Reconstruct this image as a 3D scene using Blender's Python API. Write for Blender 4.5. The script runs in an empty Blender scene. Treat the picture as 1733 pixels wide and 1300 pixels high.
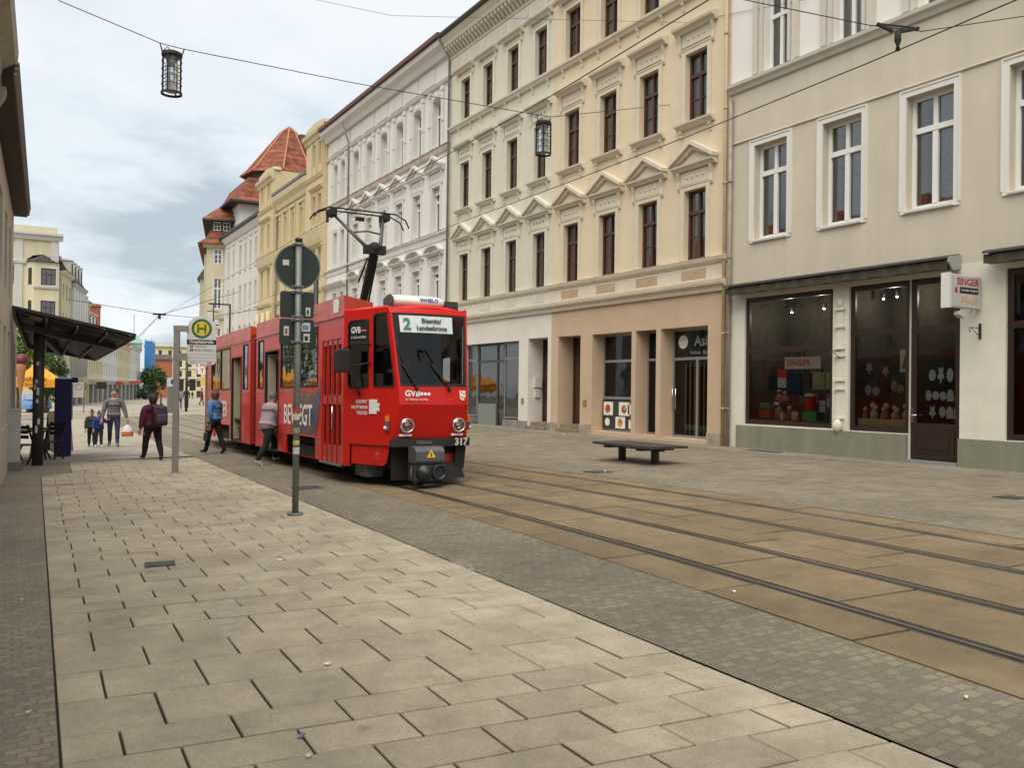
import bpy, bmesh, math, random
from mathutils import Vector, Matrix
random.seed(7)
PI = math.pi
S = bpy.context.scene
C = S.collection
R = math.radians

# ------------------------------------------------------------------ camera
CAM_H = 1.55
yaw, pitch, roll = R(30.568), R(0.334), R(0.7)
fwv = Vector((math.sin(yaw)*math.cos(pitch), math.cos(yaw)*math.cos(pitch), math.sin(pitch)))
rv = Vector((math.cos(yaw), -math.sin(yaw), 0))
uv = rv.cross(fwv)
right = rv*math.cos(roll) + uv*math.sin(roll)
up = uv*math.cos(roll) - rv*math.sin(roll)
cam = bpy.data.cameras.new('camera')
co = bpy.data.objects.new('camera', cam)
C.objects.link(co)
m = Matrix((right, up, -fwv)).transposed().to_4x4()
m.translation = (0, 0, CAM_H)
co.matrix_world = m
cam.sensor_width = 36
cam.lens = 1450/1733*36
cam.clip_start = 0.05
cam.clip_end = 3000
S.camera = co

# ------------------------------------------------------------------ light
SUN_EL, SUN_AZ = R(60), R(-138)      # azimuth measured from +Y towards +X
w = bpy.data.worlds.new('World')
S.world = w
w.use_nodes = True
nt = w.node_tree
nt.nodes.clear()
def N(t, ty, **kw):
    n = t.nodes.new(ty)
    for k, v in kw.items():
        if k.startswith('_'):
            setattr(n, k[1:], v)
        else:
            n.inputs[k.replace('__', ' ')].default_value = v
    return n
out = N(nt, 'ShaderNodeOutputWorld')
bg = N(nt, 'ShaderNodeBackground', Strength=0.10)
sky = N(nt, 'ShaderNodeTexSky', _sky_type='NISHITA', _sun_disc=False, _sun_elevation=SUN_EL, _sun_rotation=SUN_AZ)
tc = N(nt, 'ShaderNodeTexCoord')
sep = N(nt, 'ShaderNodeSeparateXYZ')
nt.links.new(tc.outputs['Generated'], sep.inputs[0])
# flatten the dome onto a cloud deck: direction divided by its height
mz = N(nt, 'ShaderNodeMath', _operation='MAXIMUM'); mz.inputs[1].default_value = 0.0
nt.links.new(sep.outputs['Z'], mz.inputs[0])
az = N(nt, 'ShaderNodeMath', _operation='ADD'); az.inputs[1].default_value = 0.22
nt.links.new(mz.outputs[0], az.inputs[0])
dv = N(nt, 'ShaderNodeVectorMath', _operation='DIVIDE')
cmb = N(nt, 'ShaderNodeCombineXYZ')
for i in range(3):
    nt.links.new(az.outputs[0], cmb.inputs[i])
nt.links.new(tc.outputs['Generated'], dv.inputs[0])
nt.links.new(cmb.outputs[0], dv.inputs[1])
n1 = N(nt, 'ShaderNodeTexNoise', Scale=2.1, Detail=9.0, Roughness=0.58, Distortion=0.3)
n2 = N(nt, 'ShaderNodeTexNoise', Scale=0.9, Detail=4.0, Roughness=0.5)
mp = N(nt, 'ShaderNodeMapping'); mp.inputs['Location'].default_value = (3.1, 0.4, 5.0)
nt.links.new(dv.outputs[0], mp.inputs[0])
nt.links.new(mp.outputs[0], n1.inputs['Vector'])
nt.links.new(mp.outputs[0], n2.inputs['Vector'])
mixn = N(nt, 'ShaderNodeMath', _operation='MULTIPLY_ADD'); mixn.inputs[1].default_value = 0.5
nt.links.new(n2.outputs[0], mixn.inputs[0])
sc1 = N(nt, 'ShaderNodeMath', _operation='MULTIPLY'); sc1.inputs[1].default_value = 0.5
nt.links.new(n1.outputs[0], sc1.inputs[0])
nt.links.new(sc1.outputs[0], mixn.inputs[2])
cr = N(nt, 'ShaderNodeValToRGB')
e = cr.color_ramp.elements
e[0].position = 0.41; e[0].color = (1.95, 2.22, 2.42, 1)
e[1].position = 0.60; e[1].color = (3.62, 3.74, 3.80, 1)
x = e.new(0.465); x.color = (2.68, 2.98, 3.18, 1)
x = e.new(0.515); x.color = (3.2, 3.45, 3.6, 1)
nt.links.new(mixn.outputs[0], cr.inputs[0])
mixc = N(nt, 'ShaderNodeMixRGB'); mixc.inputs[0].default_value = 0.93
nt.links.new(sky.outputs[0], mixc.inputs[1])
nt.links.new(cr.outputs[0], mixc.inputs[2])
nt.links.new(mixc.outputs[0], bg.inputs[0])
nt.links.new(bg.outputs[0], out.inputs[0])

sun = bpy.data.lights.new('sun', 'SUN')
sun.energy = 1.5
sun.angle = R(65)
sun.color = (1, 0.93, 0.81)
so = bpy.data.objects.new('sun', sun)
C.objects.link(so)
sd = Vector((math.sin(SUN_AZ)*math.cos(SUN_EL), math.cos(SUN_AZ)*math.cos(SUN_EL), math.sin(SUN_EL)))
so.rotation_euler = sd.to_track_quat('Z', 'Y').to_euler()
S.view_settings.view_transform = 'Standard'
S.view_settings.look = 'None'
S.view_settings.exposure = 1.38
S.view_settings.gamma = 1.0

# ------------------------------------------------------------------ terrain height and street line
def sst(t):
    t = max(0.0, min(1.0, t)); return t*t*(3-2*t)
def gz(X, Y):
    Yc = max(Y, -15)
    zl = .02*max(-6, min(9, X)) - .015*min(Yc, 28) - .0075*max(0, Yc-28)
    zr = .1 - .010*max(0, Yc-35)
    s = sst((X-9)/6)
    return zl*(1-s)+zr*s
def bend(Y):
    if Y < 45: return 0.0
    if Y < 100: return .00188*(Y-45)**2
    return 5.69+.2068*(Y-100)

# ------------------------------------------------------------------ materials
MATS = {}
def pbr(name, col, rough=0.8, metal=0.0, spec=0.5, var=0.0, scale=6.0, bump=0.0, bscale=40.0, stain=0.0, emit=None, coat=0.0, island=0.0, tint=None):
    if name in MATS: return MATS[name]
    mt = bpy.data.materials.new(name); mt.use_nodes = True
    t = mt.node_tree; b = t.nodes['Principled BSDF']
    b.inputs['Base Color'].default_value = (*col, 1)
    b.inputs['Roughness'].default_value = rough
    b.inputs['Metallic'].default_value = metal
    b.inputs['Specular IOR Level'].default_value = spec
    b.inputs['Coat Weight'].default_value = coat
    tc = N(t, 'ShaderNodeTexCoord')
    cur = None
    def mul(cur, fac_socket, lo, hi, colr=None):
        cr = N(t, 'ShaderNodeMapRange'); cr.inputs['To Min'].default_value = lo; cr.inputs['To Max'].default_value = hi
        cr.inputs['From Min'].default_value = 0.3; cr.inputs['From Max'].default_value = 0.7
        t.links.new(fac_socket, cr.inputs['Value'])
        mx = N(t, 'ShaderNodeMixRGB', _blend_type='MULTIPLY'); mx.inputs[0].default_value = 1
        if cur is None: mx.inputs[1].default_value = (*col, 1)
        else: t.links.new(cur, mx.inputs[1])
        if colr is None:
            t.links.new(cr.outputs[0], mx.inputs[2])
        else:
            m2 = N(t, 'ShaderNodeMixRGB'); m2.inputs[1].default_value = (*colr, 1); m2.inputs[2].default_value = (1, 1, 1, 1)
            t.links.new(cr.outputs[0], m2.inputs[0]); t.links.new(m2.outputs[0], mx.inputs[2])
        return mx.outputs[0]
    if var > 0:
        n = N(t, 'ShaderNodeTexNoise', Scale=scale, Detail=6.0, Roughness=0.62)
        t.links.new(tc.outputs['Object'], n.inputs['Vector'])
        cur = mul(cur, n.outputs[0], 1-var, 1+var*0.35)
    if stain > 0:
        mpn = N(t, 'ShaderNodeMapping'); mpn.inputs['Scale'].default_value = (1.6, 1.6, 0.16)
        t.links.new(tc.outputs['Object'], mpn.inputs[0])
        n = N(t, 'ShaderNodeTexNoise', Scale=1.3, Detail=7.0, Roughness=0.66)
        t.links.new(mpn.outputs[0], n.inputs['Vector'])
        cur = mul(cur, n.outputs[0], 1-stain, 1.0, tint)
    if island > 0:
        g = N(t, 'ShaderNodeNewGeometry')
        mr = N(t, 'ShaderNodeMapRange'); mr.inputs['To Min'].default_value = 1-island; mr.inputs['To Max'].default_value = 1+island*0.5
        t.links.new(g.outputs['Random Per Island'], mr.inputs['Value'])
        mx = N(t, 'ShaderNodeMixRGB', _blend_type='MULTIPLY'); mx.inputs[0].default_value = 1
        if cur is None: mx.inputs[1].default_value = (*col, 1)
        else: t.links.new(cur, mx.inputs[1])
        t.links.new(mr.outputs[0], mx.inputs[2]); cur = mx.outputs[0]
    if cur is not None: t.links.new(cur, b.inputs['Base Color'])
    if bump > 0:
        n = N(t, 'ShaderNodeTexNoise', Scale=bscale, Detail=5.0)
        t.links.new(tc.outputs['Object'], n.inputs['Vector'])
        bp = N(t, 'ShaderNodeBump', Strength=bump, Distance=0.01)
        t.links.new(n.outputs[0], bp.inputs['Height']); t.links.new(bp.outputs[0], b.inputs['Normal'])
    if emit:
        b.inputs['Emission Color'].default_value = (*emit[0], 1); b.inputs['Emission Strength'].default_value = emit[1]
    MATS[name] = mt
    return mt
def glass(name, tint=(0.8, 0.85, 0.85), refl=0.06, rough=0.02, wav=0.0, trans=0.85, ior=1.75):
    if name in MATS: return MATS[name]
    mt = bpy.data.materials.new(name); mt.use_nodes = True
    t = mt.node_tree; t.nodes.clear()
    o = N(t, 'ShaderNodeOutputMaterial'); tr = N(t, 'ShaderNodeBsdfTransparent'); gl = N(t, 'ShaderNodeBsdfGlossy', Roughness=rough)
    tr.inputs[0].default_value = (tint[0]*trans, tint[1]*trans, tint[2]*trans, 1)
    fr = N(t, 'ShaderNodeFresnel', IOR=ior)
    ad = N(t, 'ShaderNodeMath', _operation='ADD', _use_clamp=True); ad.inputs[1].default_value = refl
    mx = N(t, 'ShaderNodeMixShader')
    t.links.new(fr.outputs[0], ad.inputs[0]); t.links.new(ad.outputs[0], mx.inputs[0])
    t.links.new(tr.outputs[0], mx.inputs[1]); t.links.new(gl.outputs[0], mx.inputs[2]); t.links.new(mx.outputs[0], o.inputs[0])
    if wav > 0:
        tcn = N(t, 'ShaderNodeTexCoord'); n = N(t, 'ShaderNodeTexNoise', Scale=1.7, Detail=1.0)
        t.links.new(tcn.outputs['Object'], n.inputs['Vector'])
        bp = N(t, 'ShaderNodeBump', Strength=wav, Distance=0.05)
        t.links.new(n.outputs[0], bp.inputs['Height']); t.links.new(bp.outputs[0], gl.inputs['Normal']); 
    MATS[name] = mt
    return mt

# ------------------------------------------------------------------ mesh builder
class MB:
    def __init__(s): s.v = []; s.f = []; s.m = []; s.cur = 0; s.sm = False; s.smooth = []
    def add(s, vs, fs):
        o = len(s.v); s.v += [tuple(v) for v in vs]
        for f in fs:
            s.f.append([o+i for i in f]); s.m.append(s.cur); s.smooth.append(s.sm)
        return s
    def box(s, x0, x1, y0, y1, z0, z1, skip=''):
        if x0 > x1: x0, x1 = x1, x0
        if y0 > y1: y0, y1 = y1, y0
        if z0 > z1: z0, z1 = z1, z0
        v = [(x0, y0, z0), (x1, y0, z0), (x1, y1, z0), (x0, y1, z0), (x0, y0, z1), (x1, y0, z1), (x1, y1, z1), (x0, y1, z1)]
        return s.add(v, [(0, 3, 2, 1), (4, 5, 6, 7), (0, 1, 5, 4), (1, 2, 6, 5), (2, 3, 7, 6), (3, 0, 4, 7)])
    def cbox(s, c, d, mat=None):
        x, y, z = d[0]/2, d[1]/2, d[2]/2
        v = [(a*x, b*y, e*z) for e in (-1, 1) for a, b in ((-1, -1), (1, -1), (1, 1), (-1, 1))]
        if mat is not None: v = [tuple(mat @ Vector(p)) for p in v]
        v = [(p[0]+c[0], p[1]+c[1], p[2]+c[2]) for p in v]
        return s.add(v, [(0, 3, 2, 1), (4, 5, 6, 7), (0, 1, 5, 4), (1, 2, 6, 5), (2, 3, 7, 6), (3, 0, 4, 7)])
    def bar(s, a, b, w, h=None, up=(0, 0, 1)):
        a, b = Vector(a), Vector(b); d = (b-a)
        if h is None: h = w
        z = d.normalized(); u = Vector(up)
        if abs(z.dot(u)) > .98: u = Vector((0, 1, 0))
        x = u.cross(z).normalized(); y = z.cross(x)
        v = [a+x*i*w/2+y*j*h/2 for i, j in ((-1, -1), (1, -1), (1, 1), (-1, 1))] + [b+x*i*w/2+y*j*h/2 for i, j in ((-1, -1), (1, -1), (1, 1), (-1, 1))]
        return s.add(v, [(0, 3, 2, 1), (4, 5, 6, 7), (0, 1, 5, 4), (1, 2, 6, 5), (2, 3, 7, 6), (3, 0, 4, 7)])
    def tube(s, pts, r, n=8, cap=True):
        pts = [Vector(p) for p in pts]; rs = r if isinstance(r, (list, tuple)) else [r]*len(pts)
        vs = []; fs = []; prev = None
        for i, p in enumerate(pts):
            d = (pts[min(i+1, len(pts)-1)]-pts[max(i-1, 0)]).normalized()
            if prev is None:
                u = Vector((0, 0, 1)) if abs(d.z) < .9 else Vector((1, 0, 0))
                x = u.cross(d).normalized()
            else:
                x = (prev - d*prev.dot(d)).normalized()
            prev = x; y = d.cross(x)
            vs += [p+(x*math.cos(2*PI*k/n)+y*math.sin(2*PI*k/n))*rs[i] for k in range(n)]
        for i in range(len(pts)-1):
            fs += [(i*n+k, i*n+(k+1) % n, (i+1)*n+(k+1) % n, (i+1)*n+k) for k in range(n)]
        sm = s.sm; s.sm = True; s.add(vs, fs)
        s.sm = False
        if cap:
            o = len(s.v)-len(vs)
            s.f.append([o+k for k in range(n-1, -1, -1)]); s.m.append(s.cur); s.smooth.append(False)
            s.f.append([o+(len(pts)-1)*n+k for k in range(n)]); s.m.append(s.cur); s.smooth.append(False)
        s.sm = sm
        return s
    def lathe(s, prof, n=16, mat=None, cap=True):
        # prof: (radius, height) about local z, then matrix
        vs = []; fs = []
        for r_, h in prof:
            vs += [Vector((r_*math.cos(2*PI*k/n), r_*math.sin(2*PI*k/n), h)) for k in range(n)]
        if mat is not None: vs = [mat @ v for v in vs]
        for i in range(len(prof)-1):
            fs += [(i*n+k, i*n+(k+1) % n, (i+1)*n+(k+1) % n, (i+1)*n+k) for k in range(n)]
        if cap:
            fs.append([k for k in range(n-1, -1, -1)]); fs.append([(len(prof)-1)*n+k for k in range(n)])
        return s.add(vs, fs)
    def ball(s, c, r, n=12, k=8, mat=None):
        rr = r if isinstance(r, (list, tuple)) else (r, r, r)
        vs = []; fs = []
        for i in range(k+1):
            a = PI*i/k
            for j in range(n):
                p = Vector((rr[0]*math.sin(a)*math.cos(2*PI*j/n), rr[1]*math.sin(a)*math.sin(2*PI*j/n), rr[2]*math.cos(a)))
                if mat is not None: p = mat @ p
                vs.append((p.x+c[0], p.y+c[1], p.z+c[2]))
        for i in range(k):
            fs += [(i*n+j, (i+1)*n+j, (i+1)*n+(j+1) % n, i*n+(j+1) % n) for j in range(n)]
        sm = s.sm; s.sm = True; s.add(vs, fs); s.sm = sm
        return s
    def prism(s, prof, x0, x1):
        # prof: list of (y,z) extruded along x
        n = len(prof)
        v = [(x0, p[0], p[1]) for p in prof]+[(x1, p[0], p[1]) for p in prof]
        fs = [(k, (k+1) % n, n+(k+1) % n, n+k) for k in range(n)]
        fs += [list(range(n-1, -1, -1)), [n+k for k in range(n)]]
        return s.add(v, fs)
    def plate(s, pts, d):
        # pts: planar outline (3D), thickened by vector d
        n = len(pts); d = Vector(d); pts = [Vector(p) for p in pts]
        v = pts+[p+d for p in pts]
        return s.add(v, [list(range(n)), [2*n-1-k for k in range(n)]]+[(k, n+k, n+(k+1) % n, (k+1) % n) for k in range(n)])
    def wall(s, x0, x1, z0, z1, ops, y=0.0, depth=0.25, back=False):
        xs = sorted(set([x0, x1]+[o[i] for o in ops for i in (0, 1) if x0 < o[i] < x1]))
        zs = sorted(set([z0, z1]+[o[i] for o in ops for i in (2, 3) if z0 < o[i] < z1]))
        for i in range(len(xs)-1):
            for j in range(len(zs)-1):
                cx, cz = (xs[i]+xs[i+1])/2, (zs[j]+zs[j+1])/2
                if any(o[0] < cx < o[1] and o[2] < cz < o[3] for o in ops): continue
                s.add([(xs[i], y, zs[j]), (xs[i+1], y, zs[j]), (xs[i+1], y, zs[j+1]), (xs[i], y, zs[j+1])], [(0, 1, 2, 3)])
        for o in ops:
            a, b, c, d = o[:4]; dp = o[4] if len(o) > 4 else depth
            a = max(a, x0); b = min(b, x1); c = max(c, z0); d = min(d, z1)
            if b <= a or d <= c: continue
            s.add([(a, y, c), (a, y, d), (a, y+dp, d), (a, y+dp, c)], [(0, 1, 2, 3)])
            s.add([(b, y, c), (b, y+dp, c), (b, y+dp, d), (b, y, d)], [(0, 1, 2, 3)])
            s.add([(a, y, d), (b, y, d), (b, y+dp, d), (a, y+dp, d)], [(0, 1, 2, 3)])
            s.add([(a, y, c), (a, y+dp, c), (b, y+dp, c), (b, y, c)], [(0, 1, 2, 3)])
        return s
    def mesh(s, name, mats):
        me = bpy.data.meshes.new(name)
        me.from_pydata(s.v, [], s.f)
        if not isinstance(mats, (list, tuple)): mats = [mats]
        for m_ in mats: me.materials.append(m_)
        me.polygons.foreach_set('material_index', s.m)
        me.polygons.foreach_set('use_smooth', s.smooth)
        me.update()
        return me
    def obj(s, name, mats, parent=None, loc=None, rot=None, bevel=0):
        me = s.mesh(name, mats)
        o = bpy.data.objects.new(name, me); C.objects.link(o)
        if parent: o.parent = parent
        if loc: o.location = loc
        if rot: o.rotation_euler = rot
        if bevel:
            b = o.modifiers.new('bevel', 'BEVEL'); b.width = bevel; b.segments = 2; b.limit_method = 'ANGLE'
        return o
def link(name, me, parent=None, loc=(0, 0, 0), rot=None, scale=None):
    o = bpy.data.objects.new(name, me); C.objects.link(o)
    if parent: o.parent = parent
    o.location = loc
    if rot: o.rotation_euler = rot
    if scale: o.scale = scale
    return o
def tag(o, label=None, cat=None, group=None, kind=None):
    if label: o['label'] = label
    if cat: o['category'] = cat
    if group: o['group'] = group
    if kind: o['kind'] = kind
    return o
def thing(name, label, cat, loc=(0, 0, 0), rz=0.0, group=None):
    o = bpy.data.objects.new(name, None); C.objects.link(o)
    o.location = loc; o.rotation_euler = (0, 0, rz); o.empty_display_size = .3
    return tag(o, label, cat, group)
def copy_tree(o, parent=None):
    c = o.copy(); C.objects.link(c)
    if parent: c.parent = parent
    for ch in list(o.children): copy_tree(ch, c)
    return c
def text_mesh(body, size, depth=0.004, bold=0.0, align='CENTER', sx=1.0, spacing=1.0):
    cu = bpy.data.curves.new('text', 'FONT'); cu.body = body; cu.size = size; cu.extrude = depth; cu.offset = bold
    cu.align_x = align; cu.align_y = 'CENTER'; cu.space_character = spacing; cu.space_line = 0.95; cu.resolution_u = 2
    o = bpy.data.objects.new('text', cu); C.objects.link(o)
    dg = bpy.context.evaluated_depsgraph_get()
    me = bpy.data.meshes.new_from_object(o.evaluated_get(dg))
    bpy.data.objects.remove(o); bpy.data.curves.remove(cu)
    if sx != 1.0: me.transform(Matrix.Diagonal((sx, 1, 1, 1)))
    return me
def text(name, body, size, mat, parent, M, bold=0.0, sx=1.0, depth=0.0012, align='CENTER', spacing=1.0):
    me = text_mesh(body, size, depth, bold, align, sx, spacing); me.materials.clear(); me.materials.append(mat)
    o = bpy.data.objects.new(name, me); C.objects.link(o)
    if parent: o.parent = parent
    o.matrix_local = M
    return o
def TM(loc, xdir, updir):
    x = Vector(xdir).normalized(); y = Vector(updir); y = (y - x*y.dot(x)).normalized(); z = x.cross(y)
    m = Matrix((x, y, z)).transposed().to_4x4(); m.translation = loc
    return m

# ================================================================== GROUND
def groundmat(name, col, kind, scale=9.0, rough=0.85, dark=0.35, bump=0.6, var=0.18, offset=0.5, bw=0.6, rh=0.25):
    mt = bpy.data.materials.new(name); mt.use_nodes = True
    t = mt.node_tree; b = t.nodes['Principled BSDF']; b.inputs['Roughness'].default_value = rough
    tc = N(t, 'ShaderNodeTexCoord')
    big = N(t, 'ShaderNodeTexNoise', Scale=0.55, Detail=6.0, Roughness=0.6)
    fine = N(t, 'ShaderNodeTexNoise', Scale=60.0, Detail=4.0, Roughness=0.6)
    t.links.new(tc.outputs['Object'], big.inputs['Vector']); t.links.new(tc.outputs['Object'], fine.inputs['Vector'])
    if kind == 'cobble':
        dist = N(t, 'ShaderNodeTexNoise', Scale=7.0, Detail=4.0)
        t.links.new(tc.outputs['Object'], dist.inputs['Vector'])
        vm = N(t, 'ShaderNodeVectorMath', _operation='MULTIPLY_ADD'); vm.inputs[1].default_value = (.085, .085, 0)
        t.links.new(dist.outputs['Color'], vm.inputs[0]); t.links.new(tc.outputs['Object'], vm.inputs[2])
        br = N(t, 'ShaderNodeTexBrick', _offset=offset)
        br.inputs['Scale'].default_value = 1.0; br.inputs['Brick Width'].default_value = bw; br.inputs['Row Height'].default_value = rh
        br.inputs['Mortar Size'].default_value = 0.011; br.inputs['Mortar Smooth'].default_value = 0.6; br.inputs['Bias'].default_value = 0.0
        br.inputs['Color1'].default_value = (col[0]*1.22, col[1]*1.2, col[2]*1.16, 1); br.inputs['Color2'].default_value = (col[0]*.78, col[1]*.79, col[2]*.82, 1)
        br.inputs['Mortar'].default_value = (col[0]*dark, col[1]*dark, col[2]*dark, 1)
        t.links.new(vm.outputs[0], br.inputs['Vector'])
        src = br.outputs['Color']; h = br.outputs['Fac']; inv = True
    else:
        src = None
    def mr(sock, lo, hi):
        m_ = N(t, 'ShaderNodeMapRange'); m_.inputs['From Min'].default_value = .3; m_.inputs['From Max'].default_value = .7
        m_.inputs['To Min'].default_value = lo; m_.inputs['To Max'].default_value = hi
        t.links.new(sock, m_.inputs['Value']); return m_.outputs[0]
    def mul(a, b_):
        mx = N(t, 'ShaderNodeMixRGB', _blend_type='MULTIPLY'); mx.inputs[0].default_value = 1
        if a is None: mx.inputs[1].default_value = (*col, 1)
        else: t.links.new(a, mx.inputs[1])
        t.links.new(b_, mx.inputs[2]); return mx.outputs[0]
    if kind in ('slab', 'panel'):
        g = N(t, 'ShaderNodeNewGeometry')
        m_ = N(t, 'ShaderNodeMapRange'); m_.inputs['To Min'].default_value = .88; m_.inputs['To Max'].default_value = 1.07
        t.links.new(g.outputs['Random Per Island'], m_.inputs['Value']); src = mul(src, m_.outputs[0])
        # moss and dirt blotches with their own shape
        bl = N(t, 'ShaderNodeTexNoise', Scale=2.3, Detail=9.0, Roughness=0.7); t.links.new(tc.outputs['Object'], bl.inputs['Vector'])
        src = mul(src, mr(bl.outputs[0], .66, 1.12))
        sp = N(t, 'ShaderNodeTexVoronoi', Scale=2.1); t.links.new(tc.outputs['Object'], sp.inputs['Vector'])
        m2 = N(t, 'ShaderNodeMapRange'); m2.inputs['From Min'].default_value = .03; m2.inputs['From Max'].default_value = .09
        m2.inputs['To Min'].default_value = .78; m2.inputs['To Max'].default_value = 1.0
        t.links.new(sp.outputs['Distance'], m2.inputs['Value']); src = mul(src, m2.outputs[0])
    src = mul(src, mr(big.outputs[0], 1-var, 1+var*.5))
    src = mul(src, mr(fine.outputs[0], .84, 1.12))
    t.links.new(src, b.inputs['Base Color'])
    bp = N(t, 'ShaderNodeBump', Strength=bump, Distance=0.012)
    if kind == 'cobble':
        sub = N(t, 'ShaderNodeMath', _operation='MULTIPLY_ADD'); sub.inputs[1].default_value = -1.0
        t.links.new(h, sub.inputs[0]); t.links.new(fine.outputs[0], sub.inputs[2]); t.links.new(sub.outputs[0], bp.inputs['Height'])
    else:
        t.links.new(fine.outputs[0], bp.inputs['Height']); bp.inputs['Distance'].default_value = 0.003
    t.links.new(bp.outputs[0], b.inputs['Normal'])
    return mt

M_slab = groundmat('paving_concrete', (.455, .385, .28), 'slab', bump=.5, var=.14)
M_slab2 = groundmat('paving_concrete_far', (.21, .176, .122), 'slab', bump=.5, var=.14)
M_panel = groundmat('track_concrete', (.21, .152, .084), 'panel', bump=.5, var=.24)
M_cob = groundmat('small_cobbles', (.20, .17, .122), 'cobble', bw=.10, rh=.082, dark=.80, bump=.5, var=.28)
M_cob2 = groundmat('small_cobbles_worn', (.25, .212, .158), 'cobble', bw=.095, rh=.07, dark=.78, bump=.4, var=.25)
M_far = groundmat('far_paving', (.335, .295, .235), 'cobble', bw=.5, rh=.4, dark=.86, bump=.15, var=.16)
M_dirt = pbr('joint_dirt', (.055, .047, .032), .95, var=.3, scale=8, bump=.3)
M_gnd = pbr('street_base', (.20, .185, .16), .95, var=.25, scale=1.2, bump=.3)

def fL(Y): return .12+.0262*Y
def fSC(Y): return 3.27+.037*min(Y, 24)+.0262*max(0, Y-24)+bend(Y)
def fCT(Y): return 5.08-.0052*max(0, 14-Y)**2+.0262*max(0, Y-14)+bend(Y)-.04
def fR1(Y): return 5.62-.0052*max(0, 14-max(Y, -6))**2+.0262*max(0, Y-14)+bend(Y)
def fTC(Y): return fR1(Y)+3.63
def fCS(Y): return 9.95+.04*min(Y, 15)+.0*Y+bend(Y)
def fD(Y): return 15.45+bend(Y)*1.0

def strip(name, a, b, Y0, Y1, step, nx, mat, dz=0.0, kind='structure'):
    mb = MB(); ys = []
    y = Y0
    while y < Y1-1e-6:
        ys.append(y); y += step*(1 if y < 40 else 4)
    ys.append(Y1)
    vs = []; fs = []
    for y in ys:
        A, B = a(y), b(y)
        for i in range(nx+1):
            X = A+(B-A)*i/nx
            vs.append((X, y, gz(X, y)+dz))
    n = nx+1
    for j in range(len(ys)-1):
        for i in range(nx):
            fs.append((j*n+i, j*n+i+1, (j+1)*n+i+1, (j+1)*n+i))
    mb.add(vs, fs)
    return tag(mb.obj(name, mat), kind=kind)

# one sheet out to the horizon, a few centimetres under the paving
mbg = MB(); gx = [-900, -300, -100, -40, -20, -10, -6, -3, 0, 3, 6, 8, 9, 10, 11, 12, 13, 14, 15, 17, 20, 30, 60, 120, 300, 900]
gy = [-600, -200, -60, -30, -15]+[-10+2*i for i in range(30)]+[60, 80, 100, 130, 160, 200, 260, 350, 500, 900]
vs = [(x, y, gz(x, y)-.035) for y in gy for x in gx]; n = len(gx)
mbg.add(vs, [(j*n+i, j*n+i+1, (j+1)*n+i+1, (j+1)*n+i) for j in range(len(gy)-1) for i in range(n-1)])
tag(mbg.obj('ground', M_gnd), kind='structure')
# dark bed that shows in the open joints
strip('joint_bed', lambda Y: fL(Y)-.01, lambda Y: fD(Y)-.02, -3, 34, .5, 40, M_dirt, -.016)

def slabs(name, a, b, edges, skew, L, gapx, gapy, mat, off0=.5, jit=.0025):
    mb = MB()
    for k in range(len(edges)-1):
        e0, e1 = edges[k], edges[k+1]
        ym = (e0+e1)/2
        A, B = a(ym), b(ym)
        off = (L*off0*(k % 2)) + random.uniform(-.03, .03)
        xs = [A]
        x = A+ (.22 if k % 2 else .46) + random.uniform(-.02, .02)
        while x < B-.12:
            xs.append(x); x += L+random.uniform(-.012, .012)
        xs.append(B)
        for i in range(len(xs)-1):
            x0, x1 = xs[i]+(gapx/2 if i else 0), xs[i+1]-(gapx/2 if i < len(xs)-2 else 0)
            dz = random.uniform(-jit, jit); tl = random.uniform(-jit, jit)*.6
            g2 = gapy/2
            def pt(x, e, s):
                y = e - skew*x
                xx = x + (0.03*(y-ym+skew*x))
                if i == 0 and x == x0: xx = a(y)
                if i == len(xs)-2 and x == x1: xx = b(y)
                return xx, y
            q = [pt(x0, e0+g2, 0), pt(x1, e0+g2, 0), pt(x1, e1-g2, 0), pt(x0, e1-g2, 0)]
            c = [Vector((p[0], p[1], gz(p[0], p[1])+dz+(tl if j in (0, 3) else -tl))) for j, p in enumerate(q)]
            mid = sum(c, Vector())/4
            ins = [v+(mid-v).normalized()*.005 for v in c]
            low = [v-Vector((0, 0, .004)) for v in c]
            bot = [v-Vector((0, 0, .03)) for v in c]
            vv = ins+low+bot
            fs = [(0, 1, 2, 3)]
            for r_ in (0, 4):
                fs += [(r_+j, r_+4+j, r_+4+(j+1) % 4, r_+(j+1) % 4) for j in range(4)]
            mb.add(vv, fs)
    return tag(mb.obj(name, mat), kind='structure')
edges = [-1.2, -.7, -.2, .3, .8, 1.3, 1.6, 2.1, 2.4, 2.9, 3.2, 3.46, 3.78, 4.10, 4.41, 4.92, 5.43, 5.85, 6.35, 6.63, 6.93, 7.2, 7.5, 7.85]
while edges[-1] < 23: edges.append(edges[-1]+random.choice([.26, .31, .42, .5]))
def fL2(Y): return fL(Y) if Y < 19.4 else 1.18+.04*(Y-19.4)
slabs('slab_pavement', fL2, lambda Y: fSC(Y)-.015, edges, .155, .487, .012, .0135, M_slab)
e2 = [0.5]
while e2[-1] < 36: e2.append(e2[-1]+random.choice([.26, .31, .42, .5]))
slabs('slab_pavement_far_side', lambda Y: fCS(Y)+.012, fD, e2, .05, .487, .009, .009, M_slab2)

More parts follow.
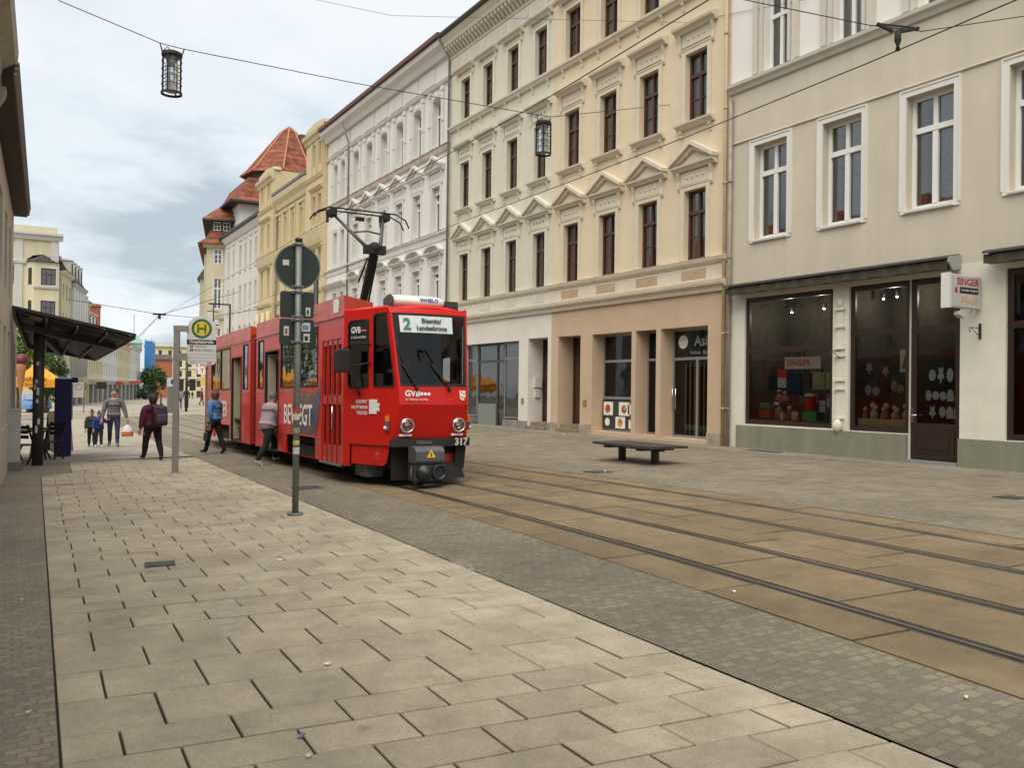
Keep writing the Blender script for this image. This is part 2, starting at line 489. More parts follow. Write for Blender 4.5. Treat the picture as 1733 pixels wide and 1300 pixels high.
# small stone strips
strip('cobble_strip', fSC, lambda Y: fCT(Y)-.01, -3, 60, .5, 4, M_cob)
strip('cobble_strip_far_side', lambda Y: fTC(Y)+.01, fCS, -3, 60, .5, 4, M_cob)
strip('cobble_edge', lambda Y: -.75+.035*Y-.6, lambda Y: fL2(Y)-.012, -4, 19.4, .5, 3, M_cob2)
strip('cobble_court', lambda Y: -30, lambda Y: fL2(Y)-.012, 19.4, 23.0, .4, 12, M_cob2)
strip('wall_strip', lambda Y: fD(Y)+.01, lambda Y: 16.7+bend(Y), -4, 60, .5, 3, M_cob2)
strip('far_pavement', lambda Y: -30, lambda Y: fSC(Y)-.01, 23.0, 240, 1.0, 16, M_far)
strip('far_road', lambda Y: fSC(Y)+.0, lambda Y: fCS(Y), 60, 240, 1.0, 6, M_far)
strip('far_pavement_right', fCS, lambda Y: 30+bend(Y), 60, 240, 1.0, 8, M_far)
strip('pavement_far_side_beyond', lambda Y: fCS(Y)+.01, fD, 36, 60, 1.0, 6, M_far)

# concrete track panels
def panels():
    mb = MB(); 
    cols = [(lambda Y: fCT(Y)+.01, lambda Y: fR1(Y)-.075, .0), (lambda Y: fR1(Y)+.085, lambda Y: fR1(Y)+.97-.085, .75), (lambda Y: fR1(Y)+.97+.075, lambda Y: fR1(Y)+1.545, .0),
            (lambda Y: fR1(Y)+1.565, lambda Y: fR1(Y)+2.15-.075, .35), (lambda Y: fR1(Y)+2.15+.085, lambda Y: fR1(Y)+3.13-.085, .95), (lambda Y: fR1(Y)+3.13+.075, lambda Y: fTC(Y)-.01, .1)]
    for a, b, off in cols:
        y = -4+off
        while y < 27:
            y1 = y+1.47
            dz = random.uniform(-.003, .002)
            n = 4; top = []
            g = .014
            for e in [y+g+(1.47-2*g)*k/n for k in range(n+1)]:
                for f_ in (a, b):
                    X = f_(e); yy = e-.09*(X-5.5); X = f_(yy)
                    top.append(Vector((X, yy, gz(X, yy)+dz)))
            low = [v-Vector((0, 0, .03)) for v in top]
            vs = top+low; o = len(top); fs = []
            for k in range(n):
                fs.append((2*k, 2*k+1, 2*k+3, 2*k+2))
                fs.append((2*k, 2*k+2, o+2*k+2, o+2*k)); fs.append((2*k+1, o+2*k+1, o+2*k+3, 2*k+3))
            fs += [(0, o, o+1, 1), (2*n, 2*n+1, o+2*n+1, o+2*n)]
            mb.add(vs, fs); y = y1
    return tag(mb.obj('track_bed', M_panel), kind='structure')
panels()
strip('track_bed_base', fCT, fTC, -4, 28.3, .5, 8, M_dirt, -.024)
strip('far_track_bed', fCT, fTC, 28.3, 60, .5, 8, M_cob2, -.004)
M_steel = pbr('rail_steel', (.30, .27, .24), .38, 1.0, var=.25, scale=5)
M_bit = pbr('rail_bitumen', (.045, .038, .033), .75, var=.35, scale=14, bump=.3)
M_shiny = pbr('polished_rail', (.62, .60, .57), .28, 1.0, var=.15, scale=5)
def rail(off, label):
    def run(mb, x0, x1, dz, Y0=-4, Y1=110):
        vs = []; fs = []; ys = []
        y = Y0
        while y < Y1: ys.append(y); y += .7 if y < 30 else 3
        for y in ys:
            c = fR1(y)+off
            for xx in (x0, x1): vs.append((c+xx, y, gz(c, y)+dz))
        mb.add(vs, [(2*k, 2*k+1, 2*k+3, 2*k+2) for k in range(len(ys)-1)])
    mb = MB()
    run(mb, -.025, .03, .003); mb.cur = 1
    run(mb, -.08, -.027, -.003); run(mb, .032, .062, -.021); run(mb, .064, .095, -.004)
    return tag(mb.obj('tram_rail', [M_shiny if off > 3 else M_steel, M_bit]), label, 'rail', 'tram rails set in the street')
rail(0, 'grooved steel rail nearest the slab pavement, running under the left wheels of the red tram')
rail(.97, 'grooved steel rail running under the right wheels of the red tram')
rail(2.15, 'grooved steel rail of the empty track, the one nearer the red tram')
rail(3.13, 'shiny grooved steel rail of the empty track, farthest across toward the shops')
# pale marking across the crossing
mbw = MB(); 
for k in range(20):
    x0, x1 = -2+k, -1+k
    mbw.add([(x0, 70+.0*x0, gz(x0, 70)+.012), (x1, 70, gz(x1, 70)+.012), (x1, 70.9, gz(x1, 70.9)+.012), (x0, 70.9, gz(x0, 70.9)+.012)], [(0, 1, 2, 3)])
tag(mbw.obj('road_marking', pbr('marking_white', (.62, .6, .55), .9, var=.2)), kind='structure')

# worn marks on the paving: thin translucent films with their own shape
def film(name, col, alpha, scale, pts, wid, dz=.0065):
    mt = bpy.data.materials.new(name+'_stain'); mt.use_nodes = True; t = mt.node_tree
    b = t.nodes['Principled BSDF']; b.inputs['Base Color'].default_value = (*col, 1); b.inputs['Roughness'].default_value = .9
    tc = N(t, 'ShaderNodeTexCoord'); n = N(t, 'ShaderNodeTexNoise', Scale=scale, Detail=6.0, Roughness=.7)
    t.links.new(tc.outputs['Object'], n.inputs['Vector'])
    mr_ = N(t, 'ShaderNodeMapRange'); mr_.inputs['From Min'].default_value = .36; mr_.inputs['From Max'].default_value = .72
    mr_.inputs['To Min'].default_value = 0; mr_.inputs['To Max'].default_value = alpha
    t.links.new(n.outputs[0], mr_.inputs['Value'])
    # fade towards the strip's edges with a stored coordinate
    at_ = N(t, 'ShaderNodeAttribute', _attribute_name='edge')
    mm = N(t, 'ShaderNodeMath', _operation='MULTIPLY'); t.links.new(mr_.outputs[0], mm.inputs[0]); t.links.new(at_.outputs['Fac'], mm.inputs[1])
    t.links.new(mm.outputs[0], b.inputs['Alpha'])
    vs = []; ed = []; prof = [(-.5, 0), (-.25, 1), (.25, 1), (.5, 0)]
    for i, p in enumerate(pts):
        a, c = Vector(pts[max(i-1, 0)]), Vector(pts[min(i+1, len(pts)-1)])
        d = (c-a).normalized(); nrm = Vector((-d.y, d.x)); e_ = 0.0 if i in (0, len(pts)-1) else 1.0
        for s_, q in prof:
            P = Vector(p)+nrm*s_*wid; vs.append((P.x, P.y, gz(P.x, P.y)+dz)); ed.append(q*e_)
    fs = [(4*i+k, 4*i+k+1, 4*i+k+5, 4*i+k+4) for i in range(len(pts)-1) for k in range(3)]
    mb = MB(); mb.add(vs, fs); o = mb.obj(name, mt)
    at2 = o.data.attributes.new('edge', 'FLOAT', 'POINT'); at2.data.foreach_set('value', ed)
    return tag(o, kind='structure')

# ================================================================== BUILDINGS, RIGHT SIDE
FX = 16.5
M_glass = glass('window_glass', refl=.10, wav=.10)
M_shop = glass('shop_glass', refl=.0, wav=.08, trans=1.0, ior=1.5)
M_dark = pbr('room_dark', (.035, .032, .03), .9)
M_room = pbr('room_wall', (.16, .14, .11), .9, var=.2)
M_brown = pbr('brown_window_paint', (.085, .032, .018), .5, var=.2, scale=9)
M_white = pbr('white_window_paint', (.76, .75, .71), .5, var=.08)
M_curt = pbr('net_curtain', (.55, .53, .47), .9, var=.35, scale=14)
M_curt2 = pbr('ochre_curtain', (.36, .30, .10), .9, var=.3, scale=14)
M_zinc = pbr('weathered_zinc', (.20, .20, .195), .55, .3, var=.25, scale=3)
M_gut = pbr('dark_gutter', (.055, .045, .04), .6, var=.2)
M_tile = pbr('red_roof_tiles', (.33, .085, .035), .85, var=.35, scale=4)
M_slate = pbr('dark_roof_slate', (.07, .06, .058), .8, var=.35, scale=3)

def curtain_mesh(w, h, mat, n=18):
    mb = MB(); mb.sm = True
    vs = []
    for i in range(n+1):
        x = w*i/n; y = .02*math.sin(i*1.9)+.012*math.sin(i*.7)
        vs += [(x, y, 0), (x, y, h)]
    mb.add(vs, [(2*i, 2*i+2, 2*i+3, 2*i+1) for i in range(n)])
    return mb.mesh('curtain', mat)
MESHC = {}
def mesh_cached(key, fn):
    if key not in MESHC: MESHC[key] = fn()
    return MESHC[key]
def casement(w, h, mat, trans=.68, bw=.065, muntin=True, y=.0, low=True):
    def f():
        mb = MB(); t = .07
        mb.box(0, bw, y, y+t, 0, h); mb.box(w-bw, w, y, y+t, 0, h)
        mb.box(bw, w-bw, y, y+t, 0, bw*1.2); mb.box(bw, w-bw, y, y+t, h-bw, h)
        zt = h*trans
        mb.box(bw, w-bw, y-.025, y+t-.004, zt-bw*.7, zt+bw*.7)          # transom
        mb.box(w/2-bw*.72, w/2+bw*.72, y-.014, y+t-.008, bw*1.2, zt-bw*.7)
        mb.box(w/2-bw*.55, w/2+bw*.55, y-.010, y+t-.008, zt+bw*.7, h-bw)
        if low:
            for a, b in ((bw, w/2-bw*.72), (w/2+bw*.72, w-bw)):
                mb.box(a, b, y+.012, y+.05, h*.33, h*.33+.028)
        return mb.mesh('window', mat)
    return mesh_cached(('case', round(w, 2), round(h, 2), mat.name, trans, bw, low), f)
def pane_mesh(w, h, mat):
    def f():
        mb = MB(); mb.add([(.03, 0, .03), (w-.03, 0, .03), (w-.03, 0, h-.03), (.03, 0, h-.03)], [(0, 1, 2, 3)]); return mb.mesh('pane', mat)
    return mesh_cached(('pane', round(w, 2), round(h, 2), mat.name), f)
def surround_mesh(w, h, mat, band=.15, pr=.04, sides=True, name='surround', bottom=False):
    def f():
        mb = MB()
        mb.box(-band, -.001, -pr, .0, 0, h+band); mb.box(w+.001, w+band, -pr, .0, 0, h+band); mb.box(-.001, w+.001, -pr, 0, h+.001, h+band)
        mb.box(-band-.02, -band+.012, -pr-.018, 0, 0, h+band+.02); mb.box(w+band-.012, w+band+.02, -pr-.018, 0, 0, h+band+.02); mb.box(-band+.012, w+band-.012, -pr-.018, 0, h+band-.012, h+band+.02)
        if bottom: mb.box(-band, w+band, -pr, 0, -band*.6, -.001)
        return mb.mesh(name, mat)
    return mesh_cached(('surr', round(w, 2), round(h, 2), mat.name, band, bottom), f)
def consoles(mb, x, z0, z1, d=.12, w=.09):
    # scrolled bracket: deep at the top, thin at the foot
    mb.prism([(0, z1), (-d, z1), (-d*.95, z1-.08), (-d*.45, z1-(z1-z0)*.45), (-d*.6, z0+.08), (-d*.3, z0), (0, z0)], x-w/2, x+w/2)
def hood_flat(w, mat, mdot, top=.80, dots=True):
    def f():
        mb = MB(); b = .34
        z0 = .18; zt = top
        if dots: mb.box(-.16, w+.16, -.035, 0, z0+.05, zt-.12)
        for x in (-.22, w+.22): consoles(mb, x, z0-.12 if dots else zt-.4, zt-.10)
        mb.prism([(0, zt-.12), (-.10, zt-.12), (-.14, zt-.05), (-.25, zt-.01), (-.27, zt+.06), (-.24, zt+.08), (0, zt+.14)], -b-.04, w+b+.04)
        if dots:
            mb.cur = 1
            for k in range(4):
                mb.ball((w*(k+.5)/4, -.035, (z0+zt-.07)/2), (.055, .035, .055), 8, 6)
        return mb.mesh('hood', [mat, mdot])
    return mesh_cached(('hoodf', round(w, 2), mat.name, top, dots), f)
def hood_ped(w, mat, mdot, top=.66, rise=.50, arch=False):
    def f():
        mb = MB(); b = .42; z0 = .18; zt = top
        mb.box(-.16, w+.16, -.035, 0, z0, zt-.12)
        for x in (-.22, w+.22): consoles(mb, x, z0-.14, zt-.08)
        mb.prism([(0, zt-.10), (-.10, zt-.10), (-.14, zt-.04), (-.22, zt), (-.23, zt+.05), (0, zt+.07)], -b, w+b)
        x0, x1, xm = -b-.03, w+b+.03, w/2
        if not arch:
            L = math.hypot(xm-x0, rise)
            for sgn in (-1, 1):
                xa = x0 if sgn < 0 else x1
                # raking cornice
                a = (xa, zt+.06); c = (xm, zt+.06+rise)
                dx, dz = (c[0]-a[0])/L, (c[1]-a[1])/L; nx, nz = -dz*(1 if sgn < 0 else -1), dx*(1 if sgn < 0 else -1)
                th = .11
                pts = [(a[0], 0, a[1]), (c[0], 0, c[1]), (c[0], 0, c[1]+th*1.15), (a[0]+nx*th*.2, 0, a[1]+th*.9)]
                mb.plate(pts, (0, -.27, 0))
                pts = [(a[0]+.10*sgn*-1, 0, a[1]), (c[0], 0, c[1]-.13), (c[0], 0, c[1]-.003), (a[0]+.012*-sgn, 0, a[1]-.003+.0)]
                mb.plate(pts, (0, -.17, 0))
            mb.plate([(x0+.18, 0, zt+.07), (x1-.18, 0, zt+.07), (xm, 0, zt+rise-.09)], (0, -.06, 0))
        else:
            n = 12; R_ = ((x1-x0)/2)
            for k in range(n):
                a0, a1 = PI*k/n, PI*(k+1)/n
                P = lambda a, s_, zz: (xm-math.cos(a)*R_*s_, 0, zt+.05+math.sin(a)*rise*s_+zz)
                q = [P(a0, 1, 0), P(a1, 1, 0), P(a1, .84, 0), P(a0, .84, 0)]
                mb.plate([q[0], q[3], q[2], q[1]], (0, -.26, 0))
                q = [P(a0, .83, 0), P(a1, .83, 0), P(a1, .70, 0), P(a0, .70, 0)]
                mb.plate([q[0], q[3], q[2], q[1]], (0, -.14, 0))
        mb.cur = 1
        if not arch:
            for k in range(4): mb.ball((w*(k+.5)/4, -.035, (z0+zt-.10)/2), (.05, .035, .05), 8, 6)
        else:
            for k in range(5): mb.ball((w*(k+.5)/5, -.035, (z0+zt-.10)/2), (.07, .04, .11), 8, 6)
        return mb.mesh('hood', [mat, mdot])
    return mesh_cached(('hoodp', round(w, 2), mat.name, top, rise, arch), f)
def sill_mesh(w, mat, br=True):
    def f():
        mb = MB()
        mb.prism([(0, -.17), (-.08, -.17), (-.12, -.10), (-.20, -.07), (-.21, -.02), (0, .0)], -.30, w+.30)
        if br:
            for x in (-.14, w+.14): consoles(mb, x, -.42, -.17, .11, .08)
        return mb.mesh('sill', mat)
    return mesh_cached(('sill', round(w, 2), mat.name, br), f)
def frame_at(parent, x0, x1, z0, z1, y, mat, low=True, trans=.68, curt=None, bw=.065, dark=True, room=None):
    w, h = x1-x0, z1-z0
    o = link('window', casement(w, h, mat, trans, bw, low=low), parent, (x0, y, z0))
    link('pane', pane_mesh(w, h, M_glass), o, (0, .045, 0))
    back = MB()
    if curt:
        for cm, a, b in curt:
            link('curtain', curtain_mesh((b-a)*w, h*.97, cm), o, (a*w, .13, .01))
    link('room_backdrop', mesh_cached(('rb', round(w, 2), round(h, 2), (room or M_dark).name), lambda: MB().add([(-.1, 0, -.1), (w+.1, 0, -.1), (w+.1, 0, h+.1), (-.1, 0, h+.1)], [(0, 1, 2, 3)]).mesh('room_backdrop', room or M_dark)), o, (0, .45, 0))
    return o
def building(name, label, Yfar, X=FX, rz=-PI/2, cat='building', group=None):
    return thing(name, label, cat, (X, Yfar, 0), rz, group)
def shell(parent, mat, W, zb, zt, D, ops, name='wall', depth=.24, side=True):
    mb = MB(); mb.wall(0, W, zb, zt, ops, 0, depth)
    if side:
        mb.add([(0, 0, zb), (0, D, zb), (0, D, zt), (0, 0, zt)], [(0, 3, 2, 1)])
        mb.add([(W, 0, zb), (W, D, zb), (W, D, zt), (W, 0, zt)], [(0, 1, 2, 3)])
        mb.add([(0, D, zb), (W, D, zb), (W, D, zt), (0, D, zt)], [(0, 3, 2, 1)])
        mb.add([(0, .02, zt), (W, .02, zt), (W, D, zt), (0, D, zt)], [(0, 1, 2, 3)])
    return mb.obj(name, mat, parent)
def moulding(parent, mat, prof, x0, x1, name='cornice'):
    mb = MB(); mb.prism(prof, x0, x1); return mb.obj(name, mat, parent)
def gable_roof(parent, mat, W, z, D, rise, over=.6, name='roof', x0=0):
    mb = MB()
    mb.prism([(-over, z), (-over, z+.12), (D/2, z+rise), (D+over, z+.12), (D+over, z)], x0, W)
    return mb.obj(name, mat, parent)
def downpipe(parent, mat, x, z0, z1, y=-.09, jog=None, r=.05):
    mb = MB(); pts = [(x, y, z0), (x, y, z1)]
    if jog: pts += [(x+jog[0], y+jog[1], z1+jog[2])]
    mb.tube(pts, r, 10)
    for k in range(int((z1-z0)/2)): mb.tube([(x, y, z0+1+2*k-.02), (x, y, z0+1+2*k+.02)], r*1.35, 10)
    return mb.obj('downpipe', mat, parent)

# ---------------------------------------------------------------- cream pair of town houses
def townhouse(name, label, Yfar, W, cwall, cbase, ctrim, wx, ww, dz=0.0, dots_dark=False, frontroof=True):
    b = building(name, label, Yfar)
    mw = pbr(name+'_stucco', cwall, .9, var=.07, scale=1.4, bump=.12, bscale=70, stain=.24, tint=(.76, .72, .66))
    mbse = pbr(name+'_base', cbase, .9, var=.10, scale=1.2, bump=.15, bscale=60, stain=.16, tint=(.72, .66, .6))
    mt_ = pbr(name+'_trim', ctrim, .85, var=.10, scale=3, stain=.22, tint=(.62, .58, .52))
    md = pbr(name+'_dots', (ctrim[0]*.5, ctrim[1]*.5, ctrim[2]*.5), .9) if dots_dark else mt_
    F1, F2, F3 = (5.24, 7.20), (9.12, 11.08), (12.90, 14.62)
    ops = [(x, x+ww, a, c) for x in wx for a, c in (F1, F2, F3)]
    shell(b, mw, W, 4.26, 16.6, 11, ops)
    for i, x in enumerate(wx):
        for fl, (a, c) in enumerate((F1, F2, F3)):
            if fl == 0:
                cu = [(M_curt2 if i == 1 and name == 'yellow_house' else M_curt, .04, .42), (M_curt, .58, .96)] if (i*3+len(name)) % 4 != 0 else None
            elif fl == 1: cu = [(M_curt, .05, .95)] if (i+len(name)) % 3 == 0 else [(M_curt, .05, .3), (M_curt, .7, .95)]
            else: cu = [(M_curt, .05, .35), (M_curt, .65, .95)] if i % 2 else None
            o = frame_at(b, x, x+ww, a, c, .14, M_brown, curt=cu)
            link('surround', surround_mesh(ww, c-a, mt_, .14), o, (0, -.14, 0))
            if fl == 0: link('hood', hood_ped(ww, mt_, md), o, (0, -.14, c-a))
            elif fl == 1:
                link('hood', hood_flat(ww, mt_, md, .72), o, (0, -.14, c-a)); link('sill', sill_mesh(ww, mt_), o, (0, -.14, 0))
            else:
                link('hood', hood_flat(ww, mt_, md, .42, False), o, (0, -.14, c-a))
    # belt courses
    moulding(b, mt_, [(0, 4.26), (-.10, 4.26), (-.13, 4.36), (-.22, 4.44), (-.24, 4.52), (0, 4.58)], -.0, W, 'belt_course')
    moulding(b, mt_, [(0, 5.02), (-.07, 5.02), (-.14, 5.10), (-.17, 5.20), (0, 5.235)], 0, W, 'belt_course')
    mb = MB()
    mb.box(0, W, -.05, 0, 4.585, 5.015)
    for i, x in enumerate(wx): mb.cur = 1; mb.box(x-.05, x+ww+.05, -.062, -.05, 4.68, 4.93); mb.cur = 0
    mpan = pbr(name+'_panel', (cbase[0]*.82, cbase[1]*.8, cbase[2]*.78), .9, var=.15)
    mb.obj('frieze', [mt_, mpan], b)
    mb = MB(); mb.prism([(0, 12.62), (-.10, 12.62), (-.14, 12.70), (-.19, 12.73), (-.20, 12.80), (0, 12.84)], 0, W)
    for i in range(len(wx)):
        for xx in (wx[i]-.12, wx[i]+ww+.12): consoles(mb, xx, 12.36, 12.62, .10, .09)
    mb.obj('belt_course', mt_, b)
    # crowning frieze, modillions and cornice
    mb = MB(); mb.prism([(0, 15.12), (-.06, 15.12), (-.10, 15.20), (0, 15.24)], 0, W)
    mb.box(0, W, -.05, 0, 15.245, 15.78)
    k = .25
    mb.cur = 1
    while k < W-.9:
        mb.box(k, k+.85, -.058, -.05, 15.34, 15.66); mb.box(k+1.0, k+1.4, -.066, -.05, 15.38, 15.62); k += 1.62
    mb.cur = 0
    mb.prism([(0, 15.785), (-.08, 15.785), (-.13, 15.86), (0, 15.90)], 0, W)
    x = .08
    while x < W-.1:
        mb.prism([(0, 16.28), (-.36, 16.28), (-.36, 16.16), (-.22, 16.10), (-.10, 15.96), (0, 15.895)], x, x+.13); x += .27
    mb.prism([(0, 16.285), (-.40, 16.285), (-.44, 16.42), (-.55, 16.52), (-.58, 16.64), (0, 16.66)], 0, W)
    mb.obj('cornice', [mt_, mpan], b)
    mb = MB(); mb.tube([(0, -.66, 16.72), (W, -.66, 16.72)], .085, 10); mb.obj('gutter', M_gut, b)
    gable_roof(b, M_slate, W, 16.67, 11, 4.2, .60)
    return b, mw, mbse, mt_

Y2 = 25.22
b2, m2w, m2b, m2t = townhouse('yellow_house', 'warm yellow four storey house with peach shop base and brown windows, beside the grey house', Y2, 8.55,
    (.69, .58, .40), (.55, .41, .28), (.66, .59, .46), [Y2-24.52, Y2-22.48, Y2-20.46, Y2-18.42], .87)
Y3 = 33.47
b3, m3w, m3b, m3t = townhouse('cream_house', 'pale cream four storey house with white shop base, between the yellow and the white house', Y3, 8.25,
    (.63, .60, .485), (.72, .68, .60), (.66, .62, .51), [Y3-32.42, Y3-30.48, Y3-28.50, Y3-26.52], .80, dots_dark=True)

# ground floor of the yellow house
def X2(Y): return Y2-Y
door_op = (X2(24.78), X2(23.44), -.3, 3.38, .72)
shA = (X2(22.78), X2(20.73), .22, 3.36, .48); shB = (X2(20.53), X2(19.58), .22, 3.36, .48); shC = (X2(19.37), X2(17.42), .20, 3.36, .48)
mb = MB(); mb.wall(0, 8.55, -.6, 4.26, [door_op, shA, shB, shC], -.02, .5)
mb.obj('shop_wall', m2b, b2)
mb = MB()                                       # lighter worn plinths of the piers
M_pl = pbr('worn_plinth', (.42, .36, .26), .95, var=.35, scale=5, bump=.3, stain=.3)
for x0, x1 in ((0.02, X2(24.80)), (X2(23.42), X2(22.80)), (X2(17.40), 8.5)): MB().box(x0, x1, -.07, -.019, -.6, .42).obj('plinth', M_pl, b2)
M_alu = pbr('grey_aluminium', (.32, .32, .31), .45, .5, var=.1)
def shopfront(parent, x0, x1, z0, z1, y, mat, bars, bw=.06, name='shop_window', glassm=None, back=True, backmat=None, backd=1.6):
    mb = MB(); t = .06
    mb.box(x0, x0+bw, y, y+t, z0, z1); mb.box(x1-bw, x1, y, y+t, z0, z1); mb.box(x0+bw, x1-bw, y, y+t, z0, z0+bw); mb.box(x0+bw, x1-bw, y, y+t, z1-bw, z1)
    for ax, p, a, c in bars:
        if ax == 'h': mb.box(a, c, y-.006, y+t-.008, p-bw*.6, p+bw*.6)
        else: mb.box(p-bw*.6, p+bw*.6, y-.004, y+t-.012, a, c)
    o = mb.obj(name, mat, parent)
    mp_ = MB(); mp_.add([(x0+.02, y+.03, z0+.02), (x1-.02, y+.03, z0+.02), (x1-.02, y+.03, z1-.02), (x0+.02, y+.03, z1-.02)], [(0, 1, 2, 3)])
    mp_.obj('pane', glassm or M_shop, o)
    if back:
        mr = MB(); e = .02
        a, c, d, f = x0-e, x1+e, z0-e, z1+e; ya, yb = y+t, y+backd
        mr.add([(a, ya, d), (c, ya, d), (c, yb, d), (a, yb, d), (a, ya, f), (c, ya, f), (c, yb, f), (a, yb, f)],
               [(0, 1, 2, 3), (4, 7, 6, 5), (3, 2, 6, 7), (0, 3, 7, 4), (1, 5, 6, 2)])
        mr.obj('room_backdrop', backmat or M_room, o)
    return o
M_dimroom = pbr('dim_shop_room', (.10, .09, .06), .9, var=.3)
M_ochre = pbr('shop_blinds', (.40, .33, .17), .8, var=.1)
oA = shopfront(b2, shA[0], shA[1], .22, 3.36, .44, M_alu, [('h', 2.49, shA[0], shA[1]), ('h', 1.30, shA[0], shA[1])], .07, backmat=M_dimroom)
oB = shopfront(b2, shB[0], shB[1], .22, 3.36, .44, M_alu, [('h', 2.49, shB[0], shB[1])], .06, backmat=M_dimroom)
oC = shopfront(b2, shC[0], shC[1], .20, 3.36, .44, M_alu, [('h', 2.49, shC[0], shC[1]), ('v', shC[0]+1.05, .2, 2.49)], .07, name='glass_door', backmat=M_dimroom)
mb = MB()
for k in range(9): mb.box(shC[0]+.35+.19*k, shC[0]+.40+.19*k, .62, .64, .3, 2.4)
mb.obj('vertical_blind', M_ochre, oC)
mb = MB()
for dx in (-.07, .07):
    xx = shC[0]+.14+dx
    mb.tube([(xx, .44, 1.02), (xx, .38, 1.02), (xx, .38, 1.62), (xx, .44, 1.62)], .014, 8)
mb.obj('handle', pbr('chrome', (.75, .75, .75), .2, 1.0), oC)
M_blk = pbr('poster_black', (.03, .035, .03), .5); M_wh = pbr('print_white', (.75, .74, .7), .6)
# flat round dishes on white tiles: the poster under the first shop window
mb = MB(); px0, px1 = shA[0]+.04, shA[1]-.03
mb.box(px0, px1, .40, .425, .30, 1.22)
def disc(mb, cx, cz, r, y, n=16, rx=None):
    mb.add([(cx+(rx or r)*math.cos(2*PI*k/n), y, cz+r*math.sin(2*PI*k/n)) for k in range(n)], [list(range(n))])
pw = px1-px0
def rnd_tile(mb, x0, x1, z0, z1, y):
    mb.box(x0, x1, y-.004, y, z0, z1)
cols = [M_blk, M_wh, pbr('food_orange', (.55, .16, .03), .6, var=.5, scale=30), pbr('food_red', (.38, .06, .03), .6, var=.5, scale=30), pbr('food_pale', (.62, .42, .12), .6, var=.5, scale=30)]
mb.cur = 1
for tx0, tx1, tz0, tz1 in ((.05, .40, .74, 1.17), (.62, 1.0, .74, 1.17), (.50, .85, .33, .70), (.98, 1.34, .34, .62), (.95, 1.30, .8, 1.1)):
    rnd_tile(mb, px0+pw*tx0/1.4, px0+pw*tx1/1.4, tz0, tz1, .398)
disc(mb, px0+pw*.14, .52, .13, .393)
for i, (a, z, r_) in enumerate(((.15, .95, .14), (.58, .95, .13), (.48, .52, .14), (.83, .48, .11), (.8, .95, .1))):
    mb.cur = 2+i % 3; disc(mb, px0+pw*a, z, r_, .388); mb.cur = 2+(i+1) % 3; disc(mb, px0+pw*a+.03, z+.03, r_*.5, .384)
mb.obj('poster', cols, b2)
# painted sign in the transom of the glass door
mb = MB(); mb.box(shC[0]+.10, shC[1]-.10, .475, .480, 2.56, 3.28); so_ = mb.obj('transom_sign', pbr('sign_darkgreen', (.02, .03, .022), .5), oC)
text('lettering', 'Asia', .42, pbr('dim_print', (.30, .31, .29), .6), so_, TM((shC[0]+1.25, .468, 2.98), (1, 0, 0), (0, 0, 1)), bold=.006)
text('lettering', 'Imbiss  Bistro', .17, MATS['dim_print'], so_, TM((shC[0]+1.2, .468, 2.66), (1, 0, 0), (0, 0, 1)))
mb = MB(); disc(mb, shC[0]+.42, 2.98, .2, .468, 20); mb.obj('emblem', M_wh, so_)
# entrance door and step of the yellow house
def old_door(parent, x0, x1, z0, z1, y, mat):
    mb = MB(); mb.box(x0, x1, y, y+.06, z0, z1)
    xm = (x0+x1)/2
    mb.box(x0, x1, y-.03, y, z0+2.25, z0+2.35); mb.box(xm-.03, xm+.03, y-.03, y, z0, z0+2.25)
    for a, c in ((x0+.10, xm-.10), (xm+.10, x1-.10)):
        for e_, g in ((.15, .85), (1.0, 2.1)):
            mb.box(a, c, y-.02, y, z0+e_, z0+g)
    mb.box(x0-.0, x0+.07, y-.05, y, z0, z1); mb.box(x1-.07, x1, y-.05, y, z0, z1)
    o = mb.obj('door', mat, parent)
    mh = MB(); mh.ball((xm+.08, y-.06, z0+1.05), .03); mh.obj('handle', pbr('brass', (.5, .36, .12), .35, 1.0), o)
    return o
M_door = pbr('old_brown_door', (.06, .028, .016), .55, var=.3)
old_door(b2, door_op[0]+.01, door_op[1]-.01, .36, 3.37, .66, M_door)
M_step = pbr('stone_step', (.24, .19, .13), .95, var=.3, scale=5, bump=.3)
mb = MB(); mb.box(door_op[0]+.01, door_op[1]-.01, .10, .655, -.3, .355); mb.box(door_op[0]+.01, door_op[1]-.01, -.12, .099, -.3, .21); mb.obj('doorstep', M_step, b2)
M_brass = pbr('brass_plate', (.45, .33, .12), .4, .8)
mb = MB(); mb.box(X2(23.25), X2(23.05), -.035, -.019, 1.0, 1.22); mb.obj('bell_plate', M_brass, b2)
downpipe(b2, pbr('cream_pipe', (.50, .36, .20), .6, var=.2), 8.47, .1, 16.5, -.10)
downpipe(b3, M_zinc, .06, -.3, 15.9, -.12, (-.02, -.5, .7))

# ground floor of the cream house
def X3(Y): return Y3-Y
w3 = (X3(31.9), X3(27.42), -.1, 3.36, .22); d3 = (X3(26.76), X3(25.44), -.3, 3.40, .72)
mb = MB(); mb.wall(0, 8.25, -.6, 4.26, [w3, d3, (X3(33.2), X3(32.2), .4, 3.36)], -.02, .4); mb.obj('shop_wall', m3b, b3)
mb = MB()
for x0, x1 in ((X3(27.40), X3(26.78)), (X3(25.42), 8.24), (X3(28.8), X3(27.44))): MB().box(x0, x1, -.06 if x0 != X3(28.8) else .08, -.019 if x0 != X3(28.8) else .14, -.6, .38).obj('plinth', pbr('grey_plinth', (.30, .28, .24), .95, var=.3, stain=.3), b3)
M_fr = pbr('grey_green_frame', (.20, .22, .20), .5, var=.15)
M_gdark = glass('dark_shop_glass', tint=(.35, .45, .42), refl=.06, wav=.08)
shopfront(b3, X3(28.80), X3(27.44), .42, 3.34, .16, M_fr, [('h', 2.72, X3(28.8), X3(27.44))], .06, glassm=M_gdark, backmat=M_dark)
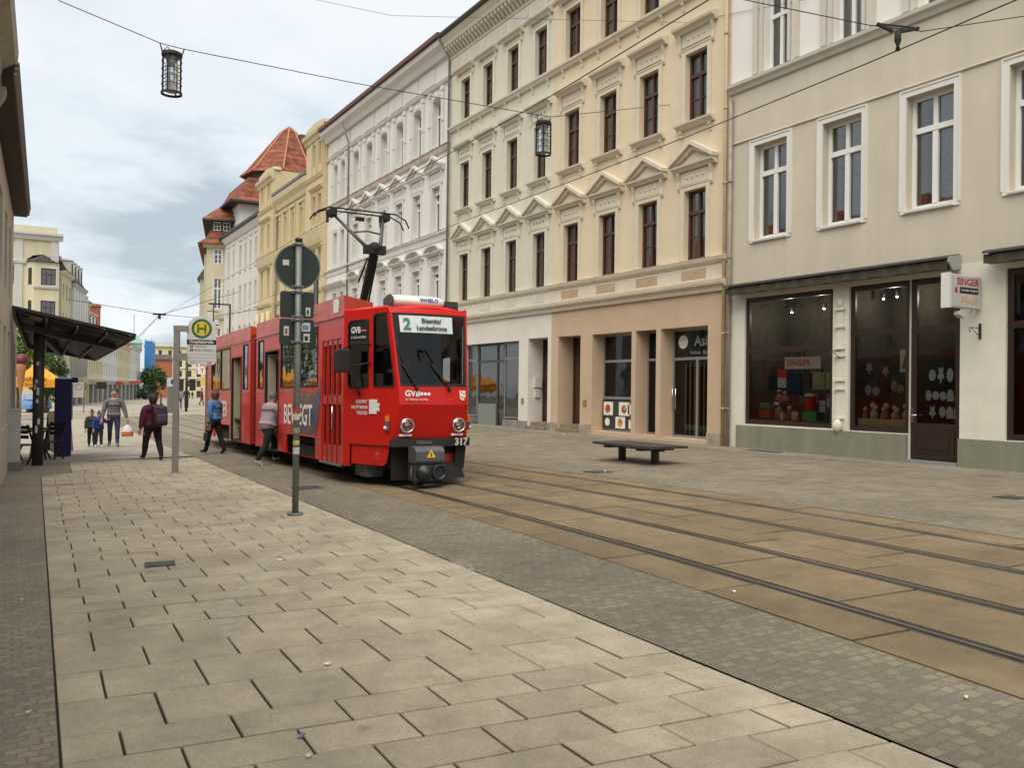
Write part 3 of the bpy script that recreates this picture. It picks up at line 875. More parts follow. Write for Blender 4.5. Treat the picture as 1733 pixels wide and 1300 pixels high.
shopfront(b3, X3(31.88), X3(31.0), .42, 3.34, .16, M_fr, [('h', 2.72, X3(31.88), X3(31.0))], .06, glassm=M_gdark, backmat=M_dark)
o = shopfront(b3, X3(30.98), X3(28.82), .05, 3.34, .19, pbr('dark_frame', (.05, .05, .045), .5), [('h', 2.65, X3(30.98), X3(28.82)), ('v', X3(29.4), .05, 3.34)], .08, name='shop_door', glassm=M_gdark, backmat=M_dark)
mb = MB(); mb.box(X3(30.9), X3(29.45), .15, .185, .1, .95); mb.obj('door_panel', M_fr, o)
mb = MB(); mb.box(X3(30.85), X3(29.5), .30, .31, 1.0, 2.55); mb.obj('red_curtain', pbr('dull_red_cloth', (.12, .02, .015), .9), o)
old_door(b3, d3[0]+.01, d3[1]-.01, .36, 3.38, .66, M_door)
mb = MB(); mb.box(d3[0]+.01, d3[1]-.01, .10, .655, -.3, .355); mb.box(d3[0]+.01, d3[1]-.01, -.12, .099, -.3, .20); mb.obj('doorstep', M_step, b3)
mb = MB(); mb.box(d3[0]+.003, d3[0]+.12, .22, .52, 1.62, 2.0); mb.box(d3[0]+.003, d3[0]+.08, .27, .47, 1.25, 1.60); mb.obj('letter_box', pbr('letterbox_white', (.6, .59, .55), .5), b3)
mb = MB(); mb.box(X3(27.2), X3(27.02), -.035, -.019, 1.0, 1.22); mb.obj('bell_plate', M_brass, b3)
# dark dormer and chimney on the cream house
mb = MB(); mb.box(2.6, 4.4, .4, 3.0, 16.9, 19.2); mb.prism([(.1, 19.2), (.1, 19.35), (3.2, 19.7), (3.2, 19.2)], 2.4, 4.6); mb.obj('dormer', pbr('dormer_slate', (.06, .065, .075), .6, var=.2), b3)
mb = MB(); mb.box(3.0, 4.0, .37, .40, 17.5, 18.9); mb.obj('dormer_window', M_white, b3)

# ---------------------------------------------------------------- grey shop house in front right
Y1 = 16.66; W1 = 21.5
def X1(Y): return Y1-Y
b1 = building('grey_shop_house', 'greige rendered house with white window surrounds and a needlework shop on its ground floor', Y1)
m1 = pbr('greige_render', (.60, .535, .425), .92, var=.08, scale=1.0, bump=.25, bscale=120, stain=.13)
m1u = pbr('white_upper_render', (.74, .72, .67), .9, var=.06, scale=1.0, stain=.12, tint=(.86, .82, .75))
m1g = pbr('white_ground_render', (.70, .67, .57), .9, var=.10, scale=2.0, bump=.2, bscale=50, stain=.16, tint=(.75, .72, .64))
m1t = pbr('white_surround', (.72, .70, .64), .8, var=.06, scale=4, stain=.1)
wy = [15.80, 13.66, 11.48, 9.29, 7.12, 4.95, 2.78, .60, -1.6]; ww = 1.07
ops = [(X1(y), X1(y)+ww, 5.46, 7.88) for y in wy]
mb = MB(); mb.wall(0, W1, 4.18, 9.42, ops, 0, .26)
D1 = 11
mb.add([(0, 0, -.6), (0, D1, -.6), (0, D1, 16.5), (0, 0, 16.5)], [(0, 3, 2, 1)]); mb.add([(W1, 0, -.6), (W1, D1, -.6), (W1, D1, 16.5), (W1, 0, 16.5)], [(0, 1, 2, 3)])
mb.add([(0, D1, -.6), (W1, D1, -.6), (W1, D1, 16.5), (0, D1, 16.5)], [(0, 3, 2, 1)])
mb.obj('wall', m1, b1)
for i, y in enumerate(wy):
    cu = [(M_curt2, .06, .46)] if i == 0 else [(M_curt2, .05, .25), (M_curt, .35, .94)] if i in (1, 2) else [(M_curt, .05, .5)]
    o = frame_at(b1, X1(y), X1(y)+ww, 5.46, 7.88, .20, M_white, low=False, trans=.70, curt=cu, bw=.085, room=M_room)
    link('surround', surround_mesh(ww, 2.42, m1t, .13, .03, bottom=True), o, (0, -.20, 0))
    link('sill', mesh_cached('whitesill', lambda: MB().prism([(.16, -.05), (-.07, -.07), (-.08, -.03), (.16, .0)], -.02, ww+.02).mesh('sill', M_white)), o, (0, -.20, .002))
mb = MB(); mb.prism([(0, 8.07), (-.03, 8.07), (-.045, 8.09), (-.03, 8.11), (0, 8.12)], 0, W1); mb.obj('string_course', m1, b1)
moulding(b1, pbr('belt_cream', (.58, .55, .46), .85, var=.08, stain=.15), [(0, 9.42), (-.06, 9.42), (-.10, 9.50), (-.17, 9.56), (-.18, 9.64), (0, 9.68)], 0, W1, 'belt_course')
wy2 = [15.50, 13.37, 11.22, 9.05, 6.9, 4.7, 2.5, .4, -1.8]; wu = .76
ops = [(X1(y), X1(y)+wu, z, z+2.15) for y in wy2 for z in (9.72, 13.2)]
mb = MB(); mb.wall(0, W1, 9.42, 16.5, ops, .001, .24); mb.add([(0, .02, 16.5), (W1, .02, 16.5), (W1, D1, 16.5), (0, D1, 16.5)], [(0, 1, 2, 3)]); mb.obj('upper_wall', m1u, b1)
m1s = pbr('beige_pilaster', (.60, .55, .47), .88, var=.08, stain=.12)
def pil():
    mb = MB()
    for x0, x1 in ((-.36, -.20), (-.10, -.02), (wu+.02, wu+.10), (wu+.20, wu+.36)): mb.box(x0, x1, -.07, 0, 0, 3.0)
    return mb.mesh('pilaster', [m1s])
pilm = pil()
for y in wy2:
    for z in (9.72, 13.2):
        o = frame_at(b1, X1(y), X1(y)+wu, z, z+2.15, .20, M_white, low=False, trans=.64, curt=[(M_curt, .06, .94)], bw=.07)
        if z < 10: link('pilaster', pilm, o, (0, -.20, 0))
gable_roof(b1, M_tile, W1, 16.5, D1, 4.0, .7)
# shop front
s1 = (X1(16.08), X1(13.32), .72, 3.98, .12); s2 = (X1(12.88), X1(11.36), .70, 3.98, .12); sd_ = (X1(11.359), X1(10.24), -.3, 3.98, .12); s3 = (X1(9.33), X1(5.0), .68, 3.98, .12)
s4 = (X1(4.2), X1(1.2), .68, 3.98, .12)
mb = MB(); mb.wall(0, W1, -.6, 4.18, [s1, s2, sd_, s3, s4], -.015, .14); mb.obj('shop_wall', m1g, b1)
m1p = pbr('grey_green_plinth', (.235, .235, .17), .9, var=.12, scale=3, bump=.15, stain=.25)
mb = MB(); mb.box(X1(16.27), X1(11.37), -.10, -.014, -.6, .685); mb.obj('plinth', m1p, b1); MB().box(X1(10.22), W1, -.10, -.014, -.6, .665).obj('plinth', m1p, b1)
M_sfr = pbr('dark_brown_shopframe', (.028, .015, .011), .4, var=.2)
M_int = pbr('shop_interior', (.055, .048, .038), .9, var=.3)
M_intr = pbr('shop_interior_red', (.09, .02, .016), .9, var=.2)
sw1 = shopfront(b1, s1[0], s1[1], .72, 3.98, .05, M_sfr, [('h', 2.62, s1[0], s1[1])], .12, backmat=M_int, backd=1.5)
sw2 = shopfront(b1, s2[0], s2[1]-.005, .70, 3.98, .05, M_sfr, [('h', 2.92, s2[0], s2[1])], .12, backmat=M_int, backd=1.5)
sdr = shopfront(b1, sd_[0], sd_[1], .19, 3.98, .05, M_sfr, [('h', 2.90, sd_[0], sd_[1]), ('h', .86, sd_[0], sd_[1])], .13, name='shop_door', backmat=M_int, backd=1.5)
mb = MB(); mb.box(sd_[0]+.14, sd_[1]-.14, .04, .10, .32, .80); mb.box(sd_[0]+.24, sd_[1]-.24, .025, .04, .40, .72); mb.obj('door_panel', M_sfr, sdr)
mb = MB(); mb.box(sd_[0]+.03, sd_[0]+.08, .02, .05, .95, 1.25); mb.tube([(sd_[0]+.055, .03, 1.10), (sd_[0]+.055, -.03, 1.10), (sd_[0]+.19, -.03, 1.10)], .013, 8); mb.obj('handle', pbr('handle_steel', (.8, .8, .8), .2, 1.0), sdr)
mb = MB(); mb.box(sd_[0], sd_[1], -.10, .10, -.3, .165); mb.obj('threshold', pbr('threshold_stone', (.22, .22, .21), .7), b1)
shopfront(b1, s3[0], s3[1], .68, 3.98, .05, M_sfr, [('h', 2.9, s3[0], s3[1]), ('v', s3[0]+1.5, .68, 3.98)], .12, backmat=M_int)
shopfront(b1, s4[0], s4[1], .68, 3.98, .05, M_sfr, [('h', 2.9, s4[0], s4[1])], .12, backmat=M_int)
# little turned column on the white pier between the two shop windows
mb = MB(); xc = X1(13.10)
for z in (.95, 1.62, 1.82, 2.38, 2.55, 3.05, 3.45): mb.box(xc-.13, xc+.13, -.10, -.014, z, z+.045)
mb.box(xc-.085, xc+.085, -.055, -.0142, .72, 3.75)
mb.ball((xc, -.10, .80), (.11, .10, .15), 10, 8); mb.ball((xc, -.06, 3.62), (.08, .03, .10), 10, 8)
mb.obj('pilaster', m1g, b1)
# rolled awnings
M_awn = pbr('awning_brown', (.055, .045, .026), .85, var=.35, scale=8, bump=.3)
def awning(label, Ya, Yb):
    t = thing('awning', label, 'awning', (FX, Ya, 4.05), -PI/2, 'rolled awnings over the shop windows')
    L = Ya-Yb
    mb = MB(); mb.prism([(-.02, .33), (-.40, .27), (-.45, .23), (-.45, .20), (-.40, .22), (-.02, .30)], 0, L); mb.obj('cover', pbr('awning_cover', (.05, .042, .04), .6, var=.2), t)
    mb = MB(); mb.sm = True; mb.tube([(0.05, -.26, .12), (L-.05, -.26, .12)], .115, 12); mb.obj('roll', M_awn, t)
    mb = MB(); n = int(L/.16); vs = []
    for k in range(n+1):
        x = L*k/n; vs += [(x, -.40+.012*math.sin(k*2.1), .19), (x, -.41+.02*math.sin(k*2.1+.5), .02-.03*abs(math.sin(k*.8)))]
    mb.add(vs, [(2*k, 2*k+1, 2*k+3, 2*k+2) for k in range(n)]); mb.obj('valance', M_awn, t)
    mb = MB(); mb.prism([(-.02, .31), (-.40, .25), (-.44, .14), (-.30, -.02), (-.14, .0), (-.02, .06)], L+.001, L+.035); mb.obj('end_cap', pbr('awning_endcap', (.30, .30, .29), .5), t)
    return t
awning('long rolled brown awning above the two shop windows with the red lettered sign', 16.42, 10.26)
awning('rolled brown awning over the shop window at the right edge of the picture', 9.55, 1.0)
downpipe(b1, pbr('grey_pipe', (.30, .27, .22), .6, var=.3), .10, .1, 9.3, -.10)

# ---------------------------------------------------------------- white house
def simple_frames(parent, wins, y, mat, low=False, curt=None, trans=.68, bw=.065):
    out_ = []
    for (x0, x1, z0, z1) in wins:
        out_.append(frame_at(parent, x0, x1, z0, z1, y, mat, low=low, trans=trans, curt=curt(x0, z0) if curt else None, bw=bw))
    return out_
Y4 = 50.0; W4 = 16.5
def X4(Y): return Y4-Y
b4 = building('white_house', 'white stucco house with arched and triangular window hoods behind the tram pantograph', Y4)
m4 = pbr('white_stucco', (.68, .67, .64), .9, var=.05, scale=1.4, stain=.10, tint=(.82, .79, .74), bump=.1)
m4t = pbr('white_trim', (.66, .64, .60), .88, var=.10, scale=3, stain=.2, tint=(.66, .60, .55))
m4d = pbr('white_ornament', (.48, .44, .39), .9, var=.3, scale=12)
F1, F2, F3 = (5.30, 7.02), (8.56, 10.58), (12.38, 14.48)
reg = [34.40, 36.48, 38.58, 40.62, 42.66, 44.66]
xs = [X4(y)-.84 for y in reg]
pair = [X4(47.52), X4(48.78)]
ops = [(x, x+.84, a, c) for x in xs for a, c in (F1, F2, F3)]+[(x, x+.64, a, c) for x in pair for a, c in (F1, F2, F3)]
ops += [(x, x+1.5, .2, 3.3) for x in (1, 3.6, 6.2, 8.8, 11.4, 14.0)]
shell(b4, m4, W4, -.6, 16.3, 11, ops)
M_blind = pbr('cream_roller_blind', (.66, .60, .52), .85, var=.15)
for x in xs+pair:
    ww_ = .84 if x in xs else .64
    for fl, (a, c) in enumerate((F1, F2, F3)):
        o = frame_at(b4, x, x+ww_, a, c, .22, M_white, low=False, curt=[(M_curt, .05, .4)] if fl == 1 else ([(M_curt, .05, .95)] if fl == 2 else None), bw=.07)
        link('surround', surround_mesh(ww_, c-a, m4t, .14), o, (0, -.22, 0))
        if fl < 2:
            bm = mesh_cached(('blind', ww_), lambda: MB().prism([(-.06, -.32), (-.05, -.33), (.03, .0), (.0, .0)], .02, ww_-.02).mesh('blind', M_blind))
            link('blind', bm, o, (0, -.03, c-a-.02))
        if x in xs:
            if fl == 0: link('hood', hood_ped(.84, m4t, m4d, .56, .32, True), o, (0, -.22, c-a))
            elif fl == 1: link('hood', hood_ped(.84, m4t, m4d, .74, .45), o, (0, -.22, c-a))
        if fl == 2:
            def f():
                mb = MB()
                for q in (-.34, ww_+.14):
                    mb.box(q, q+.20, -.09, 0, -.08, 2.35); mb.box(q-.03, q+.23, -.13, 0, 2.35, 2.55); mb.box(q-.02, q+.22, -.12, 0, 1.0, 1.06)
                mb.ball((ww_/2, -.05, 2.30), (.13, .09, .17), 8, 6); mb.box(.1, ww_-.1, -.10, 0, 2.16, 2.22)
                return mb.mesh('pilaster', m4t)
            link('pilaster', mesh_cached(('pil4', ww_), f), o, (0, -.22, 0))
m4b = pbr('pink_stained_trim', (.56, .47, .40), .9, var=.25, scale=2, stain=.25)
mb = MB(); mb.prism([(0, 11.98), (-.08, 11.98), (-.11, 12.05), (-.13, 12.22), (-.18, 12.26), (0, 12.30)], 0, W4); mb.obj('belt_course', m4b, b4)
mb = MB(); mb.prism([(0, 8.10), (-.05, 8.10), (-.07, 8.36), (-.16, 8.40), (-.17, 8.47), (0, 8.5)], 0, W4)
mb.prism([(0, 4.6), (-.12, 4.6), (-.2, 4.85), (-.22, 5.0), (0, 5.04)], 0, W4); mb.obj('belt_course', m4t, b4)
mb = MB(); mb.prism([(0, 7.36), (-.10, 7.36), (-.30, 7.50), (-.34, 7.58), (0, 7.64)], -.1, X4(46.4)); mb.obj('hood', m4t, b4)
mb = MB(); mb.prism([(0, 15.02), (-.10, 15.02), (-.16, 15.14), (0, 15.18)], 0, W4)
k = .5
while k < W4-1.5: mb.box(k, k+1.5, -.04, 0, 15.30, 16.0); k += 1.85
mb.prism([(0, 16.1), (-.18, 16.1), (-.30, 16.35), (-.52, 16.5), (-.55, 16.72), (0, 16.76)], 0, W4); mb.obj('cornice', m4t, b4)
mb = MB(); mb.box(0, W4, -.68, .2, 16.765, 16.95); mb.obj('gutter', pbr('red_brown_gutter', (.13, .05, .035), .6, var=.2), b4)
gable_roof(b4, M_tile, W4, 16.96, 11, 3.5, .4)
downpipe(b4, M_zinc, X4(46.05), -.3, 15.2, -.12, (.0, -.42, 1.2))

# ---------------------------------------------------------------- ochre house with two raised bays
Y5 = 65.2; W5 = 15.18
def X5(Y): return Y5-Y
b5 = building('ochre_house', 'ochre sandstone house with two raised gable bays, between the white house and the tiled tower', Y5)
m5 = pbr('ochre_stucco', (.60, .495, .30), .9, var=.08, scale=1.2, stain=.2, tint=(.72, .66, .56), bump=.1)
m5t = pbr('ochre_trim', (.60, .51, .32), .9, var=.12, scale=2.5, stain=.25, tint=(.66, .6, .5))
cw = [(X5(y)-.72, X5(y)) for y in (54.78, 56.70, 58.48, 60.3)]
b1w = [(X5(52.06), X5(51.43)), (X5(50.90), X5(50.30))]; b2w = [(X5(63.42), X5(62.9)), (X5(61.72), X5(61.2)+.0)]
b2w = [(X5(64.4), X5(63.8)), (X5(62.6), X5(62.0))]
FL = [(4.9, 6.6), (8.0, 9.98), (11.52, 13.3)]
ops = [(a, c, z0, z1) for a, c in cw for z0, z1 in FL]
mb = MB(); mb.wall(X5(61.2), X5(53.45), -.6, 15.0, ops+[(5+1.9*i, 6.3+1.9*i, .2, 3.2) for i in range(3)], 0, .24)
mb.obj('wall', m5, b5)
for a, c, bw_, zt in ((0, X5(61.2), b2w, 17.0), (X5(53.45), W5, b1w, 17.45)):
    o2 = [(p, q, z0, z1) for p, q in bw_ for z0, z1 in FL+[(15.1, 16.5)]]
    mb = MB(); mb.wall(a, c, -.6, zt, o2, -.28, .24)
    mb.add([(a, -.28, -.6), (a, 3.5, -.6), (a, 3.5, zt), (a, -.28, zt)], [(0, 3, 2, 1)]); mb.add([(c, -.28, -.6), (c, 3.5, -.6), (c, 3.5, zt), (c, -.28, zt)], [(0, 1, 2, 3)])
    mb.add([(a, -.28, zt), (c, -.28, zt), (c, 3.5, zt), (a, 3.5, zt)], [(0, 1, 2, 3)]); mb.add([(a, 3.5, 12), (c, 3.5, 12), (c, 3.5, zt), (a, 3.5, zt)], [(0, 3, 2, 1)])
    mb.obj('bay', m5, b5)
    mb = MB(); mb.prism([(-.28, zt-.75), (-.36, zt-.75), (-.42, zt-.55), (-.55, zt-.45), (-.58, zt-.25), (-.28, zt-.2)], a-.1, c+.1)
    mb.plate([(a-.15, -.29, zt+.002), (c+.15, -.29, zt+.002), (c+.1, -.29, zt+.22), ((a+c)/2, -.29, zt+.42), (a-.1, -.29, zt+.22)], (0, .5, 0))
    mb.prism([(-.28, 14.3), (-.34, 14.3), (-.44, 14.5), (-.28, 14.55)], a, c)
    for p, q in bw_:
        mb.box(p-.16, p-.06, -.36, -.279, 14.6, zt-.8); mb.box(q+.06, q+.16, -.36, -.279, 14.6, zt-.8)
        mb.box(p-.16, p-.06, -.34, -.279, 11.3, 13.5); mb.box(q+.06, q+.16, -.34, -.279, 11.3, 13.5)
    mb.prism([(-.28, 13.55), (-.34, 13.55), (-.50, 13.72), (-.28, 13.8)], bw_[0][0]-.3, bw_[1][1]+.3)
    mb.prism([(-.28, 10.3), (-.36, 10.3), (-.44, 10.6), (-.52, 11.1), (-.28, 11.2)], a, c)
    mb.prism([(-.28, 10.05), (-.34, 10.05), (-.48, 10.2), (-.28, 10.26)], bw_[0][0]-.3, bw_[1][1]+.3)
    mb.prism([(-.28, 7.3), (-.36, 7.3), (-.44, 7.5), (-.28, 7.55)], a, c)
    mb.obj('cornice', m5t, b5)
    for p, q in bw_:
        simple_frames(b5, [(p, q, z0, z1) for z0, z1 in FL+[(15.1, 16.5)]], -.06, M_white)
for a, c in cw: simple_frames(b5, [(a, c, z0, z1) for z0, z1 in FL], .2, M_white, curt=lambda x, z: [(M_curt, .05, .95)])
mb = MB()
mb.prism([(0, 10.3), (-.08, 10.3), (-.16, 10.6), (-.24, 11.1), (0, 11.2)], X5(61.2), X5(53.45)); mb.prism([(0, 7.3), (-.08, 7.3), (-.2, 7.5), (0, 7.55)], X5(61.2), X5(53.45))
for a, c in cw:
    mb.box(a-.2, a-.06, -.10, 0, 11.3, 13.6); mb.box(c+.06, c+.2, -.10, 0, 11.3, 13.6); mb.box(a-.24, c+.24, -.14, 0, 13.6, 13.75); mb.box(a-.25, c+.25, -.12, 0, 10.02, 10.2)
mb.prism([(0, 14.0), (-.10, 14.0), (-.16, 14.3), (-.36, 14.6), (-.42, 14.95), (0, 15.0)], X5(61.2), X5(53.45)); mb.obj('cornice', m5t, b5)
mb = MB(); mb.prism([(-.45, 15.02), (-.45, 15.2), (3.5, 15.9), (7, 16.2), (7, 15.02)], X5(61.2), X5(53.45)); mb.obj('roof', M_zinc, b5)
mb = MB()
for y in (64.6, 63.1, 61.6): mb.tube([(X5(y), -.42, 3.4), (X5(y), -.42, 6.9)], .17, 10)
mb.obj('column', m5t, b5)
mb = MB()
mb.wall(0, W5, -.6, 1, [], 8, .2); mb.add([(0, 3.5, 0), (0, 11, 0), (0, 11, 15), (0, 3.5, 15)], [(0, 3, 2, 1)]); mb.add([(W5, 3.5, 0), (W5, 11, 0), (W5, 11, 15), (W5, 3.5, 15)], [(0, 1, 2, 3)]); mb.obj('side_wall', m5, b5)
downpipe(b5, M_zinc, X5(60.95), 0, 14.5, -.1)

# ---------------------------------------------------------------- plain white house and tower with tiled roof
Y6 = 78.4; W6 = 13.18
def X6(Y): return Y6-Y
b6 = building('plain_white_house', 'plain white house with narrow tall windows under the red tiled tower', Y6)
m6 = pbr('plain_white_stucco', (.64, .61, .57), .9, var=.06, scale=1.2, stain=.14, tint=(.8, .77, .74))
wl = [(76.76, 76.08), (74.8, 74.2), (72.5, 71.7), (70.68, 70.05), (69.03, 68.42), (67.32, 66.7), (65.85, 65.4)]
ops = [(X6(a), X6(c), z0, z1) for a, c in wl for z0, z1 in ((11.05, 13.1), (7.8, 9.8), (4.6, 6.5))]
shell(b6, m6, W6, -1.0, 14.35, 11, ops, depth=.3)
simple_frames(b6, ops, .24, M_white)
mb = MB()
for a, c in wl:
    mb.box(X6(a)-.16, X6(a)-.05, -.05, 0, 4.3, 13.5); mb.box(X6(c)+.05, X6(c)+.16, -.05, 0, 4.3, 13.5); mb.box(X6(a)-.2, X6(c)+.2, -.08, 0, 13.5, 13.62)
    mb.box(X6(a)-.04, X6(c)+.04, -.07, 0, 10.9, 11.03); mb.box(X6(a)-.04, X6(c)+.04, -.07, 0, 7.65, 7.78)
mb.prism([(0, 13.9), (-.1, 13.9), (-.3, 14.2), (-.34, 14.36), (0, 14.38)], 0, W6); mb.obj('cornice', m6, b6)
mb = MB(); mb.box(0, W6, -.5, .1, 14.4, 14.62); mb.obj('gutter', M_gut, b6)
gable_roof(b6, M_slate, W6, 14.63, 11, 1.4, .3)
tw = thing('tower_house', 'white tower block with two tier red tiled roof and brick chimney behind the ochre house', 'building', (17.3, 76.3, 0), 0)
TW = 9.5; TD = 9.0
mb = MB(); mb.box(0, TW, 0, TD, 5, 17.6); mb.obj('wall', m6, tw)
def tiled(name, prof_fn, mat):
    pass
def frustum(mb, a, z0, b, z1):
    # a,b: (x0,x1,y0,y1)
    v = [(a[0], a[2], z0), (a[1], a[2], z0), (a[1], a[3], z0), (a[0], a[3], z0), (b[0], b[2], z1), (b[1], b[2], z1), (b[1], b[3], z1), (b[0], b[3], z1)]
    mb.add(v, [(0, 1, 5, 4), (1, 2, 6, 5), (2, 3, 7, 6), (3, 0, 4, 7), (3, 2, 1, 0), (4, 5, 6, 7)])
def tilemat():
    mt = bpy.data.materials.new('tower_tiles'); mt.use_nodes = True; t = mt.node_tree; b = t.nodes['Principled BSDF']; b.inputs['Roughness'].default_value = .8
    tc = N(t, 'ShaderNodeTexCoord'); wv = N(t, 'ShaderNodeTexWave', _wave_type='BANDS', _bands_direction='Z', _wave_profile='SAW'); wv.inputs['Scale'].default_value = .62; wv.inputs['Distortion'].default_value = .15
    t.links.new(tc.outputs['Object'], wv.inputs['Vector'])
    n = N(t, 'ShaderNodeTexNoise', Scale=1.8, Detail=7.0); t.links.new(tc.outputs['Object'], n.inputs['Vector'])
    cr = N(t, 'ShaderNodeValToRGB'); cr.color_ramp.elements[0].color = (.13, .033, .016, 1); cr.color_ramp.elements[1].color = (.34, .10, .045, 1); cr.color_ramp.elements[0].position = .35; cr.color_ramp.elements[1].position = .66
    t.links.new(n.outputs[0], cr.inputs[0])
    mx = N(t, 'ShaderNodeMixRGB', _blend_type='MULTIPLY'); mx.inputs[0].default_value = 1
    mr = N(t, 'ShaderNodeMapRange'); mr.inputs['To Min'].default_value = 1.1; mr.inputs['To Max'].default_value = .55; t.links.new(wv.outputs['Fac'], mr.inputs['Value'])
    t.links.new(cr.outputs[0], mx.inputs[1]); t.links.new(mr.outputs[0], mx.inputs[2]); t.links.new(mx.outputs[0], b.inputs['Base Color'])
    bp = N(t, 'ShaderNodeBump', Strength=.8, Distance=.08); t.links.new(wv.outputs['Fac'], bp.inputs['Height']); t.links.new(bp.outputs[0], b.inputs['Normal'])
    return mt
M_tt = tilemat()
mb = MB(); frustum(mb, (-.95, TW+.5, -.8, TD+.5), 17.62, (.0, TW-.3, .1, TD-.3), 18.2); frustum(mb, (.0, TW-.3, .1, TD-.3), 18.205, (.9, TW-.8, .8, TD-.8), 20.0)
mb.obj('roof', M_tt, tw)
OC = (4.7, 3.2)
def octa(mb, rings, n=8):
    vs = [(OC[0]+r_*math.cos(2*PI*(k+.5)/n+.12)+dx, OC[1]+r_*math.sin(2*PI*(k+.5)/n+.12), z) for r_, z, dx in rings for k in range(n)]
    mb.add(vs, [(j*n+k, j*n+(k+1) % n, (j+1)*n+(k+1) % n, (j+1)*n+k) for j in range(len(rings)-1) for k in range(n)]+[[k for k in range(n)][::-1]])
    return vs
mb = MB(); octa(mb, [(3.3, 19.0, 0), (3.3, 20.8, 0)]); mb.obj('attic_band', M_slate, tw)
mb = MB(); vs = octa(mb, [(3.9, 20.75, 0), (3.3, 21.3, 0), (2.2, 23.0, .2), (.75, 25.2, .45), (.05, 25.75, .5)]); mb.obj('roof', M_tt, tw)
for k in range(8):
    mb = MB(); mb.tube([Vector(vs[j*8+k])+Vector((0, 0, .03)) for j in range(5)], .08, 6); mb.obj('ridge', pbr('ridge_tiles', (.46, .2, .11), .85, var=.2), tw)
mb = MB(); frustum(mb, (-.97, TW+.52, -.82, TD+.52), 17.45, (-.96, TW+.51, -.81, TD+.51), 17.61); mb.obj('eaves', pbr('dark_eaves', (.05, .038, .03), .8), tw)
mb = MB(); mb.box(5.9, 7.4, 2.2, 3.4, 22, 25.0); mb.obj('chimney', pbr('brick_chimney', (.17, .075, .045), .9, var=.3, scale=6), tw)
mb = MB(); mb.tube([(5.5, 2.3, 24.4), (9.6, 2.0, 22.6)], .06, 6); mb.obj('roof_rail', M_gut, tw)
mb = MB(); mb.prism([(-.02, 12), (-.02, 13.8), (.05, 13.8), (.05, 12)], .2, .25); mb.box(-.04, .0, 2.2, 3.0, 14.2, 16.2); mb.obj('window', M_dark, tw)

# ---------------------------------------------------------------- cream corner house with red mansard, beyond
b7 = thing('corner_house', 'cream corner house with red mansard roof and white barred windows, last before the street bends', 'building', (15.05, 78.6, 0), -R(12.5))
m7 = pbr('cream_render', (.57, .52, .39), .9, var=.06, scale=1.0, stain=.15)
wb = [(.62, 1.28, 12.3, 13.55), (.62, 1.28, 8.3, 11.0), (.62, 1.28, 4.4, 6.6)]
mb = MB(); mb.wall(0, 9, -1.5, 14.0, wb, 0, .2); mb.add([(0, 0, -1.5), (0, 15, -1.5), (0, 15, 14), (0, 0, 14)], [(0, 3, 2, 1)])
mb.box(-.22, 0, 0.8, 3.2, 3.4, 13.2); mb.box(-.7, -.001, 5.0, 8.5, 4.0, 11.5); mb.box(-.62, -.001, 10.2, 13.6, 3.6, 9.2)
mb.obj('wall', m7, b7)
for w_ in wb:
    o = frame_at(b7, *w_, .12, M_white, low=True, bw=.08); link('surround', surround_mesh(w_[1]-w_[0], w_[3]-w_[2], M_white, .06, .02), o, (0, -.12, 0))
mb = MB(); mb.prism([(0, 7.4), (-.15, 7.4), (-.2, 7.7), (0, 7.75)], .2, 1.5); mb.box(-.3, 2, -.25, 0, 13.7, 14.0); mb.obj('belt_course', m7, b7)
mb = MB(); frustum(mb, (-.75, 9, -.6, 15), 14.0, (-.1, 9, .0, 15), 14.5); frustum(mb, (-.1, 9, .0, 15), 14.505, (.25, 9, .35, 14.5), 15.25); frustum(mb, (-.35, 9, -.3, 15), 16.25, (1.9, 9, 2.1, 14), 18.4); mb.obj('roof', M_tt, b7)
mb = MB(); mb.box(.3, 8.9, .4, 14.4, 15.25, 16.2); frustum(mb, (-.4, 9, -.35, 15), 16.1, (-.37, 9, -.32, 15), 16.24); mb.obj('attic_band', M_slate, b7)
for x in (.55, 1.35):
    mb = MB()
    for q in (0, .27, .54): mb.box(x+q, x+q+.06, .34, .395, 15.3, 16.05)
    for q in (15.3, 15.65, 16.0): mb.box(x, x+.6, .335, .39, q, q+.06)
    mb.obj('attic_window', M_white, b7)
mb = MB(); frustum(mb, (-.95, -.001, 4.8, 8.7), 11.5, (-.3, -.001, 5.3, 8.2), 12.6); frustum(mb, (-.85, -.001, 10.0, 13.8), 9.2, (-.3, -.001, 10.5, 13.3), 10.2); mb.obj('bay_roof', M_slate, b7)
# shop signs on its corner
def boxsign(name, label, loc, d, mat, wr=None, sub=None):
    o = MB().cbox((0, 0, 0), d).obj(name, mat); o.location = loc; o.rotation_euler = (0, 0, -.2)
    mb = MB().cbox((d[0]/2+.2, 0, d[2]*.3), (.4, .03, .03)); mb.obj('bracket', M_gut, o)
    return tag(o, label, 'sign')
s_ = boxsign('shop_sign', 'white hanging sign with red letters on the cream corner house', (14.75, 78.2, 3.1), (.75, .2, 1.2), pbr('signwhite', (.7, .68, .66), .5))
text('lettering', 'A', .62, pbr('signred', (.5, .03, .03), .5), s_, TM((0, -.105, .25), (1, 0, 0), (0, 0, 1)), bold=.02)
text('lettering', 'T', .5, pbr('signred', (.5, .03, .03), .5), s_, TM((0, -.105, -.3), (1, 0, 0), (0, 0, 1)), bold=.02)
boxsign('shop_sign', 'small yellow hanging sign below the white and red sign', (14.85, 77.6, 1.9), (.7, .2, .75), pbr('signyellow', (.62, .45, .10), .5))
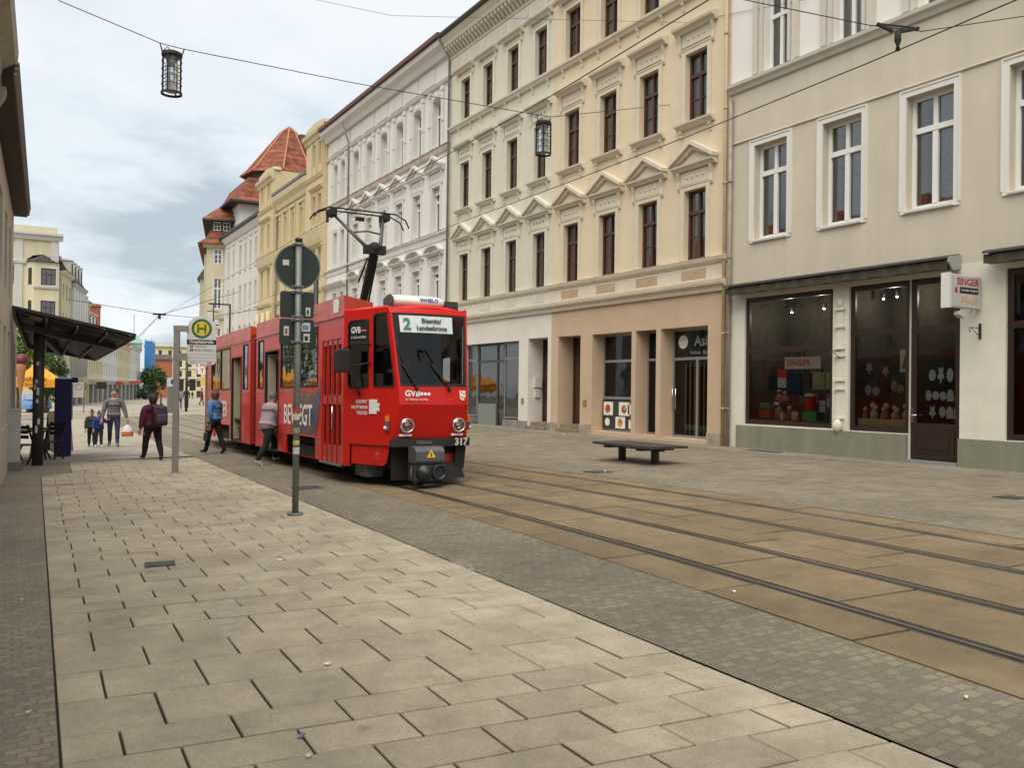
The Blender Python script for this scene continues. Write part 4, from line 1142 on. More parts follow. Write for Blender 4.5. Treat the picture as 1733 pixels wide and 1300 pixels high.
# ================================================================== LEFT SIDE
# near corner house on the left, its wall almost in line with the camera
AL = R(1.95)
def leftX(Y): return -.66+.0345*Y
ma = pbr('left_cream_render', (.60, .54, .43), .9, var=.10, scale=1.2, stain=.2, bump=.1)
mat2 = pbr('left_trim', (.44, .40, .33), .9, var=.15, stain=.3)
def left_building(name, label, Yn, Lw):
    return thing(name, label, 'building', (leftX(Yn), Yn, 0), PI/2-AL)
l0 = left_building('balcony_house', 'weathered stone house with bracketed cornices at the far left edge of the picture', -9, 22.0)
ops = [(1.2+2.3*i, 2.3+2.3*i, z0, z1) for i in range(9) for z0, z1 in ((.9, 3.1),)]
shell(l0, ma, 21.6, -.6, 6.9, 9, ops); simple_frames(l0, ops, .2, M_white)
mb = MB(); mb.prism([(0, 5.2), (-.12, 5.2), (-.16, 5.4), (-.30, 5.5), (-.32, 5.75), (0, 5.8)], 0, 21.6); mb.prism([(0, 4.2), (-.1, 4.2), (-.14, 4.5), (0, 4.55)], 0, 21.6)
mb.prism([(0, 6.6), (-.2, 6.6), (-.34, 6.8), (-.38, 7.05), (0, 7.05)], 0, 21.6)
for i in range(10): consoles(mb, .7+2.3*i, 4.6, 5.2, .2, .25); mb.box(.6+2.3*i, .95+2.3*i, -.26, 0, 6.0, 6.35)
mb.obj('cornice', mat2, l0)
gable_roof(l0, M_slate, 21.6, 7.06, 9, 1.6, .3)
l1 = left_building('eaves_house', 'low rendered house with deep brown boarded eaves at the far left edge', 12.65, 9.6)
ops = [(.9+2.1*i, 1.9+2.1*i, 3.3, 4.7) for i in range(4)]+[(.9+2.1*i, 2.0+2.1*i, .7, 2.6) for i in range(4)]
shell(l1, ma, 9.6, -.8, 5.3, 8, ops); simple_frames(l1, ops, .2, M_white)
M_eave = pbr('brown_eave_boards', (.035, .017, .013), .7, var=.3, scale=20)
mb = MB(); mb.prism([(-.26, 5.32), (-.30, 5.60), (.1, 5.72), (.1, 5.32)], -.4, 9.75); mb.obj('eaves', M_eave, l1)
mb = MB()
for k in range(3): mb.box(-.4, 9.76, -.305-.012*k, -.27, 5.36+.07*k, 5.385+.07*k)
mb.obj('fascia', pbr('pale_fascia', (.36, .33, .30), .8), l1)
gable_roof(l1, M_tile, 9.7, 5.72, 8, 3.4, .1)
l2 = left_building('annex', 'low white flat roofed annex beside the bus shelter', 22.4, 3.4)
m_an = pbr('annex_white', (.60, .57, .50), .9, var=.08, scale=2, stain=.15)
ops = [(.3, 1.0, -.0, 2.35), (1.5, 2.4, .2, 2.5)]
shell(l2, m_an, 3.3, -.9, 3.05, 5, ops); simple_frames(l2, ops, .16, pbr('grey_frame', (.25, .24, .22), .6))
mb = MB(); mb.box(-.1, 3.42, -.10, 5.1, 3.06, 3.16); mb.obj('roof', M_gut, l2)
# pale building across the side square, behind the trees
l3 = thing('square_house', 'pale building standing back across the side square behind the trees', 'building', (-15, 30, 0), PI/2)
ops = [(1.5+2.6*i, 2.6+2.6*i, z, z+2) for i in range(12) for z in (1.0, 4.4, 7.6)]
shell(l3, pbr('square_house_wall', (.6, .56, .46), .9, var=.08, stain=.12), 33, -1, 11, 10, ops); simple_frames(l3, ops, .2, M_white); gable_roof(l3, M_tile, 33, 11, 10, 4, .5)

# cream corner building, far left, facing us
L2Y = 100.0
c2 = thing('cream_corner_building', 'cream corner building with a square bay and wide brown windows above the bus shelter', 'building', (4.55, L2Y, 0), 0)
mc = pbr('pale_cream_render', (.62, .56, .39), .9, var=.06, scale=.8, stain=.12); mcg = pbr('pale_grey_pilaster', (.56, .55, .52), .9, var=.05, stain=.1)
mb = MB(); mb.wall(-12, 0, -2, 16.4, [(-5, -4.0, 11.6, 13.4), (-8, -7, 11.6, 13.4)], 0, .2)
mb.add([(-12, 0, 16.4), (0, 0, 16.4), (0, 9, 16.4), (-12, 9, 16.4)], [(0, 1, 2, 3)])
mb.box(-4.2, -.15, .02, 3, 16.41, 17.6)
mb.obj('wall', mc, c2)
mb = MB()
for x0, x1 in ((-3.95, -3.25), (-.75, -.05)):
    mb.box(x0, x1, -.12, -.002, -2 if x0 < -1 else 14.05, 16.2)
mb.prism([(0, 16.2), (-.25, 16.2), (-.35, 16.5), (-.6, 16.7), (-.6, 16.95), (.3, 17.0)], -4.5, .35); mb.prism([(0, 13.7), (-.2, 13.7), (-.25, 14.0), (0, 14.1)], -4.5, -2.9)
mb.obj('cornice', mcg, c2)
mbay = MB(); wbay = [(.95, 2.15, 11.55, 13.25), (.95, 2.15, 8.05, 9.95), (.95, 2.15, 4.6, 6.6)]
mb = MB(); mb.wall(-2.25, .0, 3, 13.9, [(-2.25+.62-.0, -2.25+1.95, a, c) for _, _, a, c in wbay], -.8, .2)
# chamfered left cheek with narrow windows
mb.add([(-3.0, 0, 3), (-2.25, -.8, 3), (-2.25, -.8, 13.9), (-3.0, 0, 13.9)], [(0, 1, 2, 3)]); mb.add([(0, -.8, 3), (0, 0, 3), (0, 0, 13.9), (0, -.8, 13.9)], [(0, 1, 2, 3)])
mb.add([(-3, 0, 3), (0, 0, 3), (0, -.8, 3), (-2.25, -.8, 3)], [(0, 1, 2, 3)])
bay = mb.obj('bay', mc, c2)
for _, _, a, c in wbay:
    mb = MB(); x0, x1 = -2.25+.62, -2.25+1.95
    for q in (0, .42, .86): mb.box(x0+q, x0+q+.1, -.72, -.66, a, c)
    mb.box(x1-.08, x1, -.721, -.662, a, c); mb.box(x0, x1, -.725, -.66, a, a+.1); mb.box(x0, x1, -.724, -.661, c-.1, c); mb.box(x0, x1, -.723, -.66, a+(c-a)*.62, a+(c-a)*.62+.09)
    o = mb.obj('window', M_brown, c2)
    MB().add([(x0, -.68, a), (x1, -.68, a), (x1, -.68, c), (x0, -.68, c)], [(0, 1, 2, 3)]).obj('pane', M_glass, o)
    MB().add([(x0-.1, -.55, a-.1), (x1+.1, -.55, a-.1), (x1+.1, -.55, c+.1), (x0-.1, -.55, c+.1)], [(0, 1, 2, 3)]).obj('room_backdrop', M_dark, o)
    mb = MB(); mb.box(x0-.14, x0-.01, -.85, -.801, a-.1, c+.14); mb.box(x1+.01, x1+.14, -.85, -.801, a-.1, c+.14); mb.box(x0-.01, x1+.01, -.85, -.801, c+.01, c+.14); mb.obj('surround', mcg, c2)
    mb = MB(); mb.plate([(-2.75, -.27-.015, a), (-2.45, -.59-.015, a), (-2.45, -.59-.015, c), (-2.75, -.27-.015, c)], (.02, .02, 0)); mb.obj('window', M_dark, c2)
mb = MB(); mb.add([(-3.2, .0, 13.92), (-2.35, -1.05, 13.92), (.3, -1.05, 13.92), (.3, 0, 13.92), (-1.4, 0, 14.75), (-2.3, 0, 14.6)], [(0, 1, 4, 5), (1, 2, 3, 4), (0, 3, 2, 1)]); mb.obj('bay_roof', M_slate, c2)
mb = MB(); mb.prism([(-.801, 11.2), (-.95, 11.2), (-1.0, 11.42), (-.801, 11.45)], -2.3, 0.05); mb.prism([(-.801, 7.7), (-.95, 7.7), (-1.0, 7.9), (-.801, 7.95)], -2.3, 0.05); mb.obj('belt_course', mcg, c2)
# its street side and the row beyond
SD = R(11.7)
def row_house(name, label, Ya, Yb, zt, wall, cols, floors, roof, rise, frame=M_white, mats=None, cat='building', ww_=.9, wh=1.7, D=9, gable=True, base=None):
    xa = 4.75+.207*(Ya-100); L = (Yb-Ya)/math.cos(SD)
    t = thing(name, label, cat, (xa, Ya, 0), PI/2-SD)
    ops = [(L*(i+.5)/cols-ww_/2, L*(i+.5)/cols+ww_/2, z, z+wh) for i in range(cols) for z in floors]
    mb = MB(); mb.wall(0, L, 1.9, zt, ops, 0, .22)
    mb.add([(0, 0, 1.9), (0, D, 1.9), (0, D, zt), (0, 0, zt)], [(0, 3, 2, 1)]); mb.add([(L, 0, -3), (L, D, -3), (L, D, zt), (L, 0, zt)], [(0, 1, 2, 3)])
    mb.obj('wall', wall, t)
    n = max(2, cols//2); so2 = [(L*(i+.12)/n, L*(i+.88)/n, -2, 1.5) for i in range(n)]
    mb = MB(); mb.wall(0, L, -3, 1.9, so2, -.01, .3); mb.obj('shop_wall', base or wall, t)
    mb = MB()
    for a, c, _, z in so2: mb.add([(a, .25, -2), (c, .25, -2), (c, .25, z), (a, .25, z)], [(0, 1, 2, 3)])
    mb.obj('shop_window', pbr('far_shop_pane', (.06, .06, .055), .15), t)
    for o_ in ops:
        mb = None
        w_, h_ = o_[1]-o_[0], o_[3]-o_[2]
        f = link('window', casement(w_, h_, frame, .68, .09, low=False), t, (o_[0], .16, o_[2])); link('pane', pane_mesh(w_, h_, pbr('far_pane', (.05, .055, .06), .12)), f, (0, .04, 0))
    mb = MB(); mb.prism([(0, zt-.35), (-.12, zt-.35), (-.3, zt-.15), (-.4, zt+.05), (0, zt+.05)], 0, L); mb.prism([(0, 2.0), (-.14, 2.0), (-.2, 2.25), (0, 2.3)], 0, L); mb.obj('cornice', mats or wall, t)
    if roof:
        mb = MB(); mb.prism([(-.4, zt+.06), (-.4, zt+.15), (D/2, zt+rise), (D, zt+.1), (D, zt+.06)], 0, L); mb.obj('roof', roof, t)
    return t, L
mw_ = pbr('far_white', (.64, .62, .57), .9, var=.06, stain=.1); my_ = pbr('far_yellow', (.62, .54, .36), .9, var=.06, stain=.12); mg_ = pbr('far_grey', (.50, .49, .46), .9, var=.08, stain=.12); mp_ = pbr('far_pinkish', (.62, .52, .42), .9, var=.06, stain=.1)
mgb = pbr('far_shop_base', (.36, .34, .29), .9, var=.15)
t1, _ = row_house('street_wing', 'cream side wing of the corner building, running down the street', 100.6, 106.6, 13.3, mc, 3, (3.6, 7.2, 10.4), M_slate, .6)
t2, L_ = row_house('columned_house', 'grey house with tall half columns and white dormers in its mansard', 106.7, 116.2, 12.7, mg_, 5, (3.4, 6.4, 9.4), M_slate, 1.0, base=mgb)
mb = MB()
for i in range(6): mb.tube([(.15+i*(L_-.3)/5, -.12, 2.3), (.15+i*(L_-.3)/5, -.12, 12.2)], .32, 10)
mb.obj('half_column', mg_, t2)
mb = MB(); mb.prism([(-.2, 12.8), (1.6, 16.0), (6, 16.4), (8, 12.8)], 0, L_); mb.obj('mansard', M_slate, t2)
for i in range(4):
    xx = .9+i*2.3
    mb = MB(); mb.box(xx, xx+1.2, .2, 2.2, 13.1, 15.3); mb.prism([(.1, 15.3), (.1, 15.42), (2.4, 15.7), (2.4, 15.3)], xx-.12, xx+1.32); d_ = mb.obj('dormer', mw_, t2)
    MB().box(xx+.2, xx+1.0, .17, .199, 13.4, 15.0).obj('dormer_window', M_dark, d_)
row_house('narrow_yellow_house', 'narrow yellow house beside the grey columned one', 116.3, 120.4, 11.6, my_, 2, (3.6, 6.4, 9.0), M_gut, .8)
t4_, L_ = row_house('dormer_house', 'pale yellow house with three grey dormers in a tiled roof, behind the shelter roof', 120.5, 134, 8.4, my_, 7, (2.9, 5.7), M_tile, 3.4, base=mgb)
for i in range(4):
    xx = 1.2+i*3.1
    mb = MB(); mb.box(xx, xx+1.3, .6, 3.2, 8.6, 10.9); mb.prism([(.4, 10.9), (.4, 11.05), (3.6, 11.4), (3.6, 10.9)], xx-.15, xx+1.45); d_ = mb.obj('dormer', mg_, t4_); MB().box(xx+.25, xx+1.05, .565, .599, 9.1, 10.6).obj('dormer_window', M_dark, d_)
M_rb = pbr('far_red_brick', (.36, .12, .06), .9, var=.3)
t5_, L_ = row_house('gabled_house', 'white house with a tall red tiled roof and gable, in the row down the street', 134.1, 152, 8.2, mw_, 6, (2.8, 5.6), M_tile, 4.2, base=mgb)
mb = MB(); mb.box(1, 3.2, .8, 4, 8.4, 12.6); mb.box(.8, 3.4, .7, 4, 12.6, 12.9); mb.obj('chimney', M_rb, t5_)
row_house('pale_row_house', 'cream row house under a low red roof, two before the blue net', 152.1, 172, 8.0, my_, 7, (2.7, 5.4), M_tile, 3.2, base=mgb)
t7_, L_ = row_house('green_gable_house', 'white house with copper green gable next to the blue scaffold net', 172.1, 193, 8.6, mw_, 6, (2.6, 5.5), M_tile, 2.6, base=mgb)
mb = MB(); mb.box(L_-3.2, L_-.2, -.3, 3, 8.6, 10.0); frustum(mb, (L_-3.4, L_, -.5, 3), 10.0, (L_-2.2, L_-1.2, .4, 2), 11.6); mb.obj('gable', pbr('copper_green', (.22, .42, .32), .8), t7_)
mb = MB(); mb.tube([(L_-3, 1, 9), (L_-3, 1, 16)], .05, 6); mb.obj('antenna', M_gut, t7_)
# scaffold wrapped in blue net
sc = thing('scaffold', 'tall scaffold wrapped in bright blue netting', 'scaffold', (25.2, 196, 0), PI/2-SD)
mb = MB(); mb.wall(0, 12, -2.2, 10.8, [], -1.3, .1); mb.add([(0, -1.3, -2.2), (0, 0, -2.2), (0, 0, 10.8), (0, -1.3, 10.8)], [(0, 1, 2, 3)]); mb.add([(0, -1.3, 10.8), (12, -1.3, 10.8), (12, 0, 10.8), (0, 0, 10.8)], [(0, 1, 2, 3)])
mb.obj('net', pbr('blue_net', (.03, .20, .52), .7, var=.35, scale=1.5, bump=.5, bscale=3), sc)
mb = MB()
for i in range(5):
    for yy in (-1.25, -.1): mb.tube([(.1+i*2.9, yy, -2.4), (.1+i*2.9, yy, 11.4)], .05, 6)
mb.obj('pole', M_zinc, sc)
# building closing the view
e0 = thing('closing_building', 'cream four storey building with arched top windows closing the far end of the street', 'building', (35.5, 276, 0), -R(8))
mce = pbr('end_cream', (.66, .58, .36), .9, var=.05, stain=.08)
ops = []
for i in range(9):
    x = 1.2+2.7*i
    ops += [(x, x+1.2, z, z+1.9) for z in (1.0, 4.0, 7.0)] + [(x, x+.9, 10.0, 11.9)] + ([(x, x+1.5, -2.2, -.2)] if i % 2 else [])
shell(e0, mce, 25, -3.5, 13.2, 10, ops)
for o_ in ops:
    w_, h_ = o_[1]-o_[0], o_[3]-o_[2]
    f = link('window', casement(w_, h_, M_brown, .68, .12, low=False), e0, (o_[0], .16, o_[2])); link('pane', pane_mesh(w_, h_, pbr('far_pane', (.05, .055, .06), .12)), f, (0, .04, 0))
mb = MB()
for z in (3.4, 6.4, 9.4): mb.prism([(0, z), (-.2, z), (-.25, z+.25), (0, z+.3)], 0, 25)
mb.prism([(0, 12.6), (-.3, 12.6), (-.7, 13.1), (-.7, 13.5), (0, 13.6)], -.3, 25.3); mb.obj('cornice', mce, e0)
br_ = thing('brick_house', 'low dark red brick house front beside the blue net', 'building', (31.6, 240, 0), -R(5))
mb = MB(); mb.wall(0, 6, -3, 8.0, [(1, 2, 3, 5), (3.4, 4.4, 3, 5), (1, 2, .2, 2.2), (3.4, 4.4, .2, 2.2)], 0, .3); mb.add([(6, 0, -3), (6, 9, -3), (6, 9, 8), (6, 0, 8)], [(0, 1, 2, 3)]); mb.obj('wall', M_rb, br_)
mb = MB(); mb.box(0, 6, .28, .3, -2, 6); mb.obj('window', M_dark, br_); MB().prism([(-.3, 8), (-.3, 8.2), (4, 9.6), (9, 8)], -.1, 6.1).obj('roof', M_slate, br_)

# ================================================================== TRAM
TRY = 14.0
tram = thing('tram', 'red articulated tram with open doors, showing line 2 above its windscreen', 'tram', (6.10, TRY, -.09))
tram.rotation_euler = (R(-.8), 0, R(-1.5))
M_red = pbr('tram_red', (.58, .014, .008), .32, spec=.28, coat=.12, var=.10, scale=1.5, bump=.04, bscale=2.5)
M_redm = pbr('tram_red_dusty', (.48, .022, .013), .38, coat=.3, var=.25, scale=3)
M_trk = pbr('tram_black', (.018, .018, .019), .45, var=.2)
M_rub = pbr('rubber_black', (.012, .012, .012), .8)
M_und = pbr('underframe', (.02, .018, .016), .85, var=.3)
M_bei = pbr('tram_interior_beige', (.42, .38, .27), .6, var=.1)
M_yel = pbr('grab_yellow', (.65, .42, .06), .4)
M_tgl = glass('tram_glass', tint=(.42, .46, .44), refl=.14, wav=.10)
M_tgl2 = glass('cab_glass', tint=(.34, .36, .33), refl=.0, wav=.03, ior=1.5)
M_lw = pbr('letter_white', (.78, .77, .74), .5)
M_chr = pbr('lamp_chrome', (.8, .8, .8), .12, 1.0)
M_lens = glass('lamp_lens', tint=(.9, .9, .9), refl=.12)
M_grey = pbr('tram_grey', (.10, .105, .11), .5, .2, var=.2)
M_roof = pbr('tram_roof', (.09, .09, .088), .8, var=.3)
SM = Matrix.Rotation(-PI/2, 4, 'Z')
def side_obj(mb, name, mat, yfar, x=-1.1, parent=None):
    o = mb.obj(name, mat, parent or tram); o.location = (x, yfar, 0); o.rotation_euler = (0, 0, -PI/2); return o
def glass_on_side(yfar, y0, y1, z0, z1, name='window', parent=None, x=-1.1, fr=.035, gm=None, mull=()):
    mb = MB(); a, b = yfar-y1, yfar-y0
    mb.box(a, a+fr, -.012, .03, z0, z1); mb.box(b-fr, b, -.012, .03, z0, z1); mb.box(a+fr, b-fr, -.012, .03, z0, z0+fr); mb.box(a+fr, b-fr, -.012, .03, z1-fr, z1)
    for m_ in mull: mb.box(yfar-m_-.05, yfar-m_+.05, -.010, .028, z0+fr, z1-fr)
    o = mb.obj(name, M_rub, parent or tram); o.location = (x, yfar, 0); o.rotation_euler = (0, 0, -PI/2)
    g = MB(); g.add([(a+.01, .012, z0+.01), (b-.01, .012, z0+.01), (b-.01, .012, z1-.01), (a+.01, .012, z1-.01)], [(0, 1, 2, 3)]); g.obj('pane', gm or M_tgl, o)
    return o
# --- front section, left side
YA = 6.82
S = lambda y: YA-y
win_main = (1.67, 4.46, 1.66, 2.80); win_nar = (6.05, 6.60, 1.66, 2.80); dr1 = (.24, 1.40, .30, 2.50); dr2 = (4.62, 5.88, .30, 2.52)
arch = (1.80, 3.98, .0, .70)
def sop(w): return (S(w[1]), S(w[0]), w[2], w[3])
mb = MB(); mb.wall(0, S(.12), .30, 2.90, [sop(win_main), sop(win_nar), sop(dr1), sop(dr2), sop(arch)], 0, .05)
body = side_obj(mb, 'body', M_red, YA)
# window trims and step lines on the side
mb = MB()
for y0, y1 in ((1.42, 4.58), (5.92, 6.80)): mb.box(S(y1), S(y0), -.012, 0, 1.575, 1.595); mb.box(S(y1), S(y0), -.012, 0, .70, .715)
mb.box(0, S(.12), -.03, .0, 2.865, 2.89)
side_obj(mb, 'trim_strip', M_redm, YA)
glass_on_side(YA, *win_main, mull=(3.05,)); glass_on_side(YA, *win_nar)
# roof casing along the left edge
mb = MB(); mb.wall(0, S(.12), 2.90, 3.23, [], 0, .1)
mb.add([(0, 0, 3.23), (S(.12), 0, 3.23), (S(.12), .52, 3.13), (0, .52, 3.13)], [(0, 1, 2, 3)])
mb.add([(S(.12), 0, 2.90), (S(.12), .52, 2.97), (S(.12), .52, 3.13), (S(.12), 0, 3.23)], [(0, 1, 2, 3)])
mb.add([(0, 0, 2.90), (0, .52, 2.97), (0, .52, 3.13), (0, 0, 3.23)], [(0, 3, 2, 1)])
mb.add([(0, .52, 2.9), (S(.12), .52, 2.9), (S(.12), .52, 3.13), (0, .52, 3.13)], [(0, 3, 2, 1)])
M_case = pbr('tram_casing_red', (.56, .055, .026), .30, spec=.3, coat=.12, var=.35, scale=2.2, bump=.35, bscale=5)
side_obj(mb, 'roof_casing', M_case, YA)
# folding front door, closed: four tall leaves with two tiers of slots
def fold_door(yfar, y0, y1, z0, z1, x=-1.1, parent=None):
    n = 4; w = (y1-y0)/n; a0 = yfar-y1
    ops = []
    for k in range(n):
        a = a0+w*k
        ops += [(a+.055, a+w-.055, 1.50, z1-.10, .03), (a+.055, a+w-.055, .62, 1.34, .03)]
    mb = MB(); mb.wall(a0, a0+w*n, z0, z1, ops, .02, .03)
    for k in range(1, n): mb.box(a0+w*k-.008, a0+w*k+.008, .004, .019, z0, z1)
    o = mb.obj('door', M_redm, parent or tram); o.location = (x, yfar, 0); o.rotation_euler = (0, 0, -PI/2)
    g = MB()
    for q in ops: g.add([(q[0], .045, q[2]), (q[1], .045, q[2]), (q[1], .045, q[3]), (q[0], .045, q[3])], [(0, 1, 2, 3)])
    g.obj('pane', glass('door_glass', tint=(.25, .27, .26), refl=.06), o)
    h = MB(); h.tube([(a0+w*2+.06, -.0, .9), (a0+w*2+.06, -.0, 1.3)], .012, 6); h.obj('handle', M_chr, o)
    mb = MB(); mb.box(a0-.02, a0+w*n+.02, -.04, .2, z0-.035, z0); mb.obj('step', M_zinc, o)
    return o
fold_door(YA, *dr1)
def open_door(yfar, y0, y1, z0, z1, x=-1.1):
    a, b = yfar-y1, yfar-y0
    mb = MB(); mb.box(a, a+.03, -.015, .06, z0, z1); mb.box(b-.03, b, -.015, .06, z0, z1); mb.box(a+.03, b-.03, -.012, .06, z1-.03, z1)
    o = mb.obj('doorway', M_trk, tram); o.location = (x, yfar, 0); o.rotation_euler = (0, 0, -PI/2)
    # folded leaves standing inward on the far side, glazed in two tiers
    mb = MB(); mb.box(a+.035, a+.085, .05, .62, z0+.02, z1-.06)
    l = mb.obj('door_leaf', M_bei, o)
    g = MB(); g.box(a+.086, a+.096, .22, .56, 1.45, z1-.2); g.box(a+.0865, a+.0965, .22, .56, .75, 1.3); g.obj('leaf_pane', M_trk, l)
    mb = MB(); mb.box(a+.09, b-.04, .0, .45, z0-.04, z0+.005); mb.box(a+.09, b-.04, .45, .8, z0+.005, z0+.29); mb.obj('step', M_und, o)
    mb = MB(); mb.tube([(a+.16, .12, .66), (a+.24, .2, .72), (a+.55, .55, 1.35)], .022, 8); mb.obj('grab_rail', M_yel, o)
    return o
open_door(YA, *dr2)
# lower skirts beside the front bogie
mb = MB(); mb.plate([(S(4.6), 0.005, .30), (S(4.02), .005, .30), (S(3.9), .005, .69), (S(4.6), .005, .69)], (0, .03, 0)); side_obj(mb, 'skirt', M_red, YA); mb = MB(); mb.plate([(S(1.85), .005, .30+.39), (S(1.62), .005, .30), (S(1.44), .005, .30), (S(1.44), .005, .69)], (0, .03, 0)); side_obj(mb, 'skirt', M_red, YA)
# --- tapered front panel (left) and its mirror
TL = Vector((.48, -1.34)).length
def uf(z):   # front edge of the tapered panel at height z
    pts = [(.66, 1.22), (.80, 1.26), (1.35, 1.455), (1.65, 1.42), (2.86, 1.19), (2.95, 1.15)]
    if z <= pts[0][0]: return pts[0][1]
    for (a, ua), (b, ub) in zip(pts, pts[1:]):
        if z <= b: return ua+(ub-ua)*(z-a)/(b-a)
    return pts[-1][1]
def TP(u, z, out_=0.0, sgn=-1):
    return (sgn*(1.1-.48/TL*u+out_*1.34/TL), .12-1.34/TL*u-out_*.48/TL, z)
M_cabgl = glass('cab_side_glass', tint=(.28, .30, .29), refl=.04)
for sgn in (-1, 1):
    mb = MB()
    def quad(u0, u1, z0, z1, q=None):
        P_ = [TP(u0, z0, 0, sgn), TP(u1 if u1 else uf(z0), z0, 0, sgn), TP(u1 if u1 else uf(z1), z1, 0, sgn), TP(u0, z1, 0, sgn)]
        mb.add(P_, [(0, 1, 2, 3) if sgn < 0 else (0, 3, 2, 1)])
    W1 = (.12, .67, 1.63, 2.77); W2z = (1.63, 2.86)
    for z0, z1 in ((.30, .66), (.66, .80), (.80, 1.35), (1.35, 1.63)): 
        if z0 == .30: quad(.0, .19, z0, z1)
        elif z0 == .66: quad(0, 1.24, z0, z1)
        else: quad(0, None, z0, z1)
    quad(0, .12, 1.63, 2.86); quad(.67, .79, 1.63, 2.86); quad(.12, .67, 2.77, 2.86)
    for k in range(6):
        z0, z1 = 1.63+1.23*k/6, 1.63+1.23*(k+1)/6
        P_ = [TP(uf(z0)-.10, z0, 0, sgn), TP(uf(z0), z0, 0, sgn), TP(uf(z1), z1, 0, sgn), TP(uf(z1)-.07, z1, 0, sgn)]
        mb.add(P_, [(0, 1, 2, 3)])
    quad(0, None, 2.86, 2.95)
    mb.obj('front_quarter', M_red, tram)
    def tw_(pts, name, ring=.03):
        g = MB(); g.add([TP(u, z, -.015, sgn) for u, z in pts], [list(range(len(pts)))]); 
        f = MB(); n = len(pts)
        cu = sum(p[0] for p in pts)/n; cz = sum(p[1] for p in pts)/n
        inn = [(u+(cu-u)*ring*2.2, z+(cz-z)*ring*1.1) for u, z in pts]
        outp = [(u+(cu-u)*-.04, z+(cz-z)*-.02) for u, z in pts]
        f.add([TP(u, z, .008, sgn) for u, z in outp]+[TP(u, z, .008, sgn) for u, z in inn], [(k, (k+1) % n, n+(k+1) % n, n+k) for k in range(n)])
        o = f.obj(name, M_rub, tram); g.obj('pane', M_cabgl, o); return o
    def rounded(u0, u1, z0, z1, r=.08):
        pts = []
        for cx, cz, a0 in ((u1-r, z0+r, -90), (u1-r, z1-r, 0), (u0+r, z1-r, 90), (u0+r, z0+r, 180)):
            for k in range(4): a = R(a0+30*k); pts.append((cx+r*math.cos(a), cz+r*math.sin(a)))
        return pts
    tw_(rounded(.12, .67, 1.63, 2.77), 'cab_window')
    tw_([(.80, 1.68), (.84, 1.64), (uf(1.64)-.12, 1.64), (uf(1.7)-.09, 1.70), (uf(2.8)-.08, 2.80), (uf(2.85)-.12, 2.85), (.83, 2.85), (.79, 2.80)], 'quarter_window')
    mb = MB(); P_ = [TP(.20, .34, -.02, sgn), TP(1.04, .34, -.02, sgn), TP(1.12, .40, -.02, sgn), TP(1.19, .655, -.02, sgn), TP(.20, .655, -.02, sgn)]
    mb.plate(P_, (0.02*sgn*-1, .03, 0)); mb.obj('skirt', M_red, tram)
    mb = MB(); P_ = [TP(.12, .68, .015, sgn), TP(uf(.68)+.0, .68, .015, sgn), TP(uf(.8), .80, .015, sgn), TP(.12, .80, .015, sgn)]; mb.plate(P_, (.012*sgn*-1, 0.012, 0)); mb.obj('trim_strip', M_red, tram)
    mb = MB(); q = TP(1.175, 1.12, .02, sgn); mb.cbox(q, (.07, .09, .10), Matrix.Rotation(-.35*sgn*-1, 3, 'Z')); o = mb.obj('indicator', pbr('indicator_orange', (.65, .16, .02), .3), tram)
    mb = MB(); q = TP(1.17, .99, .02, sgn); mb.cbox(q, (.07, .09, .13), Matrix.Rotation(-.35*sgn*-1, 3, 'Z')); q2 = TP(1.17, .97, .055, sgn); mb.cur = 1; mb.ball(q2, .032); mb.obj('side_lamp', [M_grey, pbr('lamp_white', (.85, .85, .82), .2)], tram)
# lettering on the left quarter
def TPM(u, z, out_=.012):
    return TM(TP(u, z, out_), (.48, -1.34, 0), (0, 0, 1))
for k, s_ in enumerate(('GERHART', 'HAUPTMANN', 'THEATER')): text('lettering', s_, .085, M_lw, tram, TPM(.66, 1.39-.095*k), align='RIGHT', sx=.82, bold=.001)
mb = MB(); pts = [(.70, 1.19), (.90, 1.19), (.90, 1.25), (.97, 1.23), (.97, 1.29), (.90, 1.31), (.97, 1.31), (.97, 1.37), (.90, 1.37), (.92, 1.43), (.70, 1.43)]
mb.add([TP(u, z, .012) for u, z in pts], [list(range(len(pts)))]); mb.obj('emblem', M_lw, tram)
text('lettering', '317', .14, M_lw, tram, TPM(.90, .50, -.002), bold=-.002); text('lettering', '317', .14, M_redm, tram, TPM(.90, .50, .001), bold=-.012)
mb = MB(); mb.add([TP(u, z, -.006) for u, z in ((.15, 2.38), (.64, 2.38), (.64, 2.72), (.15, 2.72))], [(0, 1, 2, 3)]); mb.obj('window_film', M_trk, tram)
text('lettering', 'GVB', .15, M_lw, tram, TPM(.33, 2.60, .006), bold=.003, sx=.9)
for k in range(3):
    mb = MB(); mb.add([TP(.50+.045*k+.018*math.cos(a*PI/4), 2.59+.018*math.sin(a*PI/4), .006) for a in range(8)], [list(range(8))]); mb.obj('emblem', pbr('dot_orange', (.7, .25, .06), .5), tram)
text('lettering', 'in Takt mit Görlitz', .058, M_lw, tram, TPM(.40, 2.48, .006), sx=.9)
mb = MB(); mb.add([TP(u, z, -.03) for u, z in ((.27, 1.66), (.64, 1.66), (.64, 2.02), (.27, 2.02))], [(0, 1, 2, 3)]); sh_ = mb.obj('notice', pbr('paper_white', (.6, .58, .54), .8), tram)
text('lettering', '1', .3, pbr('signred', (.5, .03, .03), .5), sh_, TPM(.46, 1.83, -.022), bold=.012)
